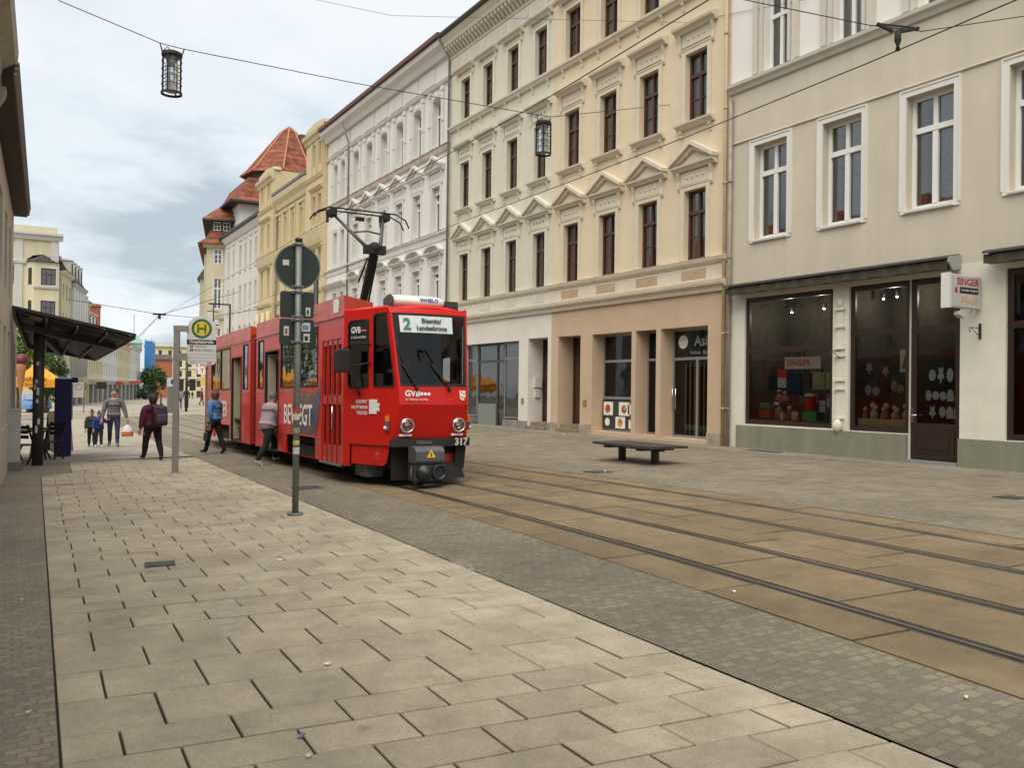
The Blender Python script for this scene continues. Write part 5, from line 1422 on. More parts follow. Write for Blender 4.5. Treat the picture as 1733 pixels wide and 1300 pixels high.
# --- front face
LV = [(.66, -1.03), (.80, -1.07), (1.35, -1.25), (1.65, -1.215), (2.86, -1.0), (2.95, -.965)]
def yf(z):
    for (a, ya), (b, yb) in zip(LV, LV[1:]):
        if a <= z <= b: return ya+(yb-ya)*(z-a)/(b-a)
    return LV[0][1] if z < LV[0][0] else LV[-1][1]
def hw(z): return 1.1-.48/TL*uf(z)
def FP(s, z, out_=0.0): # s in -1..1 across, slightly bowed
    return (s*hw(z), yf(z)-.06*(1-s*s)-out_, z)
def face(mb, z0, z1, s0=-1, s1=1, n=8, nz=1, out_=0.0):
    vs = []; 
    for j in range(nz+1):
        for i in range(n+1): vs.append(FP(s0+(s1-s0)*i/n, z0+(z1-z0)*j/nz, out_))
    mb.add(vs, [(j*(n+1)+i, j*(n+1)+i+1, (j+1)*(n+1)+i+1, (j+1)*(n+1)+i) for j in range(nz) for i in range(n)])
mb = MB(); mb.sm = False
face(mb, .80, 1.35); face(mb, 1.35, 1.65); face(mb, 2.86, 2.95)
face(mb, 1.65, 2.86, -1, -.945, 1, 4); face(mb, 1.65, 2.86, .945, 1, 1, 4)
mb.obj('front_panel', M_red, tram)
mb = MB(); e_ = .006
face(mb, 1.65, 1.70, -.945, .945, 8, 1, e_); face(mb, 2.82, 2.86, -.945, .945, 8, 1, e_); face(mb, 1.70, 2.82, -.945, -.88, 1, 4, e_); face(mb, 1.70, 2.82, .88, .945, 1, 4, e_)
face(mb, 2.50, 2.82, -.88, -.80, 1, 1, e_*.5)
ws = mb.obj('windscreen', M_rub, tram)
mb = MB(); face(mb, 1.69, 2.83, -.9, .9, 8, 4, -.004); mb.obj('pane', M_tgl2, ws)
# line board behind the glass
mb = MB(); n = 6; vs = []
for z in (2.535, 2.815):
    for i in range(n+1): vs.append(FP(-.80+1.37*i/n, z, .008))
mb.add(vs, [(i, i+1, n+2+i, n+1+i) for i in range(n)]); brd = mb.obj('line_board', pbr('board_white', (.66, .70, .70), .35, var=.08), tram)
fd = Vector((0, yf(2.82)-yf(2.53), .29)).normalized()
def FM(x, z, out_): 
    s = x/hw(z); p = FP(s, z, out_); return TM(p, (1, .12*s/ .66, 0), fd if z > 1.65 else (0, yf(z+.1)-yf(z-.1), .2))
text('line_number', '2', .27, pbr('line_green', (.05, .19, .13), .5), brd, FM(-.43, 2.665, .022), bold=.008)
text('destination', 'Biesnitz/', .105, pbr('board_black', (.06, .08, .08), .5), brd, FM(.0, 2.735, .022), bold=.004)
text('destination', 'Landeskrone', .105, pbr('board_black', (.06, .08, .08), .5), brd, FM(.0, 2.615, .022), bold=.004)
text('lettering', 'GVB', .135, M_lw, tram, FM(-.40, 1.525, .010), bold=.004)
for k in range(3):
    mb = MB(); mb.add([FP((-.245+.062*k+.028*math.cos(a*PI/6))/hw(1.52), 1.525+.028*math.sin(a*PI/6), .012) for a in range(12)], [list(range(12))]); mb.obj('emblem', M_lw, tram)
text('lettering', 'im Takt mit Görlitz', .048, M_lw, tram, FM(-.33, 1.435, .010))
mb = MB(); mb.add([FP((.50+dx)/hw(1.5), z, .012) for dx, z in ((-.06, 1.585), (.06, 1.58), (.065, 1.50), (.04, 1.43), (.0, 1.42), (-.045, 1.45))], [list(range(6))][0:1]); em = mb.obj('coat_of_arms', M_lw, tram)
mb = MB()
for dx, z in ((-.02, 1.56), (.03, 1.53), (-.01, 1.48), (.03, 1.46)): mb.add([FP((.50+dx+a)/hw(1.5), z+c, .014) for a, c in ((-.015, -.01), (.02, -.012), (.015, .012), (-.02, .01))], [(0, 1, 2, 3)])
mb.obj('crest_detail', M_red, em)
# headlights, white strips, bumper, coupler
for x in (-.46, .46):
    s = x/hw(1.01); p = Vector(FP(s, 1.01)); Mx = Matrix.Translation(p) @ Matrix.Rotation(R(90), 4, 'X')
    mb = MB(); mb.sm = True; mb.lathe([(.118, -.03), (.122, .05), (.108, .075), (.094, .06), (.09, .02), (.05, -.02), (.0, -.03)], 24, Mx, False); o = mb.obj('headlight', M_chr, tram)
    mb = MB(); mb.sm = True; mb.lathe([(.094, .062), (.07, .078), (.03, .086), (.0, .088)], 24, Mx, False); mb.obj('lens', M_lens, o)
    mb = MB(); mb.sm = True; mb.ball(p+Vector((0, -.02, 0)), .022); mb.obj('bulb', pbr('lamp_white', (.85, .85, .82), .2), o)
    mb = MB(); mb.cbox(Vector(FP(s*.98, .85, .02)), (.21, .03, .035), Matrix.Rotation(.10*s, 3, 'Z')); mb.obj('lamp_strip', pbr('strip_white', (.9, .9, .88), .3), tram)
mb = MB(); n = 10; vs = []
for z, o_ in ((.66, .03), (.66, .09), (.79, .09), (.80, .02)):
    for i in range(n+1): s = -1.0+2.0*i/n; vs.append((s*(hw(.7)+.02), yf(.7)-.06*(1-s*s)-o_, z))
mb.add(vs, [(j*(n+1)+i, j*(n+1)+i+1, (j+1)*(n+1)+i+1, (j+1)*(n+1)+i) for j in range(3) for i in range(n)]+[(0, n+1, 2*n+2, 3*n+3), (n, 4*n+3, 3*n+2, 2*n+1)])
mb.obj('bumper', M_trk, tram)
text('lettering', '317', .165, M_lw, tram, TM((.53, yf(.7)-.125, .725), (1, .10, 0), (0, 0, 1)), bold=.005); text('lettering', '317', .165, M_trk, tram, TM((.53, yf(.7)-.131, .725), (1, .10, 0), (0, 0, 1)), bold=-.009)
cp = MB(); cp.sm = False
cp.prism([(-1.15, .40), (-1.47, .40), (-1.50, .44), (-1.50, .60), (-1.44, .665), (-1.30, .68), (-1.15, .66)], -.42, .08)
cpo = cp.obj('coupler', M_grey, tram, bevel=.01)
mb = MB(); mb.box(-.44, .10, -1.45, -1.2, .12, .39); mb.sm = True
mb.lathe([(.13, .0), (.13, .05), (.11, .07), (.05, .13), (.0, .14)], 18, Matrix.Translation((-.27, -1.45, .26)) @ Matrix.Rotation(R(90), 4, 'X'), False)
mb.lathe([(.12, .0), (.13, .05), (.10, .05), (.09, -.1), (.0, -.1)], 18, Matrix.Translation((.0, -1.45, .26)) @ Matrix.Rotation(R(90), 4, 'X'), False)
mb.tube([(-.46, -1.42, .36), (-.50, -1.46, .2), (-.42, -1.5, .08)], .022, 8); mb.tube([(.05, -1.42, .05), (-.3, -1.48, .06)], .02, 8)
mb.obj('coupler_head', pbr('coupler_iron', (.05, .052, .056), .45, .5, var=.3), cpo)
mb = MB(); mb.add([(-.245, -1.508, .50), (-.085, -1.508, .50), (-.165, -1.508, .635)], [(0, 1, 2)]); mb.cur = 1; mb.add([(-.175, -1.510, .52), (-.150, -1.510, .52), (-.155, -1.510, .58), (-.170, -1.510, .58)], [(0, 1, 2, 3)]); mb.obj('warning_sign', [pbr('sign_yellow', (.75, .48, .03), .5), M_trk], cpo)
mb = MB(); mb.box(-.30, -.02, -1.22, -1.16, .70, .755); mb.obj('socket', M_grey, tram)
mb = MB(); mb.add([(-.62, -.9, .66), (.62, -.9, .66), (.62, -.9, .10), (-.62, -.9, .10)], [(0, 3, 2, 1)]); mb.obj('underside', M_und, tram)
mb = MB(); mb.plate([(.05, -1.30, .10), (.66, -1.05, .12), (.60, -.95, .38), (.05, -1.12, .38)], (.0, .04, 0)); mb.plate([(.48, -1.02, .34), (.66, -1.0, .26), (.70, -1.0, .64), (.50, -1.02, .64)], (0, .04, 0)); mb.obj('plough', M_rub, tram)
mb = MB(); mb.plate([(.30, -.95, .22), (.58, -.92, .26), (.60, -.92, .52), (.30, -.95, .52)], (0, .03, 0)); mb.obj('apron', M_redm, tram)
# roof of the cab: shallow crown over the windscreen
mb = MB(); n = 8; rows = []
prof = [(.15, 2.95, 1.1), (-.5, 2.95, None), (-.965, 2.95, None)]
vs = []
secs = [(-.965, hw(2.95), 2.95, .06), (-.93, hw(2.95)-.02, 2.975, .085), (-.6, .80, 3.0, .09), (.15, 1.06, 3.02, .10), (6.82, 1.06, 3.02, .10)]
for y, h_, z, cz in secs:
    for i in range(n+1): s = -1+2*i/n; vs.append((s*h_, y-(.06*(1-s*s) if y < -.9 else 0), z+cz*(1-s*s)-.05))
mb.add(vs, [(j*(n+1)+i, j*(n+1)+i+1, (j+1)*(n+1)+i+1, (j+1)*(n+1)+i) for j in range(len(secs)-1) for i in range(n)])
mb.m = [0 if k < 16 else 1 for k in range(len(mb.f))]
mb.obj('roof', [M_red, M_roof], tram)
mb = MB()
for sgn in (-1, 1): mb.add([TP(0, 2.95, 0, sgn), TP(uf(2.95), 2.95, 0, sgn), (sgn*(hw(2.95)-.02), -.93, 2.985), (sgn*.8, -.6, 2.98), (sgn*1.06, .15, 2.99)], [(0, 1, 2, 3, 4) if sgn < 0 else (4, 3, 2, 1, 0)])
mb.obj('roof_edge', M_red, tram)
# white capsule on the roof
mb = MB(); mb.sm = True; n = 16; vs = []
for x, sc_ in ((-.52, 1), (-.40, 1), (.30, 1), (.42, .8), (.50, .45), (.53, .1)):
    for k in range(n): a = 2*PI*k/n; vs.append((x, -.50+.24*math.cos(a)*sc_, 3.09+.125*math.sin(a)*sc_))
mb.add(vs, [(j*n+k, j*n+(k+1) % n, (j+1)*n+(k+1) % n, (j+1)*n+k) for j in range(5) for k in range(n)])
cpz = mb.obj('roof_unit', pbr('unit_white', (.72, .71, .66), .35, var=.08), tram)
mb = MB(); mb.lathe([(.22, 0), (.22, .015), (.0, .015)], 16, Matrix.Translation((-.52, -.50, 3.09)) @ Matrix.Rotation(R(-90), 4, 'Y') @ Matrix.Diagonal((.55, 1.05, 1, 1)), False)
for k in range(4): mb.box(-.55, -.538, -.68+.11*k, -.63+.11*k, 3.05, 3.16)
mb.obj('grille', pbr('grille_dark', (.10, .095, .08), .7), cpz)
text('lettering', 'WHELO', .095, pbr('letter_blue', (.03, .06, .35), .5), cpz, TM((.12, -.737, 3.12), (1, 0, 0), (0, .25, 1)), bold=.003)
mb = MB(); mb.prism([(-.75, 2.95), (-.72, 3.13), (-.35, 3.16), (-.30, 2.98)], .42, .66); mb.obj('roof_box', M_trk, tram)
mb = MB(); mb.ball((-.28, -.05, 3.16), (.12, .12, .13)); mb.tube([(-.22, -.1, 3.18), (-.12, -.14, 3.2), (-.08, -.14, 3.02)], .03, 8); mb.obj('bell', M_rub, tram)
# mirror and its arms, wipers
mb = MB(); mb.box(-1.36, -1.20, -.58, -.12, 1.88, 2.26); mr_ = mb.obj('mirror', M_rub, tram, bevel=.03)
MB().tube([(-1.28, -.35, 2.25), (-1.15, -.5, 2.36), TP(.72, 2.36)], .014, 8).obj('arm', M_rub, mr_); MB().tube([(-1.26, -.4, 1.95), TP(.72, 2.05)], .014, 8).obj('arm', M_rub, mr_)
mb = MB(); mb.tube([(-.96, -.35, 1.5), (-1.12, -.18, 1.95)], .02, 8); mb.obj('mirror_stay', M_rub, tram)
for x, dx in ((-.33, -.22), (.25, -.30)):
    mb = MB(); p = Vector(FP(x/hw(1.6), 1.60, .02)); q = Vector(FP((x+dx)/hw(2.05), 2.02, .045)); mb.ball(p, .035); mb.tube([p+Vector((0, -.02, 0)), q], .012, 6); w_ = mb.obj('wiper', M_rub, tram)
    mb = MB(); mb.bar(Vector(FP((x+dx*.42)/hw(1.8), 1.80, .018)), Vector(FP((x+dx*1.28)/hw(2.25), 2.28, .018)), .018); mb.obj('blade', M_rub, w_)
# cab inside
mb = MB(); mb.box(-.60, .60, -1.12, -.75, 1.35, 1.62); mb.obj('dashboard', pbr('dash_grey', (.05, .05, .052), .6), tram)
mb = MB(); mb.box(-.25, .25, .25, .42, 1.2, 2.15); mb.box(-.25, .25, -.2, .3, 1.15, 1.3); mb.obj('driver_seat', pbr('seat_dark', (.04, .045, .05), .8), tram, bevel=.04)
mb = MB(); mb.box(-1.0, 1.0, .62, .66, .9, 2.9); mb.obj('cab_partition', pbr('partition', (.05, .042, .03), .7), tram)
# --- rear section
YB = 13.0; S2 = lambda y: YB-y
rw = (9.95, 12.78, 1.66, 2.82); rn = (7.74, 8.30, 1.66, 2.80); rd = (8.50, 9.76, .32, 2.53); ra = (10.0, 12.3, .0, .70)
def sop2(w): return (S2(w[1]), S2(w[0]), w[2], w[3])
mb = MB(); mb.wall(0, S2(7.48), .30, 2.90, [sop2(rw), sop2(rn), sop2(rd), sop2(ra)], 0, .05); side_obj(mb, 'body', M_red, YB)
glass_on_side(YB, *rw, mull=(11.34,)); glass_on_side(YB, *rn); open_door(YB, *rd)
mb = MB(); mb.wall(0, S2(7.48), 2.90, 3.23, [], 0, .1); mb.add([(0, 0, 3.23), (S2(7.48), 0, 3.23), (S2(7.48), .52, 3.13), (0, .52, 3.13)], [(0, 1, 2, 3)]); mb.add([(S2(7.48), 0, 2.9), (S2(7.48), .52, 2.97), (S2(7.48), .52, 3.13), (S2(7.48), 0, 3.23)], [(0, 1, 2, 3)])
side_obj(mb, 'roof_casing', M_case, YB)
mb = MB(); mb.box(0, S2(7.48), -.03, .0, 2.865, 2.89)
for y0, y1 in ((9.8, 12.95), (7.5, 8.48)): mb.box(S2(y1), S2(y0), -.012, 0, 1.575, 1.595); mb.box(S2(y1), S2(y0), -.012, 0, .70, .715)
side_obj(mb, 'trim_strip', M_redm, YB)
mb = MB(); 
for k in range(9): mb.box(-1.0+.0, 1.0, 6.84+.07*k, 6.88+.07*k, .35, 2.95)
mb.box(-.93, .93, 6.82, 7.48, .4, 2.88); mb.obj('bellows', M_rub, tram)
for y in (6.82, 7.48):
    mb = MB(); mb.wall(-1.1, 1.1, .3, 3.02, [(-.7, .7, .9, 2.8)], 0, .02); o = mb.obj('end_frame', M_redm, tram); o.location = (0, y, 0)
# tapered tail with its own folding door
tl = bpy.data.objects.new('tail', None); 
mb = MB(); TLn = Vector((.35, 3.0)).length
mb.wall(0, TLn, .30, 2.62, [(.15, TLn-1.3, .33, 2.45)], 0, .05); mb.add([(0, 0, 2.62), (TLn, 0, 2.62), (TLn, 0, 2.9), (0, 0, 2.9)], [(0, 1, 2, 3)])
tail = mb.obj('tail_side', M_redm, tram); tail.location = (-.75, 16.0, 0); tail.rotation_euler = (0, 0, math.atan2(-3.0, -.35))
mb = MB()
for k in range(4): mb.box(.17+.4*k, .17+.4*k+.34, .02, .05, .36, 2.42)
mb.obj('door', pbr('dark_red_door', (.14, .015, .012), .4), tail)
mb = MB(); mb.add([(-.75, 16, .3), (.75, 16, .3), (.75, 16, 2.9), (-.75, 16, 2.9)], [(0, 3, 2, 1)]); mb.add([(.75, 16, .3), (1.1, 13, .3), (1.1, 13, 2.9), (.75, 16, 2.9)], [(0, 3, 2, 1)]); mb.obj('tail_end', M_red, tram)
mb = MB(); mb.add([(-1.06, 7.48, 3.0), (1.06, 7.48, 3.0), (1.06, 13, 3.0), (-1.06, 13, 3.0)], [(0, 1, 2, 3)]); mb.add([(-1.06, 13, 3.0), (1.06, 13, 3.0), (.72, 16, 2.92), (-.72, 16, 2.92)], [(0, 1, 2, 3)]); mb.obj('roof', M_roof, tram)
# far side, floor, ceiling, seats: what shows through the glass
mb = MB(); mb.wall(0, 6.7, .30, 2.95, [(.3, 1.4, .9, 2.5), (1.6, 4.4, 1.66, 2.8), (4.7, 6.5, 1.66, 2.8)], 0, .05); o = mb.obj('body', M_red, tram); o.location = (1.1, .12, 0); o.rotation_euler = (0, 0, PI/2)
mb = MB(); mb.wall(0, 5.52, .30, 2.95, [(.3, 2.3, 1.66, 2.8), (2.6, 5.3, 1.66, 2.8)], 0, .05); o = mb.obj('body', M_red, tram); o.location = (1.1, 7.48, 0); o.rotation_euler = (0, 0, PI/2)
mb = MB()
for x in (1.085,):
    mb.add([(x, .3, 1.0), (x, 6.7, 1.0), (x, 6.7, 2.85), (x, .3, 2.85)], [(0, 1, 2, 3)]); mb.add([(x, 7.6, 1.0), (x, 12.9, 1.0), (x, 12.9, 2.85), (x, 7.6, 2.85)], [(0, 1, 2, 3)])
mb.obj('window', M_tgl, tram)
mb = MB()
for y0, y1 in ((-.9, 6.82), (7.48, 13.0)):
    w_ = 1.05 if y0 > 0 else .62
    mb.box(-1.04, 1.04, max(y0, .15), y1, .86, .90)
mb.box(-.6, .6, -.9, .14, .86, .9)
mb.obj('floor', pbr('tram_floor', (.06, .055, .05), .8), tram)
mb = MB(); mb.box(-1.04, 1.04, .15, 6.82, 2.84, 2.88); mb.box(-1.04, 1.04, 7.48, 13.0, 2.84, 2.88); mb.box(-.6, .6, -.92, .14, 2.84, 2.88); mb.obj('ceiling', M_bei, tram)
M_seat = pbr('seat_blue_grey', (.07, .08, .10), .7)
def seat():
    mb = MB(); mb.box(-.2, .2, -.2, .2, .40, .47); mb.box(-.2, .2, .17, .23, .45, .95); mb.box(-.03, .03, -.03, .03, 0, .40); return mb.mesh('seat', M_seat)
sm_ = seat()
for y in (2.0, 2.8, 3.6, 4.3, 6.2, 8.0, 10.2, 11.0, 11.8, 12.5):
    link('seat', sm_, tram, (-.78, y, .9)); link('seat', sm_, tram, (.78, y, .9))
mb = MB()
for y in (1.5, 4.5, 6.0, 8.4, 9.9): mb.tube([(-.45, y, .9), (-.45, y, 2.84)], .018, 8)
mb.obj('grab_pole', M_yel, tram)
# bogies and underframe
for yc in (2.9, 11.1):
    mb = MB(); mb.box(-.86, .86, yc-1.0, yc+1.0, .30, .62); mb.box(-.95, -.86, yc-.9, yc+.9, .28, .5); mb.box(.86, .95, yc-.9, yc+.9, .28, .5); bg_ = mb.obj('bogie', M_und, tram)
    for yy in (-.9, .9):
        for x in (-.52, .42):
            m_ = MB(); m_.lathe([(.0, 0), (.35, .0), (.35, .11), (.0, .11)], 20, Matrix.Translation((x, yc+yy, .36)) @ Matrix.Rotation(R(90), 4, 'Y'), False); m_.obj('wheel', M_und, bg_)
for q in ((-.9, .9, .3, 1.6, .30, .8), (-.9, .9, 4.2, 6.7, .34, .8), (-.9, .9, 7.6, 9.9, .34, .8), (-.55, .55, -.85, .295, .25, .6)): MB().box(*q).obj('underframe', M_und, tram)
mb = MB(); mb.box(-.85, -.55, -.35, .2, .12, .36); mb.obj('sandbox', M_grey, tram)
# pantograph
pg = MB(); yb = 2.45
pg.box(-.45, .45, yb-.55, yb+.7, 3.12, 3.20); pgo = pg.obj('pantograph', M_rub, tram)
mb = MB(); mb.bar((0, yb, 3.2), (.0, yb-.75, 4.32), .13, .10); mb.tube([(.15, yb+.1, 3.2), (.12, yb-.62, 4.25)], .02, 8); mb.tube([(-.16, yb-.3, 3.75), (-.08, yb-.6, 4.2)], .02, 6); mb.obj('lower_arm', M_rub, pgo)
mb = MB(); mb.cbox((0, yb-.78, 4.34), (.42, .16, .16)); mb.ball((0, yb-.78, 4.38), .12); mb.obj('knee', M_rub, pgo)
mb = MB(); mb.tube([(-.12, yb-.75, 4.36), (-.60, yb+.10, 5.18)], [.04, .03], 8); mb.tube([(.12, yb-.75, 4.36), (.50, yb+.10, 5.18)], [.04, .03], 8); mb.tube([(-.32, yb-.38, 4.72), (.0, yb-.36, 4.78), (.33, yb-.33, 4.74)], .018, 6); mb.obj('upper_arm', pbr('panto_grey', (.06, .06, .06), .5), pgo)
mb = MB()
for yy in (-.08, .22):
    mb.tube([(-1.0, yb+yy, 5.02), (-.92, yb+yy, 5.14), (-.70, yb+yy, 5.24), (.70, yb+yy, 5.24), (.92, yb+yy, 5.14), (1.0, yb+yy, 4.98)], .016, 8)
for x in (-.6, .52): mb.box(x-.06, x+.06, yb-.1, yb+.25, 5.10, 5.23); mb.box(x-.12, x-.08, yb, yb+.05, 4.95, 5.15)
mb.box(-.10, .08, yb+.05, yb+.1, 5.06, 5.14); mb.obj('pan_head', M_rub, pgo)
# advertising art and lettering on the flank
def sidequad(mb, y0, y1, z0, z1, out_=.004): mb.add([(-1.1-out_, y1, z0), (-1.1-out_, y0, z0), (-1.1-out_, y0, z1), (-1.1-out_, y1, z1)], [(0, 1, 2, 3)])
def artmat(name, cols, sc=3.0):
    mt = bpy.data.materials.new(name); mt.use_nodes = True; t = mt.node_tree; b = t.nodes['Principled BSDF']; b.inputs['Roughness'].default_value = .3
    tc = N(t, 'ShaderNodeTexCoord'); n = N(t, 'ShaderNodeTexNoise', Scale=sc, Detail=3.0, Distortion=.8); t.links.new(tc.outputs['Object'], n.inputs['Vector'])
    cr = N(t, 'ShaderNodeValToRGB'); cr.color_ramp.interpolation = 'EASE'; e = cr.color_ramp.elements
    for i, c in enumerate(cols):
        p = .32+.36*i/(len(cols)-1)
        if i < 2: e[i].position = p; e[i].color = (*c, 1)
        else: x_ = e.new(p); x_.color = (*c, 1)
    t.links.new(n.outputs[0], cr.inputs[0]); t.links.new(cr.outputs[0], b.inputs['Base Color']); return mt
M_art = artmat('flank_art', [(.02, .03, .08), (.04, .07, .20), (.16, .03, .03), (.05, .06, .06), (.22, .12, .08)])
mb = MB(); pts = [(3.55, .74), (1.75, .74), (1.62, 1.0), (1.44, 1.5), (1.45, 1.9), (1.66, 1.57), (2.0, 1.52), (2.4, 1.56), (2.9, 1.50), (3.35, 1.57), (3.15, 1.2), (3.3, .95)]
mb.add([(-1.1045, y, z) for y, z in pts], [list(range(len(pts)))]); mb.obj('flank_art', M_art, tram)
text('lettering', 'BEWEGT', .58, M_lw, tram, TM((-1.112, 3.05, 1.09), (0, -1, 0), (0, 0, 1)), bold=.010, sx=.94)
text('lettering', 'WEITER', .60, M_lw, tram, TM((-1.112, 11.25, 1.11), (0, -1, 0), (0, 0, 1)), bold=.010, sx=.92)
mb = MB(); pts = [(.72, 2.96), (.42, 2.96), (.42, 3.03), (.36, 3.06), (.42, 3.09), (.36, 3.13), (.42, 3.16), (.42, 3.2), (.72, 3.2)]
mb.add([(-1.106, y, z) for y, z in pts], [list(range(len(pts)))]); mb.obj('emblem', M_lw, tram)
text('lettering', 'GERHART HAUPTMANN THEATER', .13, pbr('faded_white', (.62, .36, .30), .5), tram, TM((-1.106, 2.3, 3.06), (0, -1, 0), (0, 0, 1)))
text('lettering', 'WEITER BEWEGT', .17, pbr('faded_white', (.62, .36, .30), .5), tram, TM((-1.106, 10.3, 3.06), (0, -1, 0), (0, 0, 1)))

# ================================================================== STREET FURNITURE
def g3(X, Y, dz=0): return (X, Y, gz(X, Y)+dz)
M_galv = pbr('galvanised_pole', (.19, .205, .185), .5, .4, var=.25, scale=8)
M_sback = pbr('sign_back_dark', (.018, .030, .024), .55, var=.3, scale=4)
M_blackp = pbr('black_paint', (.02, .02, .02), .5, var=.2)
M_lgrey = pbr('stop_grey', (.27, .255, .245), .5, .2, var=.06)
M_stick = pbr('sticker_white', (.62, .6, .58), .7, var=.2, scale=30)
# pole with the backs of three signs
sp = thing('sign_pole', 'tall grey pole carrying the dark backs of a round sign and two square signs', 'sign post', g3(3.21, 10.85), -.10)
mb = MB(); mb.tube([(0, 0, -.05), (0, 0, 3.50)], .041, 14); mb.cur = 1; mb.tube([(0, 0, 3.50), (0, 0, 3.55)], .046, 14); mb.cur = 0; mb.tube([(0, 0, 0), (0, 0, .03)], .10, 14); mb.obj('pole', [M_galv, M_blackp], sp)
mb = MB(); mb.sm = False; mb.lathe([(0, 0), (.275, 0), (.285, -.012), (.285, .012), (.275, .014), (0, .014)], 40, Matrix.Translation((0, .07, 3.19)) @ Matrix.Rotation(R(90), 4, 'X'), False)
rs_ = mb.obj('round_sign', M_sback, sp)
mb = MB(); mb.lathe([(.276, -.018), (.292, -.018), (.292, .018), (.276, .018)], 40, Matrix.Translation((0, .07, 3.19)) @ Matrix.Rotation(R(90), 4, 'X'), False); mb.obj('rim', M_galv, rs_)
def rrect(mb, x0, x1, z0, z1, y, t, r=.03):
    pts = []
    for cx, cz, a0 in ((x1-r, z0+r, -90), (x1-r, z1-r, 0), (x0+r, z1-r, 90), (x0+r, z0+r, 180)):
        for k in range(4): a = R(a0+30*k); pts.append((cx+r*math.cos(a), y, cz+r*math.sin(a)))
    return mb.plate(pts, (0, t, 0))
mb = MB(); rrect(mb, -.215, .215, 2.53, 2.87, .062, .012); s1_ = mb.obj('square_sign', M_sback, sp)
mb = MB(); rrect(mb, -.22, .22, 2.19, 2.515, .062, .012); s2_ = mb.obj('square_sign', M_sback, sp)
mb = MB()
for z in (2.50, 2.545, 2.86, 3.47, 2.93, 2.22): mb.box(-.075, .075, .030, .061, z-.018, z+.018); mb.tube([(0, 0, z-.02), (0, 0, z+.02)], .050, 12)
mb.obj('clamp', M_zinc, sp)
stk = [(.11, .17, 2.56, 2.67, s1_), (.06, .17, 2.36, 2.47, s2_), (-.165, -.10, 2.30, 2.42, s2_), (.085, .165, 2.22, 2.33, s2_)]
for k, (a, b_, c, d, par) in enumerate(stk):
    mb = MB(); mb.box(a, b_, .0585, .0615, c, d); o = mb.obj('sticker', M_stick, par)
    mb = MB(); mb.box(a+.015, b_-.02, .0565, .0583, c+.02, d-.03); mb.obj('print', pbr('sticker_print%d' % (k % 3), [(.02, .02, .02), (.15, .3, .36), (.4, .06, .06)][k % 3], .6, var=.4, scale=60), o)
mb = MB(); mb.box(-.19, -.11, .0505, .0538, 3.20, 3.27); mb.obj('sticker', M_stick, rs_)
for z, h, c in ((1.30, .07, (.55, .06, .05)), (1.22, .10, (.6, .6, .55)), (.90, .06, (.62, .5, .15)), (.78, .09, (.6, .6, .58)), (1.05, .07, (.3, .32, .22))):
    mb = MB(); mb.lathe([(.043, 0), (.043, h)], 14, Matrix.Translation((0, 0, z)), False); mb.obj('sticker', pbr('band_%d' % int(z*100), c, .6, var=.4, scale=40), sp)
# tram stop mast
hs = thing('tram_stop_sign', 'grey tram stop mast with an arched H board and two listed lines', 'stop sign', g3(2.93, 18.15), -.30)
mb = MB(); mb.box(-.058, .058, -.045, .045, -.05, 2.88); mb.box(-.09, .09, -.08, .08, 0, .02); mb.obj('mast', M_lgrey, hs, bevel=.012)
MB().box(-.062, .22, -.05, .05, 2.83, 2.95).obj('arm', M_lgrey, hs); MB().box(-.062, .20, -.05, .05, 2.26, 2.40).obj('arm', M_lgrey, hs)
bx0, bx1, bz0, bz1 = .19, .75, 2.18, 2.88
pts = [(bx0, 0, bz0+.05), (bx0+.05, 0, bz0), (bx1-.05, 0, bz0), (bx1, 0, bz0+.05)]
for k in range(13): a = PI*k/12; pts.append((.47+.28*math.cos(a), 0, bz1+.0+.28*math.sin(a)))
mb = MB(); mb.plate([(x, -.02, z) for x, _, z in pts], (0, .04, 0)); brd_ = mb.obj('board', pbr('board_pale', (.60, .585, .58), .45, var=.04), hs)
def dsk(mb, r0, r1, y, n=36):
    vs = [(.47+r*math.cos(2*PI*k/n), y, bz1+.02+r*math.sin(2*PI*k/n)) for r in (r0, r1) for k in range(n)]
    mb.add(vs, [(k, (k+1) % n, n+(k+1) % n, n+k) for k in range(n)])
mb = MB(); dsk(mb, .0, .145, -.023); mb.cur = 1; dsk(mb, .145, .195, -.024); mb.cur = 0; mb.obj('roundel', [pbr('roundel_yellow', (.66, .47, .03), .5), pbr('roundel_green', (.02, .13, .05), .5)], brd_)
mb = MB(); 
for a, b_, c, d in ((-.085, -.05, -.09, .09), (.05, .085, -.09, .09), (-.05, .05, -.018, .018)): mb.box(.47+a, .47+b_, -.0262, -.0245, bz1+.02+c, bz1+.02+d)
mb.obj('letter', pbr('roundel_green', (.02, .13, .05), .5), brd_)
mb = MB(); mb.box(bx0, bx1, -.0245, -.0205, 2.585, 2.675); bl = mb.obj('name_band', pbr('band_navy', (.012, .015, .03), .5), brd_)
text('lettering', 'Hospitalstraße', .082, M_lw, bl, TM((.47, -.028, 2.632), (1, 0, 0), (0, 0, 1)), bold=.001, sx=.95)
mb = MB(); mb.box(bx0+.065, bx0+.12, -.024, -.0205, 2.52, 2.57); mb.obj('line_box', pbr('line_red', (.55, .02, .02), .5), brd_)
mb = MB(); mb.box(bx0+.065, bx0+.12, -.024, -.0205, 2.45, 2.50); mb.obj('line_box', pbr('line_dkgreen', (.03, .07, .04), .5), brd_)
M_tx = pbr('small_print', (.16, .16, .17), .6)
for s_, z in (('1', 2.545), ('2', 2.475)): text('lettering', s_, .05, M_lw, brd_, TM((bx0+.092, -.0262, z), (1, 0, 0), (0, 0, 1)))
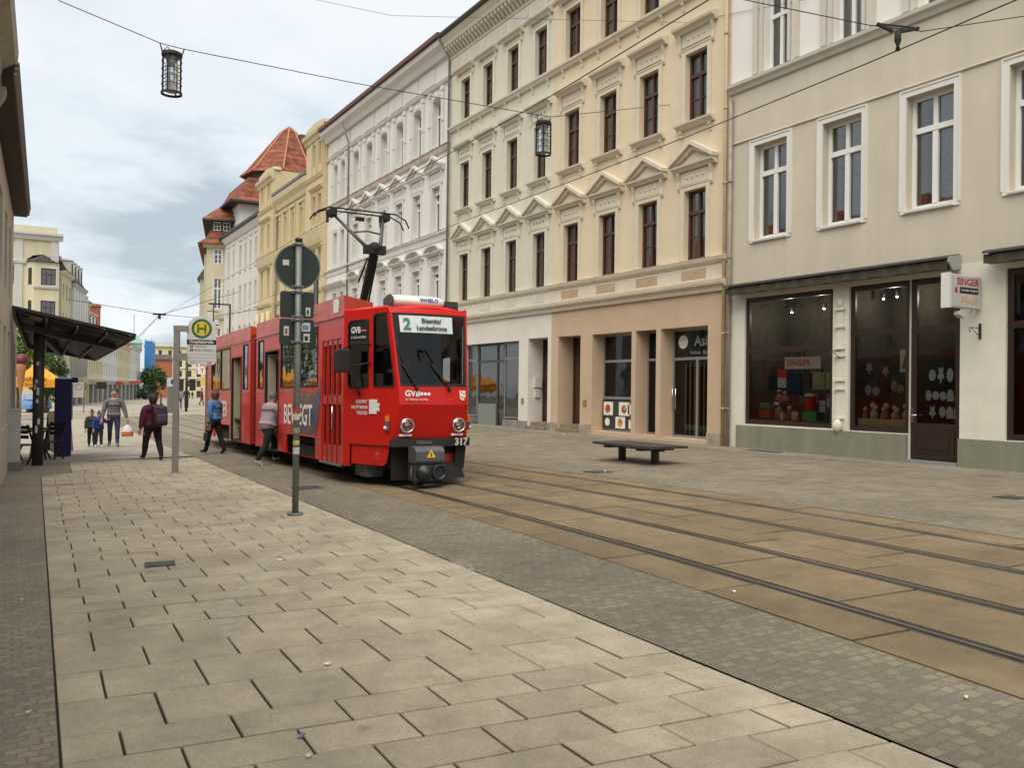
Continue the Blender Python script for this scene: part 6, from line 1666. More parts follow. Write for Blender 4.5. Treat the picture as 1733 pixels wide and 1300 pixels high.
text('lettering', 'Weinhübel', .05, M_tx, brd_, TM((bx0+.15, -.0225, 2.545), (1, 0, 0), (0, 0, 1)), align='LEFT'); text('lettering', 'Biesnitz / Landeskrone', .046, M_tx, brd_, TM((bx0+.15, -.0225, 2.475), (1, 0, 0), (0, 0, 1)), align='LEFT', sx=.85)
mb = MB()
for k in range(4): mb.box(bx0+.01, bx1-.01, -.0222, -.0205, 2.25+.065*k, 2.253+.065*k)
mb.obj('rule', M_tx, brd_)
text('lettering', 'GVB', .04, M_tx, brd_, TM((bx1-.13, -.0225, 2.215), (1, 0, 0), (0, 0, 1)), bold=.002); text('lettering', 'ZVON', .03, M_tx, brd_, TM((bx0+.12, -.0225, 2.215), (1, 0, 0), (0, 0, 1)))
# bench
bn = thing('bench', 'low dark slatted bench on two posts, standing in front of the shops', 'bench', g3(11.63, 14.35), -.02)
mb = MB()
for k in range(8): mb.box(-.50+.126*k, -.50+.126*k+.112, -1.0, 1.0, .35, .40)
mb.obj('seat', pbr('bench_wood_dark', (.055, .045, .038), .6, var=.35, scale=12, bump=.2), bn)
for y in (-.55, .58):
    mb = MB(); mb.box(-.06, .06, y-.06, y+.06, -.03, .28); mb.obj('leg', M_blackp, bn)
mb = MB(); mb.box(-.05, .05, -.8, .8, .28, .348); mb.box(-.44, .44, -.63, -.47, .29, .346); mb.box(-.44, .44, .50, .66, .29, .346); mb.obj('beam', M_blackp, bn)
# shelter
sh = thing('bus_shelter', 'tram shelter with dark steel post and dark louvred cantilever roof, at the left', 'shelter', (0, 0, 0))
M_shel = pbr('shelter_steel', (.035, .036, .036), .55, var=.25, scale=5); M_louv = pbr('shelter_louvre', (.06, .062, .062), .45, .2, var=.3, scale=6)
mb = MB(); mb.tube([(.64, 22.25, gz(.64, 22.25)-.05), (.64, 22.25, 2.85)], .115, 16); mb.obj('post', M_shel, sh)
for k, (z, a) in enumerate(((1.55, -2.2), (1.40, -2.5), (1.28, -1.9), (1.10, -2.0), (.62, -1.7), (.42, -2.1), (1.95, -2.0))):
    mb = MB(); r_ = .1165; n = 4; da = .42; h = .09+.04*(k % 3)
    vs = [(.64+r_*math.cos(a+da*i/n), 22.25+r_*math.sin(a+da*i/n), z+hh) for hh in (0, h) for i in range(n+1)]
    mb.add(vs, [(i, i+1, n+2+i, n+1+i) for i in range(n)]); mb.obj('sticker', M_stick, sh)
RA, RB, RC, RD = Vector((.12, 21.0, 3.10)), Vector((2.62, 22.1, 2.66)), Vector((2.05, 25.2, 2.22)), Vector((.45, 25.0, 2.50))
n = 4
for k in range(n):
    t0, t1 = k/n, (k+1)/n
    A0, A1 = RA.lerp(RB, t0), RA.lerp(RB, t1); D0, D1 = RD.lerp(RC, t0), RD.lerp(RC, t1)
    up_ = Vector((0, 0, .05))
    mb = MB(); mb.plate([A0+Vector((0, 0, .035)), A1-Vector((0, 0, .01)), D1-Vector((0, 0, .05)), D0+Vector((0, 0, .05))], (0, 0, .03)); mb.obj('roof_panel', M_shel, sh)
    # bright louvre strips along the near edge of each panel
    mb = MB()
    for j in range(3):
        o0 = A0.lerp(D0, .02+.055*j)+(A1-A0)*.06; o1 = A1.lerp(D1, .02+.055*j)-(A1-A0)*.06
        mb.bar(o0+Vector((0, 0, .005-.0*j)), o1+Vector((0, 0, -.03)), .09, .012)
    mb.obj('louvre', M_louv, sh)
    mb = MB(); mb.bar(A0+Vector((0, 0, -.02)), D0+Vector((0, 0, -.02)), .06, .14); mb.obj('rib', M_shel, sh)
mb = MB(); mb.bar(RA+Vector((-.02, -.02, .06)), RB+Vector((.02, -.02, .06)), .05, .06); mb.bar(RB+Vector((0, 0, .02)), RC, .05, .10); mb.bar(RD.lerp(RC, .0), RC, .05, .12); mb.obj('edge_beam', M_shel, sh)
mb = MB(); mb.bar((.30, 21.8, 2.80), (2.3, 23.2, 2.48), .12, .16); mb.bar((.64, 22.25, 2.7), (1.2, 24.9, 2.32), .10, .14); mb.obj('beam', M_shel, sh)
mb = MB(); mb.bar(RA.lerp(RB, .13)+Vector((.0, .12, -.03)), RA.lerp(RB, .22)+Vector((0, .12, -.05)), .05, .02); mb.bar(RA.lerp(RB, .12)+Vector((.0, .3, -.06)), RA.lerp(RB, .21)+Vector((0, .3, -.08)), .05, .02); mb.obj('lamp_strip', pbr('strip_copper', (.62, .36, .22), .5), sh)
# blue information column
bc = thing('info_column', 'dark blue upright information column with a cap jutting out to the right', 'info column', g3(1.30, 25.36), -.05)
M_blue = pbr('ultramarine_column', (.006, .006, .12), .5, var=.12)
mb = MB(); mb.prism([(-.2, -.05), (.55, -.05), (.55, 2.07), (-.2, 2.03)], -.20, .20); mb.obj('body', M_blue, bc, bevel=.015)
mb = MB(); mb.prism([(-.19, 1.93), (.54, 1.93), (.54, 2.10), (-.19, 2.065)], .205, .34); mb.obj('cap', M_blue, bc)
mb = MB(); mb.box(.201, .225, .0, .5, .95, 1.88); pn = mb.obj('poster_panel', pbr('panel_pale', (.55, .55, .56), .5), bc)
for z0, z1, c in ((1.55, 1.8, (.03, .08, .35)), (1.3, 1.45, (.5, .08, .05)), (1.0, 1.25, (.55, .55, .6))):
    MB().box(.226, .229, .03, .47, z0, z1).obj('print', pbr('column_print_%d' % int(z0*100), c, .5, var=.3, scale=30), pn)
# cabinet on its plinth
cb = thing('cabinet', 'white ribbed utility cabinet with graffiti on a grey plinth by the left wall', 'cabinet', g3(.06, 21.0), -.04)
mb = MB(); mb.box(-.22, .22, -.16, .22, .20, 1.28)
for k in range(9): mb.box(-.21+.05*k, -.19+.05*k, -.168, -.16, .24, 1.22)
mb.box(-.235, .235, -.175, .235, 1.28, 1.315); mb.obj('body', pbr('cabinet_white', (.50, .49, .44), .7, var=.15, scale=3, stain=.2), cb)
mb = MB(); mb.box(-.5, .26, -.24, .3, -.1, .20); mb.obj('plinth', pbr('cabinet_plinth', (.19, .18, .155), .9, var=.25, stain=.2), cb)
mb = MB(); vs = []
for k in range(14): a = 2*PI*k/14; rr = .11+.03*math.sin(k*2.7); vs.append((-.02+rr*1.25*math.cos(a), -.1705, .92+rr*math.sin(a)))
mb.add(vs, [list(range(14))]); mb.obj('graffiti', pbr('spray_pale', (.42, .47, .50), .8, var=.5, scale=14), cb)
# dark wooden tables and benches of the street cafe
M_wd = pbr('dark_stained_wood', (.04, .022, .015), .6, var=.3, scale=10)
def trestle(label, X, Y, rz):
    t = thing('folding_table', label, 'table', g3(X, Y), rz, 'folded cafe tables behind the shelter post')
    mb = MB(); mb.box(-.45, .45, -.3, .3, .70, .74); mb.obj('tabletop', M_wd, t)
    for s_ in (-1, 1):
        mb = MB(); mb.bar((s_*.35, -.28, 0), (s_*.35, .22, .70), .05); mb.obj('leg', M_wd, t); mb = MB(); mb.bar((s_*.30, .28, 0), (s_*.30, -.22, .70), .05); mb.obj('leg', M_wd, t)
    return t
trestle('dark folding cafe table standing left of the shelter post', .48, 24.4, .2)
trestle('dark folding cafe table standing right of the shelter post', .98, 26.0, -.2)
def chair(label, X, Y, rz):
    t = thing('folding_chair', label, 'chair', g3(X, Y), rz, 'dark cafe chairs by the shelter post')
    mb = MB()
    for k in range(4): mb.box(-.2, .2, -.2+.105*k, -.115+.105*k, .43, .455)
    mb.obj('seat', M_wd, t)
    mb = MB()
    for k in range(3): mb.box(-.2, .2, .23+.02*k, .25+.02*k, .60+.11*k, .68+.11*k)
    mb.obj('backrest', M_wd, t)
    for s_ in (-1, 1):
        mb = MB(); mb.bar((s_*.2, -.22, 0), (s_*.2, .29, .92), .035); mb.obj('leg', M_wd, t); mb = MB(); mb.bar((s_*.17, .24, 0), (s_*.17, -.16, .44), .035); mb.obj('leg', M_wd, t)
    return t
chair('dark wooden cafe chair close behind the white cabinet', .42, 23.0, 2.6); chair('dark wooden cafe chair between the shelter post and the blue column', 1.0, 24.2, -.6)
ab = thing('menu_board', 'leaning wooden menu board between the cafe tables and the blue column', 'board', g3(1.32, 27.5), .3)
mb = MB(); mb.plate([(-.3, -.25, .02), (.3, -.25, .02), (.3, 0, 1.15), (-.3, 0, 1.15)], (0, .02, 0)); mb.obj('front', pbr('board_olive', (.16, .14, .08), .7, var=.3), ab); mb = MB(); mb.plate([(-.3, .25, .02), (.3, .25, .02), (.3, .02, 1.15), (-.3, .02, 1.15)], (0, .02, 0)); mb.obj('prop', M_wd, ab)
# orange tents
M_or = pbr('orange_canvas', (.78, .30, .02), .75, var=.12, scale=2); M_brl = pbr('brown_letter', (.10, .02, .008), .7)
def tent(label, X, Y, rz, s_=2.75, txt=True, z0=2.15):
    t = thing('market_tent', label, 'tent', g3(X, Y), rz, 'orange beer tents on the side square'); h = s_/2
    mb = MB()
    for k in range(4):
        a, b_ = [(-h, -h), (h, -h), (h, h), (-h, h)][k], [(h, -h), (h, h), (-h, h), (-h, -h)][k]
        n = 6
        for i in range(n):
            u0, u1 = i/n, (i+1)/n
            zz = lambda u: z0+.25+1.05*(u**1.25)
            mb.add([(a[0]*(1-u0), a[1]*(1-u0), zz(u0)), (b_[0]*(1-u0), b_[1]*(1-u0), zz(u0)), (b_[0]*(1-u1), b_[1]*(1-u1), zz(u1)), (a[0]*(1-u1), a[1]*(1-u1), zz(u1))], [(0, 1, 2, 3)])
        mb.add([(a[0], a[1], z0+.25), (b_[0], b_[1], z0+.25), (b_[0]*1.01, b_[1]*1.01, z0-.22), (a[0]*1.01, a[1]*1.01, z0-.22)], [(0, 3, 2, 1)])
    cn = mb.obj('canopy', M_or, t)
    for x, y in ((-h, -h), (h, -h), (h, h), (-h, h)):
        mb = MB(); mb.tube([(x*.98, y*.98, 0), (x*.98, y*.98, z0+.22)], .03, 6); mb.obj('leg', M_zinc, t)
    if txt:
        text('lettering', 'Schöfferhofer', .30, M_brl, cn, TM((-.25, -h*1.01-.01, z0+.30), (1, 0, 0), (0, 0.3, 1)), bold=.006, sx=.9)
        text('lettering', 'WEIZEN', .11, M_brl, cn, TM((-.1, -h*1.01-.012, z0+.10), (1, 0, 0), (0, 0, 1)))
        text('lettering', 'Schöfferhofer', .22, M_brl, cn, TM((-.1, -h*1.01-.012, z0-.08), (1, 0, 0), (0, 0, 1)), sx=.9)
    return t
tent('orange beer tent with brown lettering, its peak just left of the shelter post', 1.62, 59.2, 0)
tent('orange tent half hidden at the corner of the white annex', -1.5, 50, .1)
tent('orange tent farther into the side square, hidden behind the annex', -3.2, 42, .05); tent('orange tent deepest in the side square, hidden behind the annex', -4.6, 37, -.05)
# ice cream cone advertisement
ic = thing('ice_cream_cone', 'giant ice cream cone with a dark red scoop beside the orange tents', 'advertising figure', g3(.58, 45), 0)
mb = MB(); mb.sm = True; mb.lathe([(.03, .2), (.04, 1.5), (.20, 2.7), (.24, 2.95)], 16, None); mb.obj('cone', pbr('wafer', (.42, .20, .08), .8, var=.3, scale=12), ic)
mb = MB(); mb.ball((.02, 0, 3.13), .30, 16, 10); mb.obj('scoop', pbr('scoop_berry', (.14, .015, .03), .5, var=.3, scale=4), ic); mb = MB(); mb.ball((-.28, .1, 3.05), .24, 16, 10); mb.obj('scoop', pbr('scoop_dark', (.03, .012, .01), .5), ic); mb = MB(); mb.lathe([(0, 0), (.4, 0), (.4, .12), (.06, .2)], 16, None); mb.obj('base', M_zinc, ic)
# blue car
def car(name, label, X, Y, rz, col):
    t = thing(name, label, 'car', g3(X, Y), rz)
    m_ = pbr(name+'_paint', col, .2, coat=.8)
    mb = MB(); secs = [(-2.0, .45, .70, .70), (-1.9, .30, .86, .80), (-1.0, .25, .95, .85), (-.55, .25, 1.0, .85), (1.5, .25, 1.02, .85), (1.95, .35, .95, .80), (2.02, .45, .85, .74)]
    vs = []
    for y, z0, z1, h in secs: vs += [(-h, y, z0), (-h*1.02, y, (z0+z1)/2), (-h*.94, y, z1), (h*.94, y, z1), (h*1.02, y, (z0+z1)/2), (h, y, z0)]
    n = 6; fs = [(j*n+k, (j+1)*n+k, (j+1)*n+(k+1) % n, j*n+(k+1) % n) for j in range(len(secs)-1) for k in range(n)]+[list(range(n)), [6*n+n-1-k for k in range(n)]]
    mb.add(vs, fs); mb.obj('body', m_, t, bevel=.05)
    mb = MB(); frustum(mb, (-.78, .78, -.95, 1.7), .98, (-.60, .60, -.2, 1.25), 1.42); cabn = mb.obj('cabin', m_, t, bevel=.04)
    mb = MB(); mb.add([(-.70, -.90, 1.03), (.70, -.90, 1.03), (.56, -.27, 1.385), (-.56, -.27, 1.385)], [(0, 1, 2, 3)]); mb.obj('windscreen', pbr('car_glass', (.25, .30, .34), .08), cabn)
    for s_ in (-1, 1):
        mb = MB(); mb.add([(s_*.785, -.7, 1.02), (s_*.785, 1.4, 1.02), (s_*.635, 1.1, 1.36), (s_*.635, -.15, 1.36)], [(0, 1, 2, 3) if s_ > 0 else (3, 2, 1, 0)]); mb.obj('side_window', pbr('car_glass', (.25, .30, .34), .08), cabn)
        mb = MB(); mb.ball((s_*.58, -1.93, .68), (.17, .06, .09)); mb.obj('headlight', pbr('car_lamp', (.7, .72, .74), .1), t)
        for y in (-1.25, 1.3):
            mb = MB(); mb.lathe([(0, 0), (.31, 0), (.31, .2), (0, .2)], 18, Matrix.Translation((s_*.66+(-.1 if s_ > 0 else -.1), y, .31)) @ Matrix.Rotation(R(90), 4, 'Y'), False); wh = mb.obj('wheel', M_rub, t)
    mb = MB(); mb.box(-.35, .35, -2.03, -1.97, .50, .60); mb.obj('number_plate', M_lw, t); mb = MB(); mb.box(-.5, .5, -2.01, -1.95, .62, .74); mb.obj('grille', M_rub, t)
    return t
car('parked_car', 'light blue car parked behind the orange tent', 1.75, 78, .35, (.06, .22, .50))
# trees
def leafmat(name, a, b_):
    mt = bpy.data.materials.new(name); mt.use_nodes = True; t = mt.node_tree; b = t.nodes['Principled BSDF']; b.inputs['Roughness'].default_value = .6
    g = N(t, 'ShaderNodeNewGeometry'); cr = N(t, 'ShaderNodeValToRGB'); cr.color_ramp.elements[0].color = (*a, 1); cr.color_ramp.elements[1].color = (*b_, 1); t.links.new(g.outputs['Random Per Island'], cr.inputs[0]); t.links.new(cr.outputs[0], b.inputs['Base Color']); return mt
M_leafA = leafmat('leaves_light', (.05, .10, .012), (.16, .22, .04)); M_leafB = leafmat('leaves_dark', (.018, .05, .010), (.07, .12, .025)); M_bark = pbr('bark', (.09, .065, .045), .9, var=.35, scale=8, bump=.4)
def tree(label, X, Y, h, cr_, mat, n=3500, trunk=1.8, lumps=9, ls=.22, seed=1):
    rnd = random.Random(seed); t = thing('tree', label, 'tree', g3(X, Y), rnd.uniform(0, 6), 'leafy trees on the side square' if Y < 100 else None)
    mb = MB(); mb.tube([(0, 0, -.1), (.05, .02, trunk*.6), (-.03, .05, trunk), (0, 0, h*.62)], [.17, .13, .11, .04], 8)
    L = []
    for k in range(lumps):
        a = rnd.uniform(0, 2*PI); r_ = cr_*rnd.uniform(.15, .68); z = trunk+(h-trunk)*rnd.uniform(.12, .86)
        f = math.sin(PI*min(.97, max(.05, (z-trunk)/(h-trunk)))); c = Vector((r_*f*math.cos(a), r_*f*math.sin(a), z)); L.append((c, cr_*rnd.uniform(.34, .55)))
        mb.tube([(0, 0, trunk*rnd.uniform(.7, 1.3)), c*.5+Vector((0, 0, trunk*.4)), c], [.06, .04, .015], 5)
    mb.obj('trunk', M_bark, t)
    mb = MB(); vs = []; fs = []
    for i in range(n):
        c, r_ = L[rnd.randrange(len(L))]
        d = Vector((rnd.gauss(0, 1), rnd.gauss(0, 1), rnd.gauss(0, .8))).normalized()*r_*(rnd.random()**.4)
        p = c+d; u = Vector((rnd.gauss(0, 1), rnd.gauss(0, 1), rnd.gauss(0, .6))).normalized(); v = u.cross(Vector((rnd.gauss(0, 1), rnd.gauss(0, 1), rnd.gauss(0, 1)))).normalized(); s_ = ls*rnd.uniform(.5, 1.2); o = len(vs)
        vs += [p-u*s_*.5, p+v*s_*.3, p+u*s_*.5, p-v*s_*.3]; fs.append((o, o+1, o+2, o+3))
    mb.add(vs, fs); mb.obj('crown', mat, t); return t
tree('light green tree behind the big ice cream cone', .75, 66, 6.4, 2.0, M_leafA, 9000, seed=3)
tree('dark green tree between the orange tent and the blue column', 2.65, 74, 5.6, 1.75, M_leafB, 9000, 1.0, 13, seed=5)
tree('light green tree in the side square hidden behind the annex', -4.5, 55, 7.5, 2.6, M_leafA, 4500, seed=8)
tree('light green tree nearest in the side square behind the annex', -5.5, 33, 7.0, 2.6, M_leafA, 4500, seed=9)
tree('round green street tree in front of the closing building', 26.2, 188, 6.6, 3.0, M_leafB, 3500, 1.4, 12, .5, seed=11)
bu = tree('low bushy planting at the foot of the blue net', 23.4, 183, 2.6, 1.8, M_leafB, 1200, .3, 8, .4, seed=12); bu.name = 'bush'; bu['category'] = 'bush'
# notice board on a post far left
nb = thing('notice_board', 'pale notice board with a red ringed mark on a thin post, beyond the blue column', 'sign', g3(4.8, 74), -.1)
mb = MB(); mb.tube([(.42, 0, -.1), (.42, 0, 2.9)], .035, 8); mb.obj('post', M_zinc, nb); mb = MB(); mb.box(-.35, .38, -.02, .02, 1.15, 2.35); mb.obj('board', pbr('notice_grey', (.46, .46, .43), .6, var=.15), nb)
mb = MB(); mb.lathe([(.20, -.0), (.25, .0), (.25, .01), (.20, .01)], 20, Matrix.Translation((.05, -.025, 1.98)) @ Matrix.Rotation(R(90), 4, 'X'), False); mb.obj('ring', pbr('ring_red', (.3, .14, .12), .6), nb)
# small shop signs hung along the far row
def hang(label, X, Y, z, w_, h_, col, name='hanging_sign'):
    o = MB().cbox((0, 0, 0), (w_, .18, h_)).obj(name, pbr('hang_%d_%d' % (int(X*10), int(Y)), col, .5, var=.15)); o.location = (X, Y, z); mb = MB().bar((-w_/2, 0, h_*.3), (-w_/2-.5, .1, h_*.3), .05); mb.obj('bracket', M_gut, o); return tag(o, label, 'sign')
hang('ochre hanging sign on the far left row of shops', 7.8, 113, 1.3, .9, 1.0, (.40, .22, .06)); hang('black hanging sign on the far left row of shops', 10.8, 124, 1.35, 1.2, .9, (.03, .03, .035))
hang('red crown shaped sign above a far shop door', 15.6, 150, 1.7, 1.3, .55, (.55, .05, .03)); hang('long red shop sign near the blue net', 20.6, 172, 1.9, 2.0, .6, (.5, .10, .05)); hang('dark square hanging sign left of the red crown shaped one', 14.6, 146, .5, .9, .7, (.04, .045, .05))
# traffic light
tl_ = thing('traffic_light', 'black traffic light mast with signal heads at the far crossing', 'traffic light', g3(11.45, 66.5), 0)
mb = MB(); mb.tube([(0, 0, -.1), (0, 0, 3.9)], .09, 10); mb.obj('mast', M_blackp, tl_)
for x in (-.42, .42):
    mb = MB(); mb.box(x-.2, x+.2, -.15, .15, 1.55, 2.4); hd = mb.obj('signal_head', M_blackp, tl_)
    for k in range(3): mb = MB(); mb.sm = True; mb.lathe([(.11, 0), (.11, -.14), (.0, .0)], 12, Matrix.Translation((x, -.155, 1.7+.27*k)) @ Matrix.Rotation(R(90), 4, 'X'), False); mb.obj('lamp', pbr('lamp_dark', (.02, .02, .02), .3), hd)
mb = MB(); mb.box(-.95, -.65, -.1, .1, 1.8, 2.25); mb.obj('red_sign', pbr('dull_red_sign', (.35, .03, .02), .5), tl_)
# advertising pillar box beside the mast
ap = thing('parking_machine', 'slim grey ticket machine with a white roundel near the far crossing', 'ticket machine', g3(10.35, 66), 0)
mb = MB(); mb.box(-.28, .28, -.2, .2, -.05, 1.9); mb.obj('body', pbr('machine_grey', (.16, .15, .14), .5, var=.2), ap); mb = MB(); mb.box(-.3, .3, -.22, .22, 1.9, 2.55); mb.obj('head', pbr('machine_head', (.5, .52, .56), .5), ap); mb = MB(); mb.lathe([(0, 0), (.17, 0), (.17, .01), (0, .01)], 14, Matrix.Translation((.05, -.225, 2.25)) @ Matrix.Rotation(R(90), 4, 'X'), False); mb.obj('roundel', pbr('machine_blue', (.02, .03, .1), .5), ap)
for k, X in enumerate((9.7,)):
    bo = thing('bollard', 'thin dark bollard left of the slim grey ticket machine', 'bollard', g3(X, 66.5)); mb = MB(); mb.tube([(0, 0, -.05), (0, 0, 1.3)], .06, 10); mb.obj('post', M_blackp, bo); mb = MB(); mb.ball((0, 0, 1.33), .085); mb.obj('knob', M_blackp, bo)
# lamp gallows beyond the tram
ga = thing('gallows_lamp', 'black gallows post with a small white framed box hanging from its arm, beyond the tram', 'lamp', (13.07, 60, gz(13.07, 60)), 0)
mb = MB(); zb_ = -gz(13.07, 60); mb.box(-.05, .05, -.05, .05, 0, 7.1+zb_); mb.box(-1.4, .0, -.04, .04, 7.0+zb_, 7.1+zb_); mb.obj('post', M_blackp, ga)
mb = MB(); mb.box(-1.12, -1.06, -.03, .03, 5.6+zb_, 7.0+zb_); mb.box(-1.5, -.75, -.03, .03, 5.6+zb_, 5.66+zb_); mb.box(-1.5, -.75, -.03, .03, 6.5+zb_, 6.56+zb_); mb.obj('hanger', M_blackp, ga)
mb = MB(); mb.box(-1.47, -1.15, -.12, .12, 5.9+zb_, 6.5+zb_); mb.box(-1.02, -.78, -.12, .12, 5.67+zb_, 6.0+zb_); mb.obj('box', pbr('box_white', (.6, .6, .57), .5), ga)
ms = thing('tram_mast', 'slim black overhead line mast rising behind the tram roof', 'mast', (9.52, 30, gz(9.52, 30)))
mb = MB(); mb.tube([(0, 0, 0), (0, 0, 5.85-gz(9.5, 30))], .085, 10); mb.obj('pole', M_blackp, ms); mb = MB(); mb.bar((0, 0, 5.7), (-.0, .9, 5.9), .05); mb.obj('arm', M_blackp, ms)

# ------------------------------------------------------------------ wires and hanging lanterns
M_wire = pbr('wire_black', (.012, .012, .013), .6)
def wire(name, label, pts, r, cat='cable', group=None, sag=0, seg=12):
    P = []
    for a, b_ in zip(pts, pts[1:]):
        a, b_ = Vector(a), Vector(b_)
        for k in range(seg): u = k/seg; q = a.lerp(b_, u); q.z -= sag*4*u*(1-u); P.append(q)
    P.append(Vector(pts[-1])); mb = MB(); mb.tube(P, r, 6); return tag(mb.obj(name, M_wire), label, cat, group)
def contact(off, label, z):
    ys = [-8, 0, 3, 6, 9, 12, 16, 20, 26, 34, 45, 58, 72, 88, 105]
    wire('contact_wire', label, [(fR1(y)+.485+off, y, z-.006*max(0, y-20)) for y in ys], .0065, 'cable', 'overhead contact wires', 0, 2)
contact(0, 'contact wire touching the pantograph of the red tram', 5.33); contact(2.15, 'contact wire over the empty track, held by the clamp at upper right', 5.10)
sw = [(-.35, 12.4, 8.5), (.69, 16.5, 8.08), (2.33, 16.5, 7.70), (2.70, 16.5, 7.68), (5.97, 16.5, 7.69), (10.30, 16.5, 7.80), (10.70, 16.5, 7.82), (16.5, 19.13, 9.88)]
wire('span_cable', 'cable across the street carrying the two hanging cage lanterns', sw, .008, seg=4)
wire('span_cable', 'thin cable crossing high over the yellow house and the grey house', [(-6, 27, 13.5), (9.0, 22, 11.8), (16.49, 18.48, 12.04), (16.45, 14.1, 11.0)], .005, seg=5)
hp = Vector((fR1(5.6)+.485+2.15, 5.6, 5.10)); 
wire('span_cable', 'short cable holding the clamp of the contact wire at upper right', [(-.6, 11, 7.4), (hp.x-.25, 5.75, 5.36), (hp.x+.25, 5.5, 5.32), (16.4, 3.5, 7.5)], .005, seg=6)
ch = thing('wire_clamp', 'black double insulator clamp holding the contact wire at upper right', 'clamp', hp)
mb = MB(); mb.bar((-.2, .1, .27), (-.04, .03, .2), .028); mb.bar((.2, -.1, .24), (.02, 0, .20), .03); mb.bar((-.2, .1, .27), (.2, -.1, .24), .015); mb.obj('insulator', M_rub, ch); mb = MB(); mb.tube([(0, 0, .2), (0, 0, .1), (0, 0, .05), (0, 0, .0)], [.03, .035, .015, .025], 8); mb.obj('hanger', M_rub, ch)
wire('span_cable', 'faint cable across the far street with a small clamp in the middle', [(3.2, 60, 6.8), (6.43, 60, 6.42), (8.59, 60, 6.16), (11.4, 62, 6.2), (17, 64, 7.4)], .018, seg=4); wire('span_cable', 'cable running up right from the far clamp', [(7.36, 60, 4.64), (8.59, 60, 6.12), (15, 66, 8.6)], .02, seg=4)
fc = thing('wire_clamp', 'small dark clamp where the far cables meet above the street', 'clamp', (8.59, 60, 6.1)); mb = MB(); mb.box(-.4, .4, -.05, .05, .0, .12); mb.box(-.08, .08, -.05, .05, -.25, 0); mb.obj('bar', M_rub, fc)
def lantern():
    t = thing('hanging_lantern', 'x', 'lantern', (0, 0, 0), 0, 'cage lanterns hung over the street')
    M_cg = pbr('lantern_cage', (.012, .012, .012), .5)
    mb = MB(); r = .165
    for k in range(4): a = PI/4+PI/2*k; mb.bar((r*math.cos(a), r*math.sin(a), -.02), (r*math.cos(a), r*math.sin(a), -.74), .026, .026)
    for z in (-.16, -.30, -.44, -.58): mb.lathe([(r, z), (r+.012, z), (r+.012, z+.014), (r, z+.014)], 20, None, False)
    mb.lathe([(r-.005, -.75), (r+.02, -.75), (r+.02, -.71), (r-.005, -.71)], 20, None, False); mb.obj('cage', M_cg, t)
    mb = MB(); mb.lathe([(0, .03), (.12, .03), (.18, -.0), (.18, -.05), (0, -.05)], 20, None, False); mb.tube([(-.17, 0, -.02), (-.22, 0, .14)], .012, 6); mb.tube([(.17, 0, -.02), (.22, 0, .14)], .012, 6); mb.tube([(-.17, 0, -.0), (-.08, 0, .10), (.0, .0, .02)], .009, 6); mb.obj('cap', M_cg, t)
    mb = MB(); mb.lathe([(.10, -.05), (.10, -.20), (.07, -.22), (0, -.22)], 18, None, False); mb.obj('socket', pbr('socket_grey', (.22, .21, .2), .4, .4), t)
    mb = MB(); mb.sm = True; mb.lathe([(.115, -.20), (.115, -.70)], 18, None, False); mb.obj('glass_tube', glass('lantern_glass', (.9, .92, .92), .05), t)
    mb = MB(); mb.lathe([(.105, -.52), (.105, -.70), (0, -.71)], 18, None, False); mb.obj('diffuser', pbr('lantern_diffuser', (.62, .61, .57), .6), t)
    for x in (-.04, .04): mb = MB(); mb.tube([(x, 0, -.22), (x, 0, -.53)], .014, 6); mb.obj('tube', pbr('tube_glass', (.55, .57, .58), .2), t)
    return t
la = lantern(); la.location = (2.51, 16.5, 7.56); la.rotation_euler.z = .2; la['label'] = 'black cage lantern hanging against the sky at upper left'
lb = copy_tree(la); lb.location = (10.50, 16.5, 7.66); lb['label'] = 'black cage lantern hanging in front of the cream and yellow houses'

# ------------------------------------------------------------------ needlework shop: sign, bracket, display
sg = thing('projecting_sign', 'grey illuminated box sign with faded red and orange letters by the shop door', 'sign', (16.5, 9.86, 3.52), 0)
mb = MB(); mb.box(-1.08, -.06, -.07, .07, -.30, .34); bxs = mb.obj('box', pbr('box_sign_face', (.50, .49, .47), .4, var=.06), sg, bevel=.02)
mb = MB(); mb.box(-1.12, -1.05, -.085, .085, -.315, .355); mb.obj('end_frame', pbr('box_sign_frame', (.66, .65, .60), .5), sg)
mb = MB()
for z in (-.25, .30): mb.tube([(-.1, 0, z), (.02, 0, z)], .03, 8)
mb.obj('mount', M_rub, sg)
M_sr = pbr('sign_red', (.42, .012, .014), .5)
text('lettering', 'SINGER', .19, M_sr, bxs, TM((-.50, -.074, .20), (1, 0, 0), (0, 0, 1)), bold=.003, sx=1.14); text('lettering', '&', .15, M_sr, bxs, TM((-.88, -.074, .035), (1, 0, 0), (0, 0, 1)), bold=.004)
mb = MB(); mb.box(-.76, -.16, -.0735, -.07, -.02, .10); pb_ = mb.obj('phone_strip', M_blackp, bxs); text('lettering', 'Tel. 03581 / 40 56 69', .055, M_lw, pb_, TM((-.46, -.076, .04), (1, 0, 0), (0, 0, 1)), sx=1.1)
text('lettering', 'PFAFF', .20, pbr('faded_orange', (.58, .34, .24), .5), bxs, TM((-.44, -.0725, -.16), (1, 0, 0), (0, 0, 1)), bold=.004, sx=1.1, depth=.002)
mb = MB(); mb.tube([(-.25, 0, -.30), (-.35, .02, -.45), (-.55, 0, -.50), (-.62, -.0, -.42)], .008, 6); mb.cbox((-.66, 0, -.42), (.16, .12, .08), Matrix.Rotation(.4, 3, 'Y')); mb.obj('spotlight', pbr('spot_white', (.5, .49, .44), .5), sg)
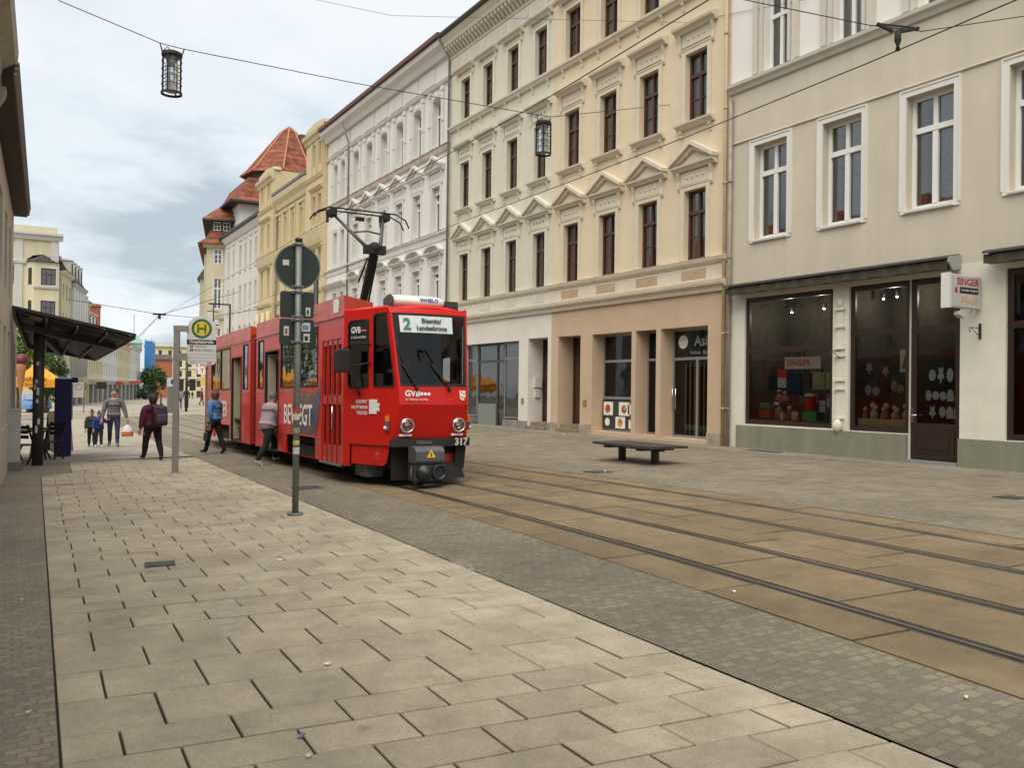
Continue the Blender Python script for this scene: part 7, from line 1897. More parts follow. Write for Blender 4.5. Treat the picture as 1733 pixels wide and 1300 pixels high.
def wallbracket(label, Y, z):
    t = thing('wall_bracket', label, 'bracket', (16.5, Y, z), 0, 'scrolled iron brackets on the shop front')
    mb = MB(); mb.box(-.05, -.02, -.02, .02, -.15, .15); mb.tube([(-.03, 0, .06), (-.36, 0, .06)], .008, 6); mb.tube([(-.03, 0, -.12), (-.33, 0, .05)], .007, 6); mb.tube([(-.36, 0, .06), (-.40, 0, .02), (-.38, 0, -.03), (-.34, 0, -.02)], .008, 6); mb.obj('iron', M_blackp, t); return t
wallbracket('scrolled iron bracket under the grey box sign', 9.82, 2.80); wallbracket('scrolled iron bracket on the pier between the shop windows', 13.08, 2.45)
# goods in the left window; local frame of the grey house: x along, +y inward
def inwin(fn, name, label, cat, loc, rz=-PI/2, group=None):
    return thing(name, label, cat, loc, rz, group)
def W1(Y, d, z): return (FX+d, Y, z)
rnd = random.Random(4)
t = thing('window_sign', 'pale board with red lettering hanging inside the left shop window', 'sign', W1(14.45, .30, 2.28), -PI/2)
mb = MB(); mb.box(-.55, .55, -.015, .015, -.15, .15); mb.obj('board', pbr('wsign_board', (.50, .46, .38), .6), t); text('lettering', 'SINGER', .20, M_sr, t, TM((-.12, -.02, 0), (1, 0, 0), (0, 0, 1)), bold=.004, spacing=1.1)
mb = MB()
for x in (-.42, -.1, .05): mb.box(x-.02, x+.02, -.005, .005, .15, .42)
mb.obj('strap', M_blackp, t)
def cloth_bag(label, Y, z, c, w_=.36, h_=.42, d=.35):
    t = thing('tote_bag', label, 'bag', W1(Y, d, z), -PI/2, 'bags hanging in the shop window')
    mb = MB(); mb.prism([(-.05, 0), (.05, 0), (.03, h_), (-.03, h_)], -w_/2, w_/2); mb.obj('body', pbr('bag_%d' % int(Y*100), c, .85, var=.4, scale=11), t, bevel=.02)
    mb = MB(); mb.tube([(-w_*.25, 0, h_-.02), (-w_*.18, 0, h_+.15), (w_*.18, 0, h_+.15), (w_*.25, 0, h_-.02)], .012, 6); mb.obj('handle', M_blackp, t); return t
cloth_bag('olive patterned tote bag hanging beside its twin at the right of the window', 13.98, 1.62, (.30, .28, .13)); cloth_bag('olive patterned tote bag nearest the right window frame', 13.60, 1.62, (.31, .27, .12))
cloth_bag('dark blue rucksack hanging in the middle of the left window', 14.72, 1.50, (.012, .03, .09), .40, .55); cloth_bag('black rounded bag hanging at the left of the window', 15.35, 1.62, (.015, .015, .016), .42, .38)
cloth_bag('dark patterned pouch hanging between the blue rucksack and the olive bags', 14.36, 1.66, (.07, .03, .03), .22, .36)
def card(name, label, Y, z, w_, h_, c, cat='card', d=.28, top=None, tilt=0):
    t = thing(name, label, cat, W1(Y, d, z), -PI/2); mb = MB(); mb.box(-w_/2, w_/2, -.004, .004, 0, h_); mb.obj('sheet', pbr('card_%d_%d' % (int(Y*100), int(z*100)), c, .7, var=.25, scale=22), t)
    if top: MB().box(-w_/2-.005, w_/2+.005, -.008, -.0045, h_*.55, h_+.01).obj('heading', pbr('card_top_%d' % int(Y*100), top, .6), t)
    return t
card('price_card', 'white card with a bright red heading among the hanging bags', 15.08, 1.66, .27, .46, (.45, .50, .52), top=(.62, .02, .03))
def goods(label, Y, z, kind, c, s_, d=.38, cat='goods'):
    t = thing({'box': 'gift_box', 'tube': 'thread_canister', 'doll': 'rag_doll', 'jar': 'jar', 'fig': 'paper_figure'}[kind], label, cat, W1(Y, d, z), -PI/2)
    mt = pbr('good_%d_%d' % (int(Y*100), int(z*100)), c, .7, var=.25, scale=18)
    mb = MB()
    if kind == 'box':
        mb.box(-s_[0]/2, s_[0]/2, -.08, .08, 0, s_[1]); mb.obj('body', mt, t, bevel=.01); MB().box(-s_[0]/2-.005, s_[0]/2+.005, -.085, .085, s_[1], s_[1]+.02).obj('lid', mt, t)
    elif kind == 'tube':
        mb.lathe([(0, 0), (s_[0], 0), (s_[0], s_[1]), (0, s_[1])], 16, None, False); mb.obj('body', mt, t); mb = MB(); mb.lathe([(s_[0]*1.02, s_[1]), (s_[0]*1.02, s_[1]*1.12), (0, s_[1]*1.12)], 16, None, False); mb.obj('lid', pbr('canister_lid', (.6, .55, .42), .6), t)
    elif kind == 'doll':
        mb.sm = True; mb.lathe([(0, 0), (s_[0], 0), (s_[0]*.85, s_[1]*.3), (s_[0]*.4, s_[1]*.58), (s_[0]*.2, s_[1]*.66)], 12, None, False); mb.obj('dress', mt, t); mb = MB(); mb.ball((0, 0, s_[1]*.82), s_[1]*.19); mb.obj('head', pbr('doll_skin', (.5, .32, .2), .8), t)
        mb = MB(); mb.ball((0, .015, s_[1]*.86), s_[1]*.195); mb.obj('hair', pbr('doll_hair', (.22, .1, .03), .9), t); mb = MB(); mb.tube([(-s_[0]*.9, -.02, s_[1]*.35), (0, 0, s_[1]*.55), (s_[0]*.9, -.02, s_[1]*.35)], .016, 6); mb.obj('arm', mt, t)
    elif kind == 'jar':
        mb.lathe([(0, 0), (s_[0], 0), (s_[0], s_[1]*.75), (s_[0]*.7, s_[1]*.85), (s_[0]*.7, s_[1]), (0, s_[1])], 12, None, False); mb.obj('body', mt, t); MB().lathe([(s_[0]*.72, s_[1]*.9), (s_[0]*.72, s_[1]*1.03), (0, s_[1]*1.03)], 12, None, False).obj('lid', M_zinc, t)
    return t
z0 = .86
goods('tall red canister standing in the left shop window', 14.28, z0, 'tube', (.50, .02, .015), (.13, .60))
goods('flat bright green box in the left shop window', 14.12, z0, 'box', (.02, .30, .06), (.42, .22), .22); goods('mint green box at the far left of the window', 15.66, z0+.28, 'box', (.07, .26, .12), (.34, .12)); goods('red orange box under the mint green one', 15.68, z0+.02, 'box', (.40, .07, .03), (.36, .22))
goods('pink doll sitting left of the window middle', 15.22, z0, 'doll', (.40, .10, .10), (.14, .34)); goods('brown doll beside the pink one', 14.92, z0, 'doll', (.22, .09, .04), (.13, .36)); goods('mauve doll on a shelf in the left window', 15.18, z0+.42, 'doll', (.16, .09, .10), (.16, .30), .5)
goods('turquoise jar near the right window frame', 13.56, z0, 'jar', (.18, .42, .38), (.11, .34)); goods('pale pink carton behind the green box', 13.86, z0+.22, 'box', (.48, .36, .36), (.18, .26)); goods('pale blue carton beside the turquoise jar', 13.66, z0+.34, 'box', (.38, .44, .46), (.14, .22)); goods('dark green jar near the right frame', 13.77, z0, 'jar', (.03, .12, .08), (.08, .22))
card('price_card', 'pale green card leaning on the window floor', 14.66, z0, .20, .22, (.42, .46, .30)); card('price_card', 'small white card under the mauve doll', 15.24, z0+.36, .17, .08, (.6, .6, .58))
for lb2, Y, z, kind, c, s_, d in (('yellow carton leaning at the left end of the left window', 15.5, .86, 'box', (.55, .42, .06), (.16, .26), .6), ('white jar between the two small dolls', 15.07, .86, 'jar', (.55, .55, .5), (.06, .2), .3), ('teal box on the raised rail of the left window', 14.75, 1.30, 'box', (.05, .25, .28), (.28, .16), .78), ('pink box on the raised rail of the left window', 14.42, 1.30, 'box', (.5, .16, .22), (.24, .20), .78), ('violet jar on the raised rail of the left window', 14.02, 1.30, 'jar', (.22, .1, .3), (.09, .24), .78), ('pale straw doll at the right end of the raised rail', 13.7, 1.30, 'doll', (.5, .42, .25), (.12, .32), .78), ('rust doll on the raised rail behind the mint green box', 15.62, 1.30, 'doll', (.35, .12, .05), (.13, .34), .78), ('small red jar beside the pale green card', 14.5, .86, 'jar', (.45, .03, .03), (.05, .16), .25)): goods(lb2, Y, z, kind, c, s_, d)
mb = MB(); mb.box(FX+.14, FX+1.3, 13.35, 16.05, .80, .855); tag(mb.obj('display_shelf', pbr('display_wood', (.16, .11, .07), .7)), 'wooden display floor of the left shop window', 'shelf')
mb = MB(); mb.box(FX+.75, FX+.80, 13.4, 16.0, 1.25, 1.30); tag(mb.obj('display_shelf', pbr('display_rail', (.12, .09, .07), .7)), 'narrow raised shelf behind the dolls in the left window', 'shelf')
# right window and door: paper lace figures and dolls
card('picture_card', 'cream card with a church spire drawing in the right shop window', 11.62, 2.02, .24, .48, (.52, .50, .40), d=.22)
mb = MB(); mb.prism([(-.002, 0), (.002, 0), (.0, .34)], -.05, .05); 
t = thing('church_cutout', 'brown church spire cutout on the cream card', 'cutout', W1(11.62, .21, 2.08), -PI/2); mb = MB(); mb.plate([(-.07, 0, 0), (.07, 0, 0), (.06, 0, .12), (.03, 0, .16), (.0, 0, .36), (-.03, 0, .16), (-.06, 0, .12)], (0, .004, 0)); mb.obj('outline', pbr('spire_brown', (.20, .13, .05), .8), t)
card('notice', 'small white notice beside the church card', 11.44, 1.96, .14, .16, (.56, .58, .52), d=.21)
mb = MB(); mb.box(FX+.16, FX+.8, 11.5, 12.75, .80, .98); tag(mb.obj('display_shelf', pbr('display_ochre', (.42, .32, .15), .8)), 'ochre display step at the bottom of the right shop window', 'shelf')
cols5 = [(.42, .10, .06), (.48, .40, .20), (.30, .30, .28), (.45, .28, .08), (.24, .08, .05), (.40, .42, .34)]
for k in range(9):
    Y = 12.62-.135*k; goods('%s doll in the row along the right window, %s from the left' % (['red', 'straw', 'grey', 'amber', 'rust', 'pale'][k % 6], ['first', 'second', 'third', 'fourth', 'fifth', 'sixth', 'seventh', 'eighth', 'ninth'][k]), Y, .98, 'doll', cols5[k % 6], (.075, .26+.05*((k*5) % 3)), .24+.1*(k % 2), 'doll')
M_lace = pbr('lace_white', (.62, .62, .58), .9, var=.7, scale=60)
def lace(Y, z, w_, h_, shape, label, d=.165, mat=None, group='paper lace ornaments on the glass'):
    t = thing('lace_ornament', label, 'ornament', W1(Y, d, z), -PI/2, group)
    mb = MB(); n = 28; pts = []
    for k in range(n):
        a = 2*PI*k/n
        r_ = {'oval': 1.0, 'star': .78+.22*math.cos(5*a+PI/2), 'bell': .86+.14*math.cos(2*a), 'scal': .9+.10*math.cos(9*a)}.get(shape, 1)
        x, zz = math.cos(a)*r_*w_/2, math.sin(a)*r_*h_/2
        if shape == 'arch' and zz < 0: x = math.copysign(w_/2, x) if abs(math.cos(a)) > .2 else x; zz = -h_/2 if abs(math.sin(a)) > .5 else zz
        pts.append((x, 0, zz))
    mb.plate(pts, (0, .003, 0)); mb.obj('outline', mat or M_lace, t)
    mb = MB(); mb.sm = True; mb.lathe([(w_*.26, .0), (w_*.30, -.004), (w_*.30, .001)], 14, Matrix.Rotation(R(90), 4, 'X'), False); mb.obj('ring', M_lw, t)
    return t
rows = [(1.95, (10.95, 10.76, 10.56, 10.36), (.16, .34), ('bell', 'star', 'scal', 'oval'), 'top'), (1.52, (11.03, 10.87, 10.71, 10.55, 10.38), (.15, .26), ('scal', 'bell', 'bell', 'arch', 'star'), 'middle'), (1.18, (10.94, 10.72, 10.56, 10.39), (.16, .26), ('star', 'scal', 'arch', 'arch'), 'bottom')]
for z, ys, (w_, h_), sh_s, rn in rows:
    for k, Y in enumerate(ys): lace(Y, z+.02*math.sin(k*3), w_, h_*(1.15 if sh_s[k] in ('star', 'oval') else .95), sh_s[k], 'white %s lace ornament in the %s row on the shop door, %s from left' % (sh_s[k].replace('scal', 'scalloped'), rn, ['first', 'second', 'third', 'fourth', 'fifth'][k]))
M_lcol = pbr('lace_coloured', (.34, .24, .15), .9, var=.6, scale=40)
for k, (Y, z) in enumerate(((12.5, 2.12), (12.52, 1.62), (12.32, 1.60), (12.08, 2.05), (11.86, 1.72), (11.72, 1.66), (11.50, 1.66))): lace(Y, z, .19, .26, ('star', 'scal', 'bell')[k % 3], 'coloured window ornament in the right shop window, %s from the left' % ['outermost upper', 'outermost lower', 'third', 'fourth', 'fifth', 'sixth', 'last'][k], .2, M_lcol, 'coloured ornaments in the right window')
# small lit spots under the shop ceiling
for k, (Y, z) in enumerate(((12.55, 3.72), (12.2, 3.74), (11.75, 3.70), (10.75, 3.72), (15.2, 3.6), (14.2, 3.62))):
    t = thing('spotlight', ['small lit spot high in the right shop window, leftmost', 'small lit spot high in the right shop window, second from left', 'small lit spot high in the right shop window, third from left', 'small lit spot high behind the glass over the shop door', 'small lit spot high in the left shop window, left one', 'small lit spot high in the left shop window, right one'][k], 'lamp', W1(Y, .75, z), 0, 'lit spots under the shop ceiling')
    mb = MB(); mb.lathe([(.03, .03), (.035, .0), (.035, .12), (0, .12)], 10, None, False); mb.obj('housing', M_blackp, t)
    mb = MB(); mb.ball((0, 0, .0), .024, 8, 6); mb.obj('bulb', pbr('lit_bulb', (1, .9, .7), .5, emit=((1, .86, .62), 14.0)), t)
    if k in (1, 3, 4, 5):
        pl_ = bpy.data.lights.new('spot_glow', 'POINT'); pl_.energy = 8; pl_.color = (1, .86, .68); pl_.shadow_soft_size = .05
        lo = bpy.data.objects.new('spot_glow', pl_); C.objects.link(lo); lo.parent = t; lo.location = (-.1, 0, -.08)
# ground covers and litter
def cover(label, X, Y, w_, l_, rz=0):
    t = thing('drain_cover', label, 'drain cover', g3(X, Y, .002), rz); mb = MB(); mb.box(-w_/2, w_/2, -l_/2, l_/2, -.02, .006); o_ = mb.obj('frame', pbr('cast_iron', (.06, .058, .055), .6, .4, var=.3, scale=20), t)
    mb = MB()
    for k in range(5): mb.box(-w_*.4, w_*.4, -l_*.4+l_*.17*k, -l_*.33+l_*.17*k, .0065, .012)
    mb.obj('grating', pbr('cast_iron_worn', (.14, .135, .125), .5, .5), t)
cover('small square iron cover in the slab paving at left', 1.24, 8.41, .26, .24, -.12); cover('iron drain cover in the cobble strip near the sign pole', 4.3, 13.85, .45, .45); cover('iron drain cover in the cobbles before the bench', 9.75, 13.2, .5, .4); cover('iron cover in the far pavement at the right edge', 12.33, 6.86, .4, .35); cover('iron grating at the foot of the shop wall', 15.98, 14.9, .3, 1.0)
def litter(label, X, Y, w_, c, name='paper_scrap'):
    mb = MB(); n = 6; w_ *= .62; vs = [(w_*math.cos(2*PI*k/n)*(.6+.4*((k*3) % 2)), w_*.6*math.sin(2*PI*k/n), .008+.012*(k % 2)) for k in range(n)]+[(0, 0, .02)]
    mb.add(vs, [(k, (k+1) % n, n) for k in range(n)]); o = mb.obj(name, pbr('litter_%d' % int(X*100), c, .7)); o.location = g3(X, Y, .0); tag(o, label, 'litter')
litter('white paper scrap on the slabs, lower middle left', 1.60, 4.73, .045, (.7, .7, .68)); litter('small purple foil wrapper on the slabs at the bottom', 1.17, 3.8, .045, (.16, .13, .26), 'foil_wrapper'); litter('white scrap near the curved tyre mark', 2.22, 7.94, .06, (.7, .69, .65)); litter('white scrap on the track panel beside the near rail', 4.77, 4.73, .035, (.75, .75, .72)); litter('cigarette end on the cobbles at lower right', 4.10, 2.5, .03, (.7, .62, .5), 'cigarette_end'); litter('white scrap at the foot of the cream house', 15.3, 22.6, .10, (.75, .74, .7)); litter('tiny white scrap on the cobbles at the left edge', .13, 7.5, .02, (.7, .7, .7)); litter('pale scrap on the cobbles at lower left', .12, 4.8, .03, (.5, .55, .55)); litter('white scrap on the drain cover before the bench', 9.85, 13.15, .06, (.75, .75, .74)); litter('crumpled white paper in the open joint at the bottom', 1.13, 3.57, .03, (.6, .6, .58))
film('tyre_mark', (.62, .57, .47), .6, 9.0, [(3.1, 8.9), (2.51, 8.45), (2.1, 8.01), (1.75, 7.34), (1.53, 6.75), (1.37, 6.23), (1.26, 5.69), (1.24, 5.3)], .20)
film('tyre_mark_inner', (.62, .57, .47), .6, 9.0, [(3.65, 7.1), (3.50, 6.75), (3.26, 6.2), (3.14, 5.79), (3.1, 5.44), (3.14, 5.1)], .22, .0075); film('tyre_mark_cross', (.62, .57, .47), .6, 8.0, [(3.45, 5.35), (3.26, 5.71), (3.02, 5.65), (2.84, 5.88), (2.80, 6.3), (2.7, 6.6)], .22, .0085)
film('red_paint_smear', (.36, .10, .07), .55, 2.0, [(-.6, 17.3), (-.06, 17.26), (.47, 17.21), (1.01, 17.03), (1.6, 16.9)], .55, .009); film('red_paint_fleck', (.36, .12, .08), .5, 3.0, [(.4, 12.0), (.55, 12.08), (.75, 12.12), (.95, 12.1)], .25, .009)

# ================================================================== PEOPLE
M_skin = pbr('skin', (.46, .24, .16), .6, var=.08, scale=9)
def grow(name, verts, edges, radii, root, mats, parent, pick, sub=1):
    me = bpy.data.meshes.new(name); me.from_pydata([tuple(v) for v in verts], edges, []); o = bpy.data.objects.new(name, me); C.objects.link(o)
    sk = o.modifiers.new('skin', 'SKIN'); sk.use_smooth_shade = True
    sb = o.modifiers.new('sub', 'SUBSURF'); sb.levels = sub; sb.render_levels = sub
    if name == 'jacket': sm_ = o.modifiers.new('smooth', 'SMOOTH'); sm_.factor = .5; sm_.iterations = 6
    for i, r_ in enumerate(radii):
        d = me.skin_vertices[0].data[i]; d.radius = r_ if isinstance(r_, tuple) else (r_, r_); d.use_root = (i == root)
    dg = bpy.context.evaluated_depsgraph_get(); dg.update()
    nm = bpy.data.meshes.new_from_object(o.evaluated_get(dg)); bpy.data.objects.remove(o); bpy.data.meshes.remove(me)
    nm.name = name; nm.materials.clear()
    for m_ in mats: nm.materials.append(m_)
    for p in nm.polygons: p.material_index = pick(p.center); p.use_smooth = True
    o = bpy.data.objects.new(name, nm); C.objects.link(o); o.parent = parent; return o
def person(label, X, Y, heading, h, legs, arms, jacket, trousers, shoes, hair, lean=0.0, hairlen='short', coatlen=.80, girth=1.0, group=None, headturn=0.0, z=None, hat=None, collar=None, detail=True, hips=1.0):
    """heading: direction faced, degrees clockwise from +Y. legs: ((thigh, knee), ...) degrees, forward positive; arms: ((raise, out, elbow), ...)."""
    t = thing('person', label, 'person', (X, Y, gz(X, Y) if z is None else z), -R(heading), group)
    s = h/1.75; g = girth
    V = []; E = []; Rr = []; bone = []
    def v(p, r_, tagp=None):
        V.append(Vector(p)*s); Rr.append((r_[0]*s, r_[1]*s) if isinstance(r_, tuple) else r_*s); return len(V)-1
    def e(a, b_, tg): E.append((a, b_)); bone.append((a, b_, tg))
    # ankle heights give the pelvis height
    def legpts(side, th, kn):
        hip = Vector((side*.095*hips, 0, 0)); a = R(th); kneep = hip+Vector((side*.01, math.sin(a)*.43, -math.cos(a)*.43)); b = R(th-kn)
        ank = kneep+Vector((0, math.sin(b)*.42, -math.cos(b)*.42)); return hip, kneep, ank, b
    L = [legpts(-1, *legs[0]), legpts(1, *legs[1])]
    pz = -min(l[2].z for l in L)+.085
    ln = R(lean)
    def up(y, z, x=0):  # along the leaning spine from the pelvis
        return (x, math.sin(ln)*z+math.cos(ln)*y, pz+math.cos(ln)*z-math.sin(ln)*y)
    pel = v(up(0, .03), (.155*g*hips, .12*g)); wst = v(up(.0, .20), (.14*g, .11*g)); chs = v(up(.01, .38), (.155*g, .115*g)); shl = v(up(-.01, .50), (.12, .085)); nk = v(up(.0, .57), .055); 
    hd0 = v(up(.02, .64), (.070, .080)); hd1 = v(up(.015, .73), (.082, .098)); hd2 = v(up(.0, .80), (.070, .082))
    e(pel, wst, 'top'); e(wst, chs, 'top'); e(chs, shl, 'top'); e(shl, nk, 'skin'); e(nk, hd0, 'skin'); e(hd0, hd1, 'skin'); e(hd1, hd2, 'skin')
    ns = v(up(.115, .69), .016); e(hd1, ns, 'skin')
    for side in (-1, 1): er = v(up(.0, .70, side*.088), .018); e(hd1, er, 'skin')
    for (hip, kn_, an, b), side in zip(L, (-1, 1)):
        O_ = Vector((0, 0, pz)); a0 = v(hip+O_+Vector((0, 0, -.04)), .098*g); a1 = v((hip+kn_)/2+O_, .082*g); a2 = v(kn_+O_, .062*g); a3 = v((kn_+an)/2+O_+Vector((0, -.012, 0)), .060*g); a4 = v(an+O_, .043)
        tilt = max(-1.0, min(1.0, b*.9)); toe = v(an+O_+Vector((side*.03, math.cos(tilt)*.17, -.045+math.sin(tilt)*.12)), (.042, .032)); heel = v(an+O_+Vector((0, -.035, -.04)), .040)
        e(pel, a0, 'leg'); e(a0, a1, 'leg'); e(a1, a2, 'leg'); e(a2, a3, 'leg'); e(a3, a4, 'leg'); e(a4, toe, 'shoe'); e(a4, heel, 'shoe')
    J = []
    for (ra, outd, el), side in zip(arms, (-1, 1)):
        sh_ = Vector(up(-.01, .475, side*.195*(.9+.1*g))); ra_, od = R(ra), R(outd)
        d = Vector((side*math.sin(od), math.sin(ra_)*math.cos(od), -math.cos(ra_)*math.cos(od))); elb = sh_+d*.30
        rb = R(ra+el); d2 = Vector((side*math.sin(od)*.6, math.sin(rb)*math.cos(od), -math.cos(rb)*math.cos(od))).normalized(); wr = elb+d2*.26
        cl = v(Vector(up(-.01, .485, side*.11)), (.085*g, .075*g)); e(shl, cl, 'top'); b0 = v(sh_, .062*g); b1 = v(elb, .044*g); b2 = v(wr, .030); pl = v(wr+d2*.07, (.034, .022)); e(cl, b0, 'top'); e(b0, b1, 'top'); e(b1, b2, 'top'); e(b2, pl, 'skin'); J.append((sh_*s, elb*s, wr*s, (wr+d2*.1)*s))
        if detail:
            sx_ = d2.cross(Vector((0, 1, 0.2))).normalized(); 
            fw_ = sx_.cross(d2).normalized()
            for q, fl in ((-.024, .062), (-.008, .072), (.008, .070), (.024, .055)):
                f0 = v(wr+d2*.105+sx_*q*1.1, .0095); f1 = v(wr+d2*(.105+fl*.6)+sx_*q*1.25-fw_*.012, .009); f2 = v(wr+d2*(.105+fl)+sx_*q*1.25-fw_*.032, .008); e(pl, f0, 'skin'); e(f0, f1, 'skin'); e(f1, f2, 'skin')
            th0 = v(wr+d2*.06+fw_*.03-sx_*.032, .011); th1 = v(wr+d2*.105+fw_*.03-sx_*.045, .009); e(pl, th0, 'skin'); e(th0, th1, 'skin')
    def pick(c):
        best, bt = 9, 'top'
        for a, b_, tg in bone:
            A, B = V[a], V[b_]; d = B-A; u = max(0, min(1, (c-A).dot(d)/max(1e-6, d.length_squared))); q = (c-(A+d*u)).length
            if q < best: best, bt = q, tg
        return {'top': 0, 'leg': 1, 'shoe': 2, 'skin': 3}[bt]
    mj = pbr('cloth_%d_%d' % (int(X*100), int(Y*100)), jacket, .85, var=.25, scale=9, bump=.3, bscale=25); mt_ = pbr('trousers_%d_%d' % (int(X*100), int(Y*100)), trousers, .9, var=.2, scale=8); ms_ = pbr('shoes_%d_%d' % (int(X*100), int(Y*100)), shoes, .6)
    grow('body', V, E, Rr, pel, [mj, mt_, ms_, M_skin], t, pick, 2 if detail else 1)
    # jacket: one loose shell over torso and arms
    JV = []; JE = []; JR = []
    def jv(p, r_): JV.append(Vector(p)*s if not isinstance(p, tuple) or True else p); JR.append((r_[0]*s*1.07, r_[1]*s*1.07) if isinstance(r_, tuple) else r_*s); return len(JV)-1
    hem = jv(up(.0, .95-coatlen-.02-.02), (.178*g*hips, .140*g)); j0 = jv(up(0, .08), (.178*g*hips, .140*g)); j1 = jv(up(0, .22), (.165*g, .132*g)); j2 = jv(up(.01, .36), (.172*g, .138*g)); j3 = jv(up(-.01, .47), (.13*g, .112*g)); j4 = jv(up(.0, .565), (.08, .08))
    JE += [(hem, j0), (j0, j1), (j1, j2), (j2, j3), (j3, j4)]
    for (sh_, elb, wr, pm) in J:
        a = len(JV); JV += [(JV[j3]*.45+sh_*.55), sh_, (sh_+elb)/2, elb, wr]; JR += [(.112*s*g, .098*s*g), .088*s*g, .078*s*g, .068*s*g, .054*s]; JE += [(j3, a), (a, a+1), (a+1, a+2), (a+2, a+3), (a+3, a+4)]
    grow('jacket', JV, JE, JR, j1, [mj, collar or mj], t, (lambda c: 0) if collar is None else (lambda c: 1 if math.sin(c.x*23+c.z*17)+math.sin(c.z*29-c.y*21) > .75 else 0), 2)
    # hair
    mh = pbr('hair_%d_%d' % (int(X*100), int(Y*100)), hair, .7, var=.4, scale=30)
    c = Vector(up(-.012, .745))*s; mb = MB(); n, k = 14, 9; vs = []; fs = []
    for i in range(k+1):
        a = PI*i/k*(.62 if hairlen == 'short' else .80)
        for j in range(n):
            b_ = 2*PI*j/n; front = max(0, math.sin(b_)); cut = 1-.38*front*(i/k) if hairlen != 'hat' else 1
            rr = (1+.05*math.sin(j*2.3+i)); aa = a*cut
            vs.append((c.x+.098*s*rr*math.sin(aa)*math.cos(b_)*(1.1 if hairlen == 'long' else 1), c.y+.112*s*rr*math.sin(aa)*math.sin(b_), c.z+.112*s*math.cos(aa)-(.10*s*(i/k)**3*(1-front) if hairlen == 'long' else 0)))
    for i in range(k): fs += [(i*n+j, (i+1)*n+j, (i+1)*n+(j+1) % n, i*n+(j+1) % n) for j in range(n)]
    mb.sm = True; mb.add(vs, fs); mb.obj('hat' if hat else 'hair', mh, t)
    if hat: mb = MB(); mb.ball(Vector(up(-.01, .885))*s, .045*s); mb.obj('bobble', mh, t)
    if detail:
        mb = MB()
        for side in (-1, 1): mb.ball(Vector(up(.098, .715, side*.034))*s, .011*s, 8, 6)
        mb.obj('eyes', pbr('eye_dark', (.03, .02, .015), .4), t)
        mb = MB(); mb.cbox(Vector(up(.100, .645))*s, (.042*s, .012*s, .010*s)); mb.obj('mouth', pbr('mouth_red', (.30, .10, .08), .6), t)
    t['hands'] = 0; del t['hands']
    return t, J
man, Jm = person('person in a grey jacket and jeans walking this way, holding a child by the hand', 2.84, 28.6, 186, 1.76, ((12, 4), (-8, 22)), ((8, 20, 8), (6, 16, 12)), (.135, .135, .14), (.028, .035, .075), (.16, .11, .07), (.06, .045, .035), girth=1.12, coatlen=.98)
person('child in a bright blue jacket and dark hat beside the person in grey', 2.44, 28.7, 176, 1.06, ((8, 4), (-6, 12)), ((60, 20, 60), (20, 10, 20)), (.012, .03, .17), (.02, .024, .035), (.6, .6, .58), (.012, .012, .014), girth=1.38, hairlen='hat', hat=True, coatlen=1.0)
person('child in a dark grey jacket standing just behind the child in blue', 2.28, 29.1, 182, 1.10, ((4, 3), (-4, 8)), ((10, 10, 10), (8, 10, 10)), (.03, .034, .035), (.012, .012, .016), (.05, .05, .05), (.012, .012, .014), girth=1.38, hairlen='hat', hat=True, coatlen=1.0)
wom, Jw = person('person in a burgundy jacket and black trousers walking away with a backpack', 3.06, 22.2, -14, 1.60, ((20, 4), (-17, 12)), ((-4, 14, 12), (16, 14, 20)), (.085, .006, .035), (.010, .009, .009), (.10, .045, .02), (.045, .022, .012), girth=1.40, hairlen='long', coatlen=.98, hips=1.12)
blu, Jb = person('person in a blue and grey jacket and black trousers walking beside the tram', 4.76, 23.5, -38, 1.67, ((15, 3), (-14, 10)), ((-8, 8, 20), (10, 8, 20)), (.055, .18, .42), (.009, .009, .010), (.014, .012, .012), (.12, .045, .022), girth=1.20, hairlen='long', coatlen=.95, collar=pbr('jacket_grey_patch', (.30, .29, .29), .85, var=.3, scale=12))
lil, Jl = person('person in a lilac coat climbing into the open middle door of the tram', 5.0, 19.1, 64, 1.68, ((44, 40), (-18, 18)), ((46, 10, 36), (26, 8, 30)), (.40, .30, .335), (.010, .010, .011), (.66, .66, .66), (.17, .165, .15), lean=13, girth=1.24, coatlen=1.02, z=gz(4.9, 19.15)+.02)
# things they carry
def carried(name, label, cat, owner, local, fn, rz=0):
    t = thing(name, label, cat, owner.matrix_basis @ Vector(local), owner.rotation_euler.z+rz); fn(t); return t
def backpack(t):
    m_ = pbr('backpack_plum', (.035, .016, .032), .6, var=.25, scale=12, bump=.3)
    mb = MB(); mb.prism([(.0, -.22), (.0, .20), (-.06, .25), (-.15, .20), (-.19, .05), (-.19, -.18), (-.15, -.24), (-.03, -.25)], -.16, .16); mb.obj('body', m_, t, bevel=.04)
    mb = MB(); mb.prism([(-.185, -.16), (-.185, .04), (-.22, .02), (-.235, -.12), (-.21, -.18)], -.12, .12); mb.obj('pocket', pbr('backpack_pocket', (.085, .055, .075), .5, var=.3, scale=14), t, bevel=.02)
    mb = MB()
    for x in (-.12, .12): mb.tube([(x, 0, .20), (x*1.1, .10, .27), (x*1.25, .24, .20), (x*1.3, .22, -.08), (x*1.1, .0, -.2)], .018, 6)
    mb.obj('strap', m_, t)
carried('backpack', 'dark plum backpack worn by the person in burgundy', 'backpack', wom, (.05, -.20, 1.08), backpack)
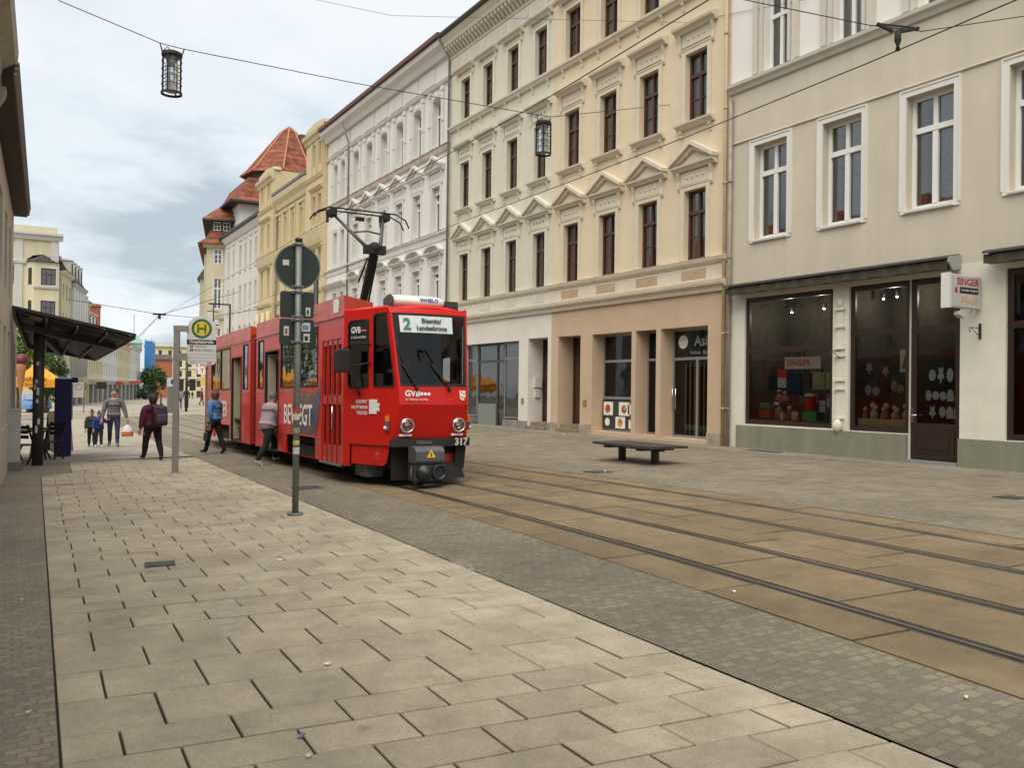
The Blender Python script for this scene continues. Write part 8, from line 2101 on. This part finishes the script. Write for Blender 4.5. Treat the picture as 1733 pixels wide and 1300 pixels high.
def plasticbag(t):
    mb = MB(); mb.sm = True; rows = [(.02, .02, 0), (.13, .06, -.10), (.16, .08, -.22), (.165, .085, -.33), (.15, .075, -.36)]; n = 14; vs = []
    for a, b_, z in rows: vs += [(a*math.cos(2*PI*k/n)*(1+.06*math.sin(k*2.9)), b_*math.sin(2*PI*k/n), z+.008*math.sin(k*4.1)) for k in range(n)]
    mb.add(vs, [(j*n+k, j*n+(k+1) % n, (j+1)*n+(k+1) % n, (j+1)*n+k) for j in range(4) for k in range(n)]+[[4*n+k for k in range(n)]]); mb.m = [0 if i < 3*n-n//1+n*0 else 1 for i in range(len(mb.f))]
    mb.obj('body', [pbr('bag_white', (.68, .66, .64), .5, var=.2, scale=8), pbr('bag_orange', (.60, .16, .06), .5)], t)
    mb = MB(); mb.tube([(-.05, 0, -.04), (-.02, 0, .05), (.02, 0, .05), (.05, 0, -.04)], .008, 6); mb.obj('handle', pbr('bag_white', (.68, .66, .64), .5), t)
carried('carrier_bag', 'white plastic bag with an orange base in the hand of the person in grey', 'bag', man, tuple(Jm[0][3]+Vector((0, .0, -.09))), plasticbag)
def handbag(t):
    mb = MB(); mb.prism([(-.06, -.12), (.06, -.12), (.05, .10), (-.05, .10)], -.14, .14); mb.obj('body', pbr('dark_handbag', (.02, .02, .03), .5), t, bevel=.02); mb = MB(); mb.tube([(-.1, 0, .1), (-.06, 0, .32), (.06, 0, .32), (.1, 0, .1)], .01, 6); mb.obj('strap', pbr('dark_handbag', (.02, .02, .03), .5), t)
carried('handbag', 'dark handbag at the side of the person in the blue and grey jacket', 'bag', blu, tuple(Jb[0][3]+Vector((-.02, 0, -.22))), handbag, .6)
# the driver behind the windscreen
drv, _ = person('person in dark clothes sitting at the controls behind the tram windscreen', 6.02, 13.86, 180, 1.66, ((82, 80), (82, 80)), ((38, 8, 48), (38, 8, 48)), (.03, .03, .045), (.02, .02, .025), (.02, .02, .02), (.10, .06, .03), z=.74, detail=False)
# people far down the street: small in the photo
far = [('person in black by the far shops, the left one of a pair', 19.6, 150, (.02, .02, .02), 30), ('person in black by the far shops, the right one of a pair', 21.6, 152, (.015, .015, .015), 200), ('person in a grey coat walking past the traffic light', 11.9, 72, (.22, .24, .23), 10), ('person in dark clothes right of the traffic light', 13.1, 76, (.05, .05, .055), 190), ('person in dark clothes far down the street before the cream building', 32.5, 190, (.10, .03, .03), 180), ('person in black far down the street, right of the one in dark red', 35, 196, (.02, .02, .025), 20), ('person in red farthest right by the far shops', 16.6, 88, (.30, .05, .04), 100)]
for k, (lb_, X, Y, c, hd) in enumerate(far):
    person(lb_, X, Y, hd, 1.68+.06*(k % 2), ((14, 4), (-12, 12)), ((12, 8, 10), (-10, 8, 15)), c, (.02, .02, .025), (.02, .02, .02), (.06, .04, .03), detail=False, group='people far down the street')
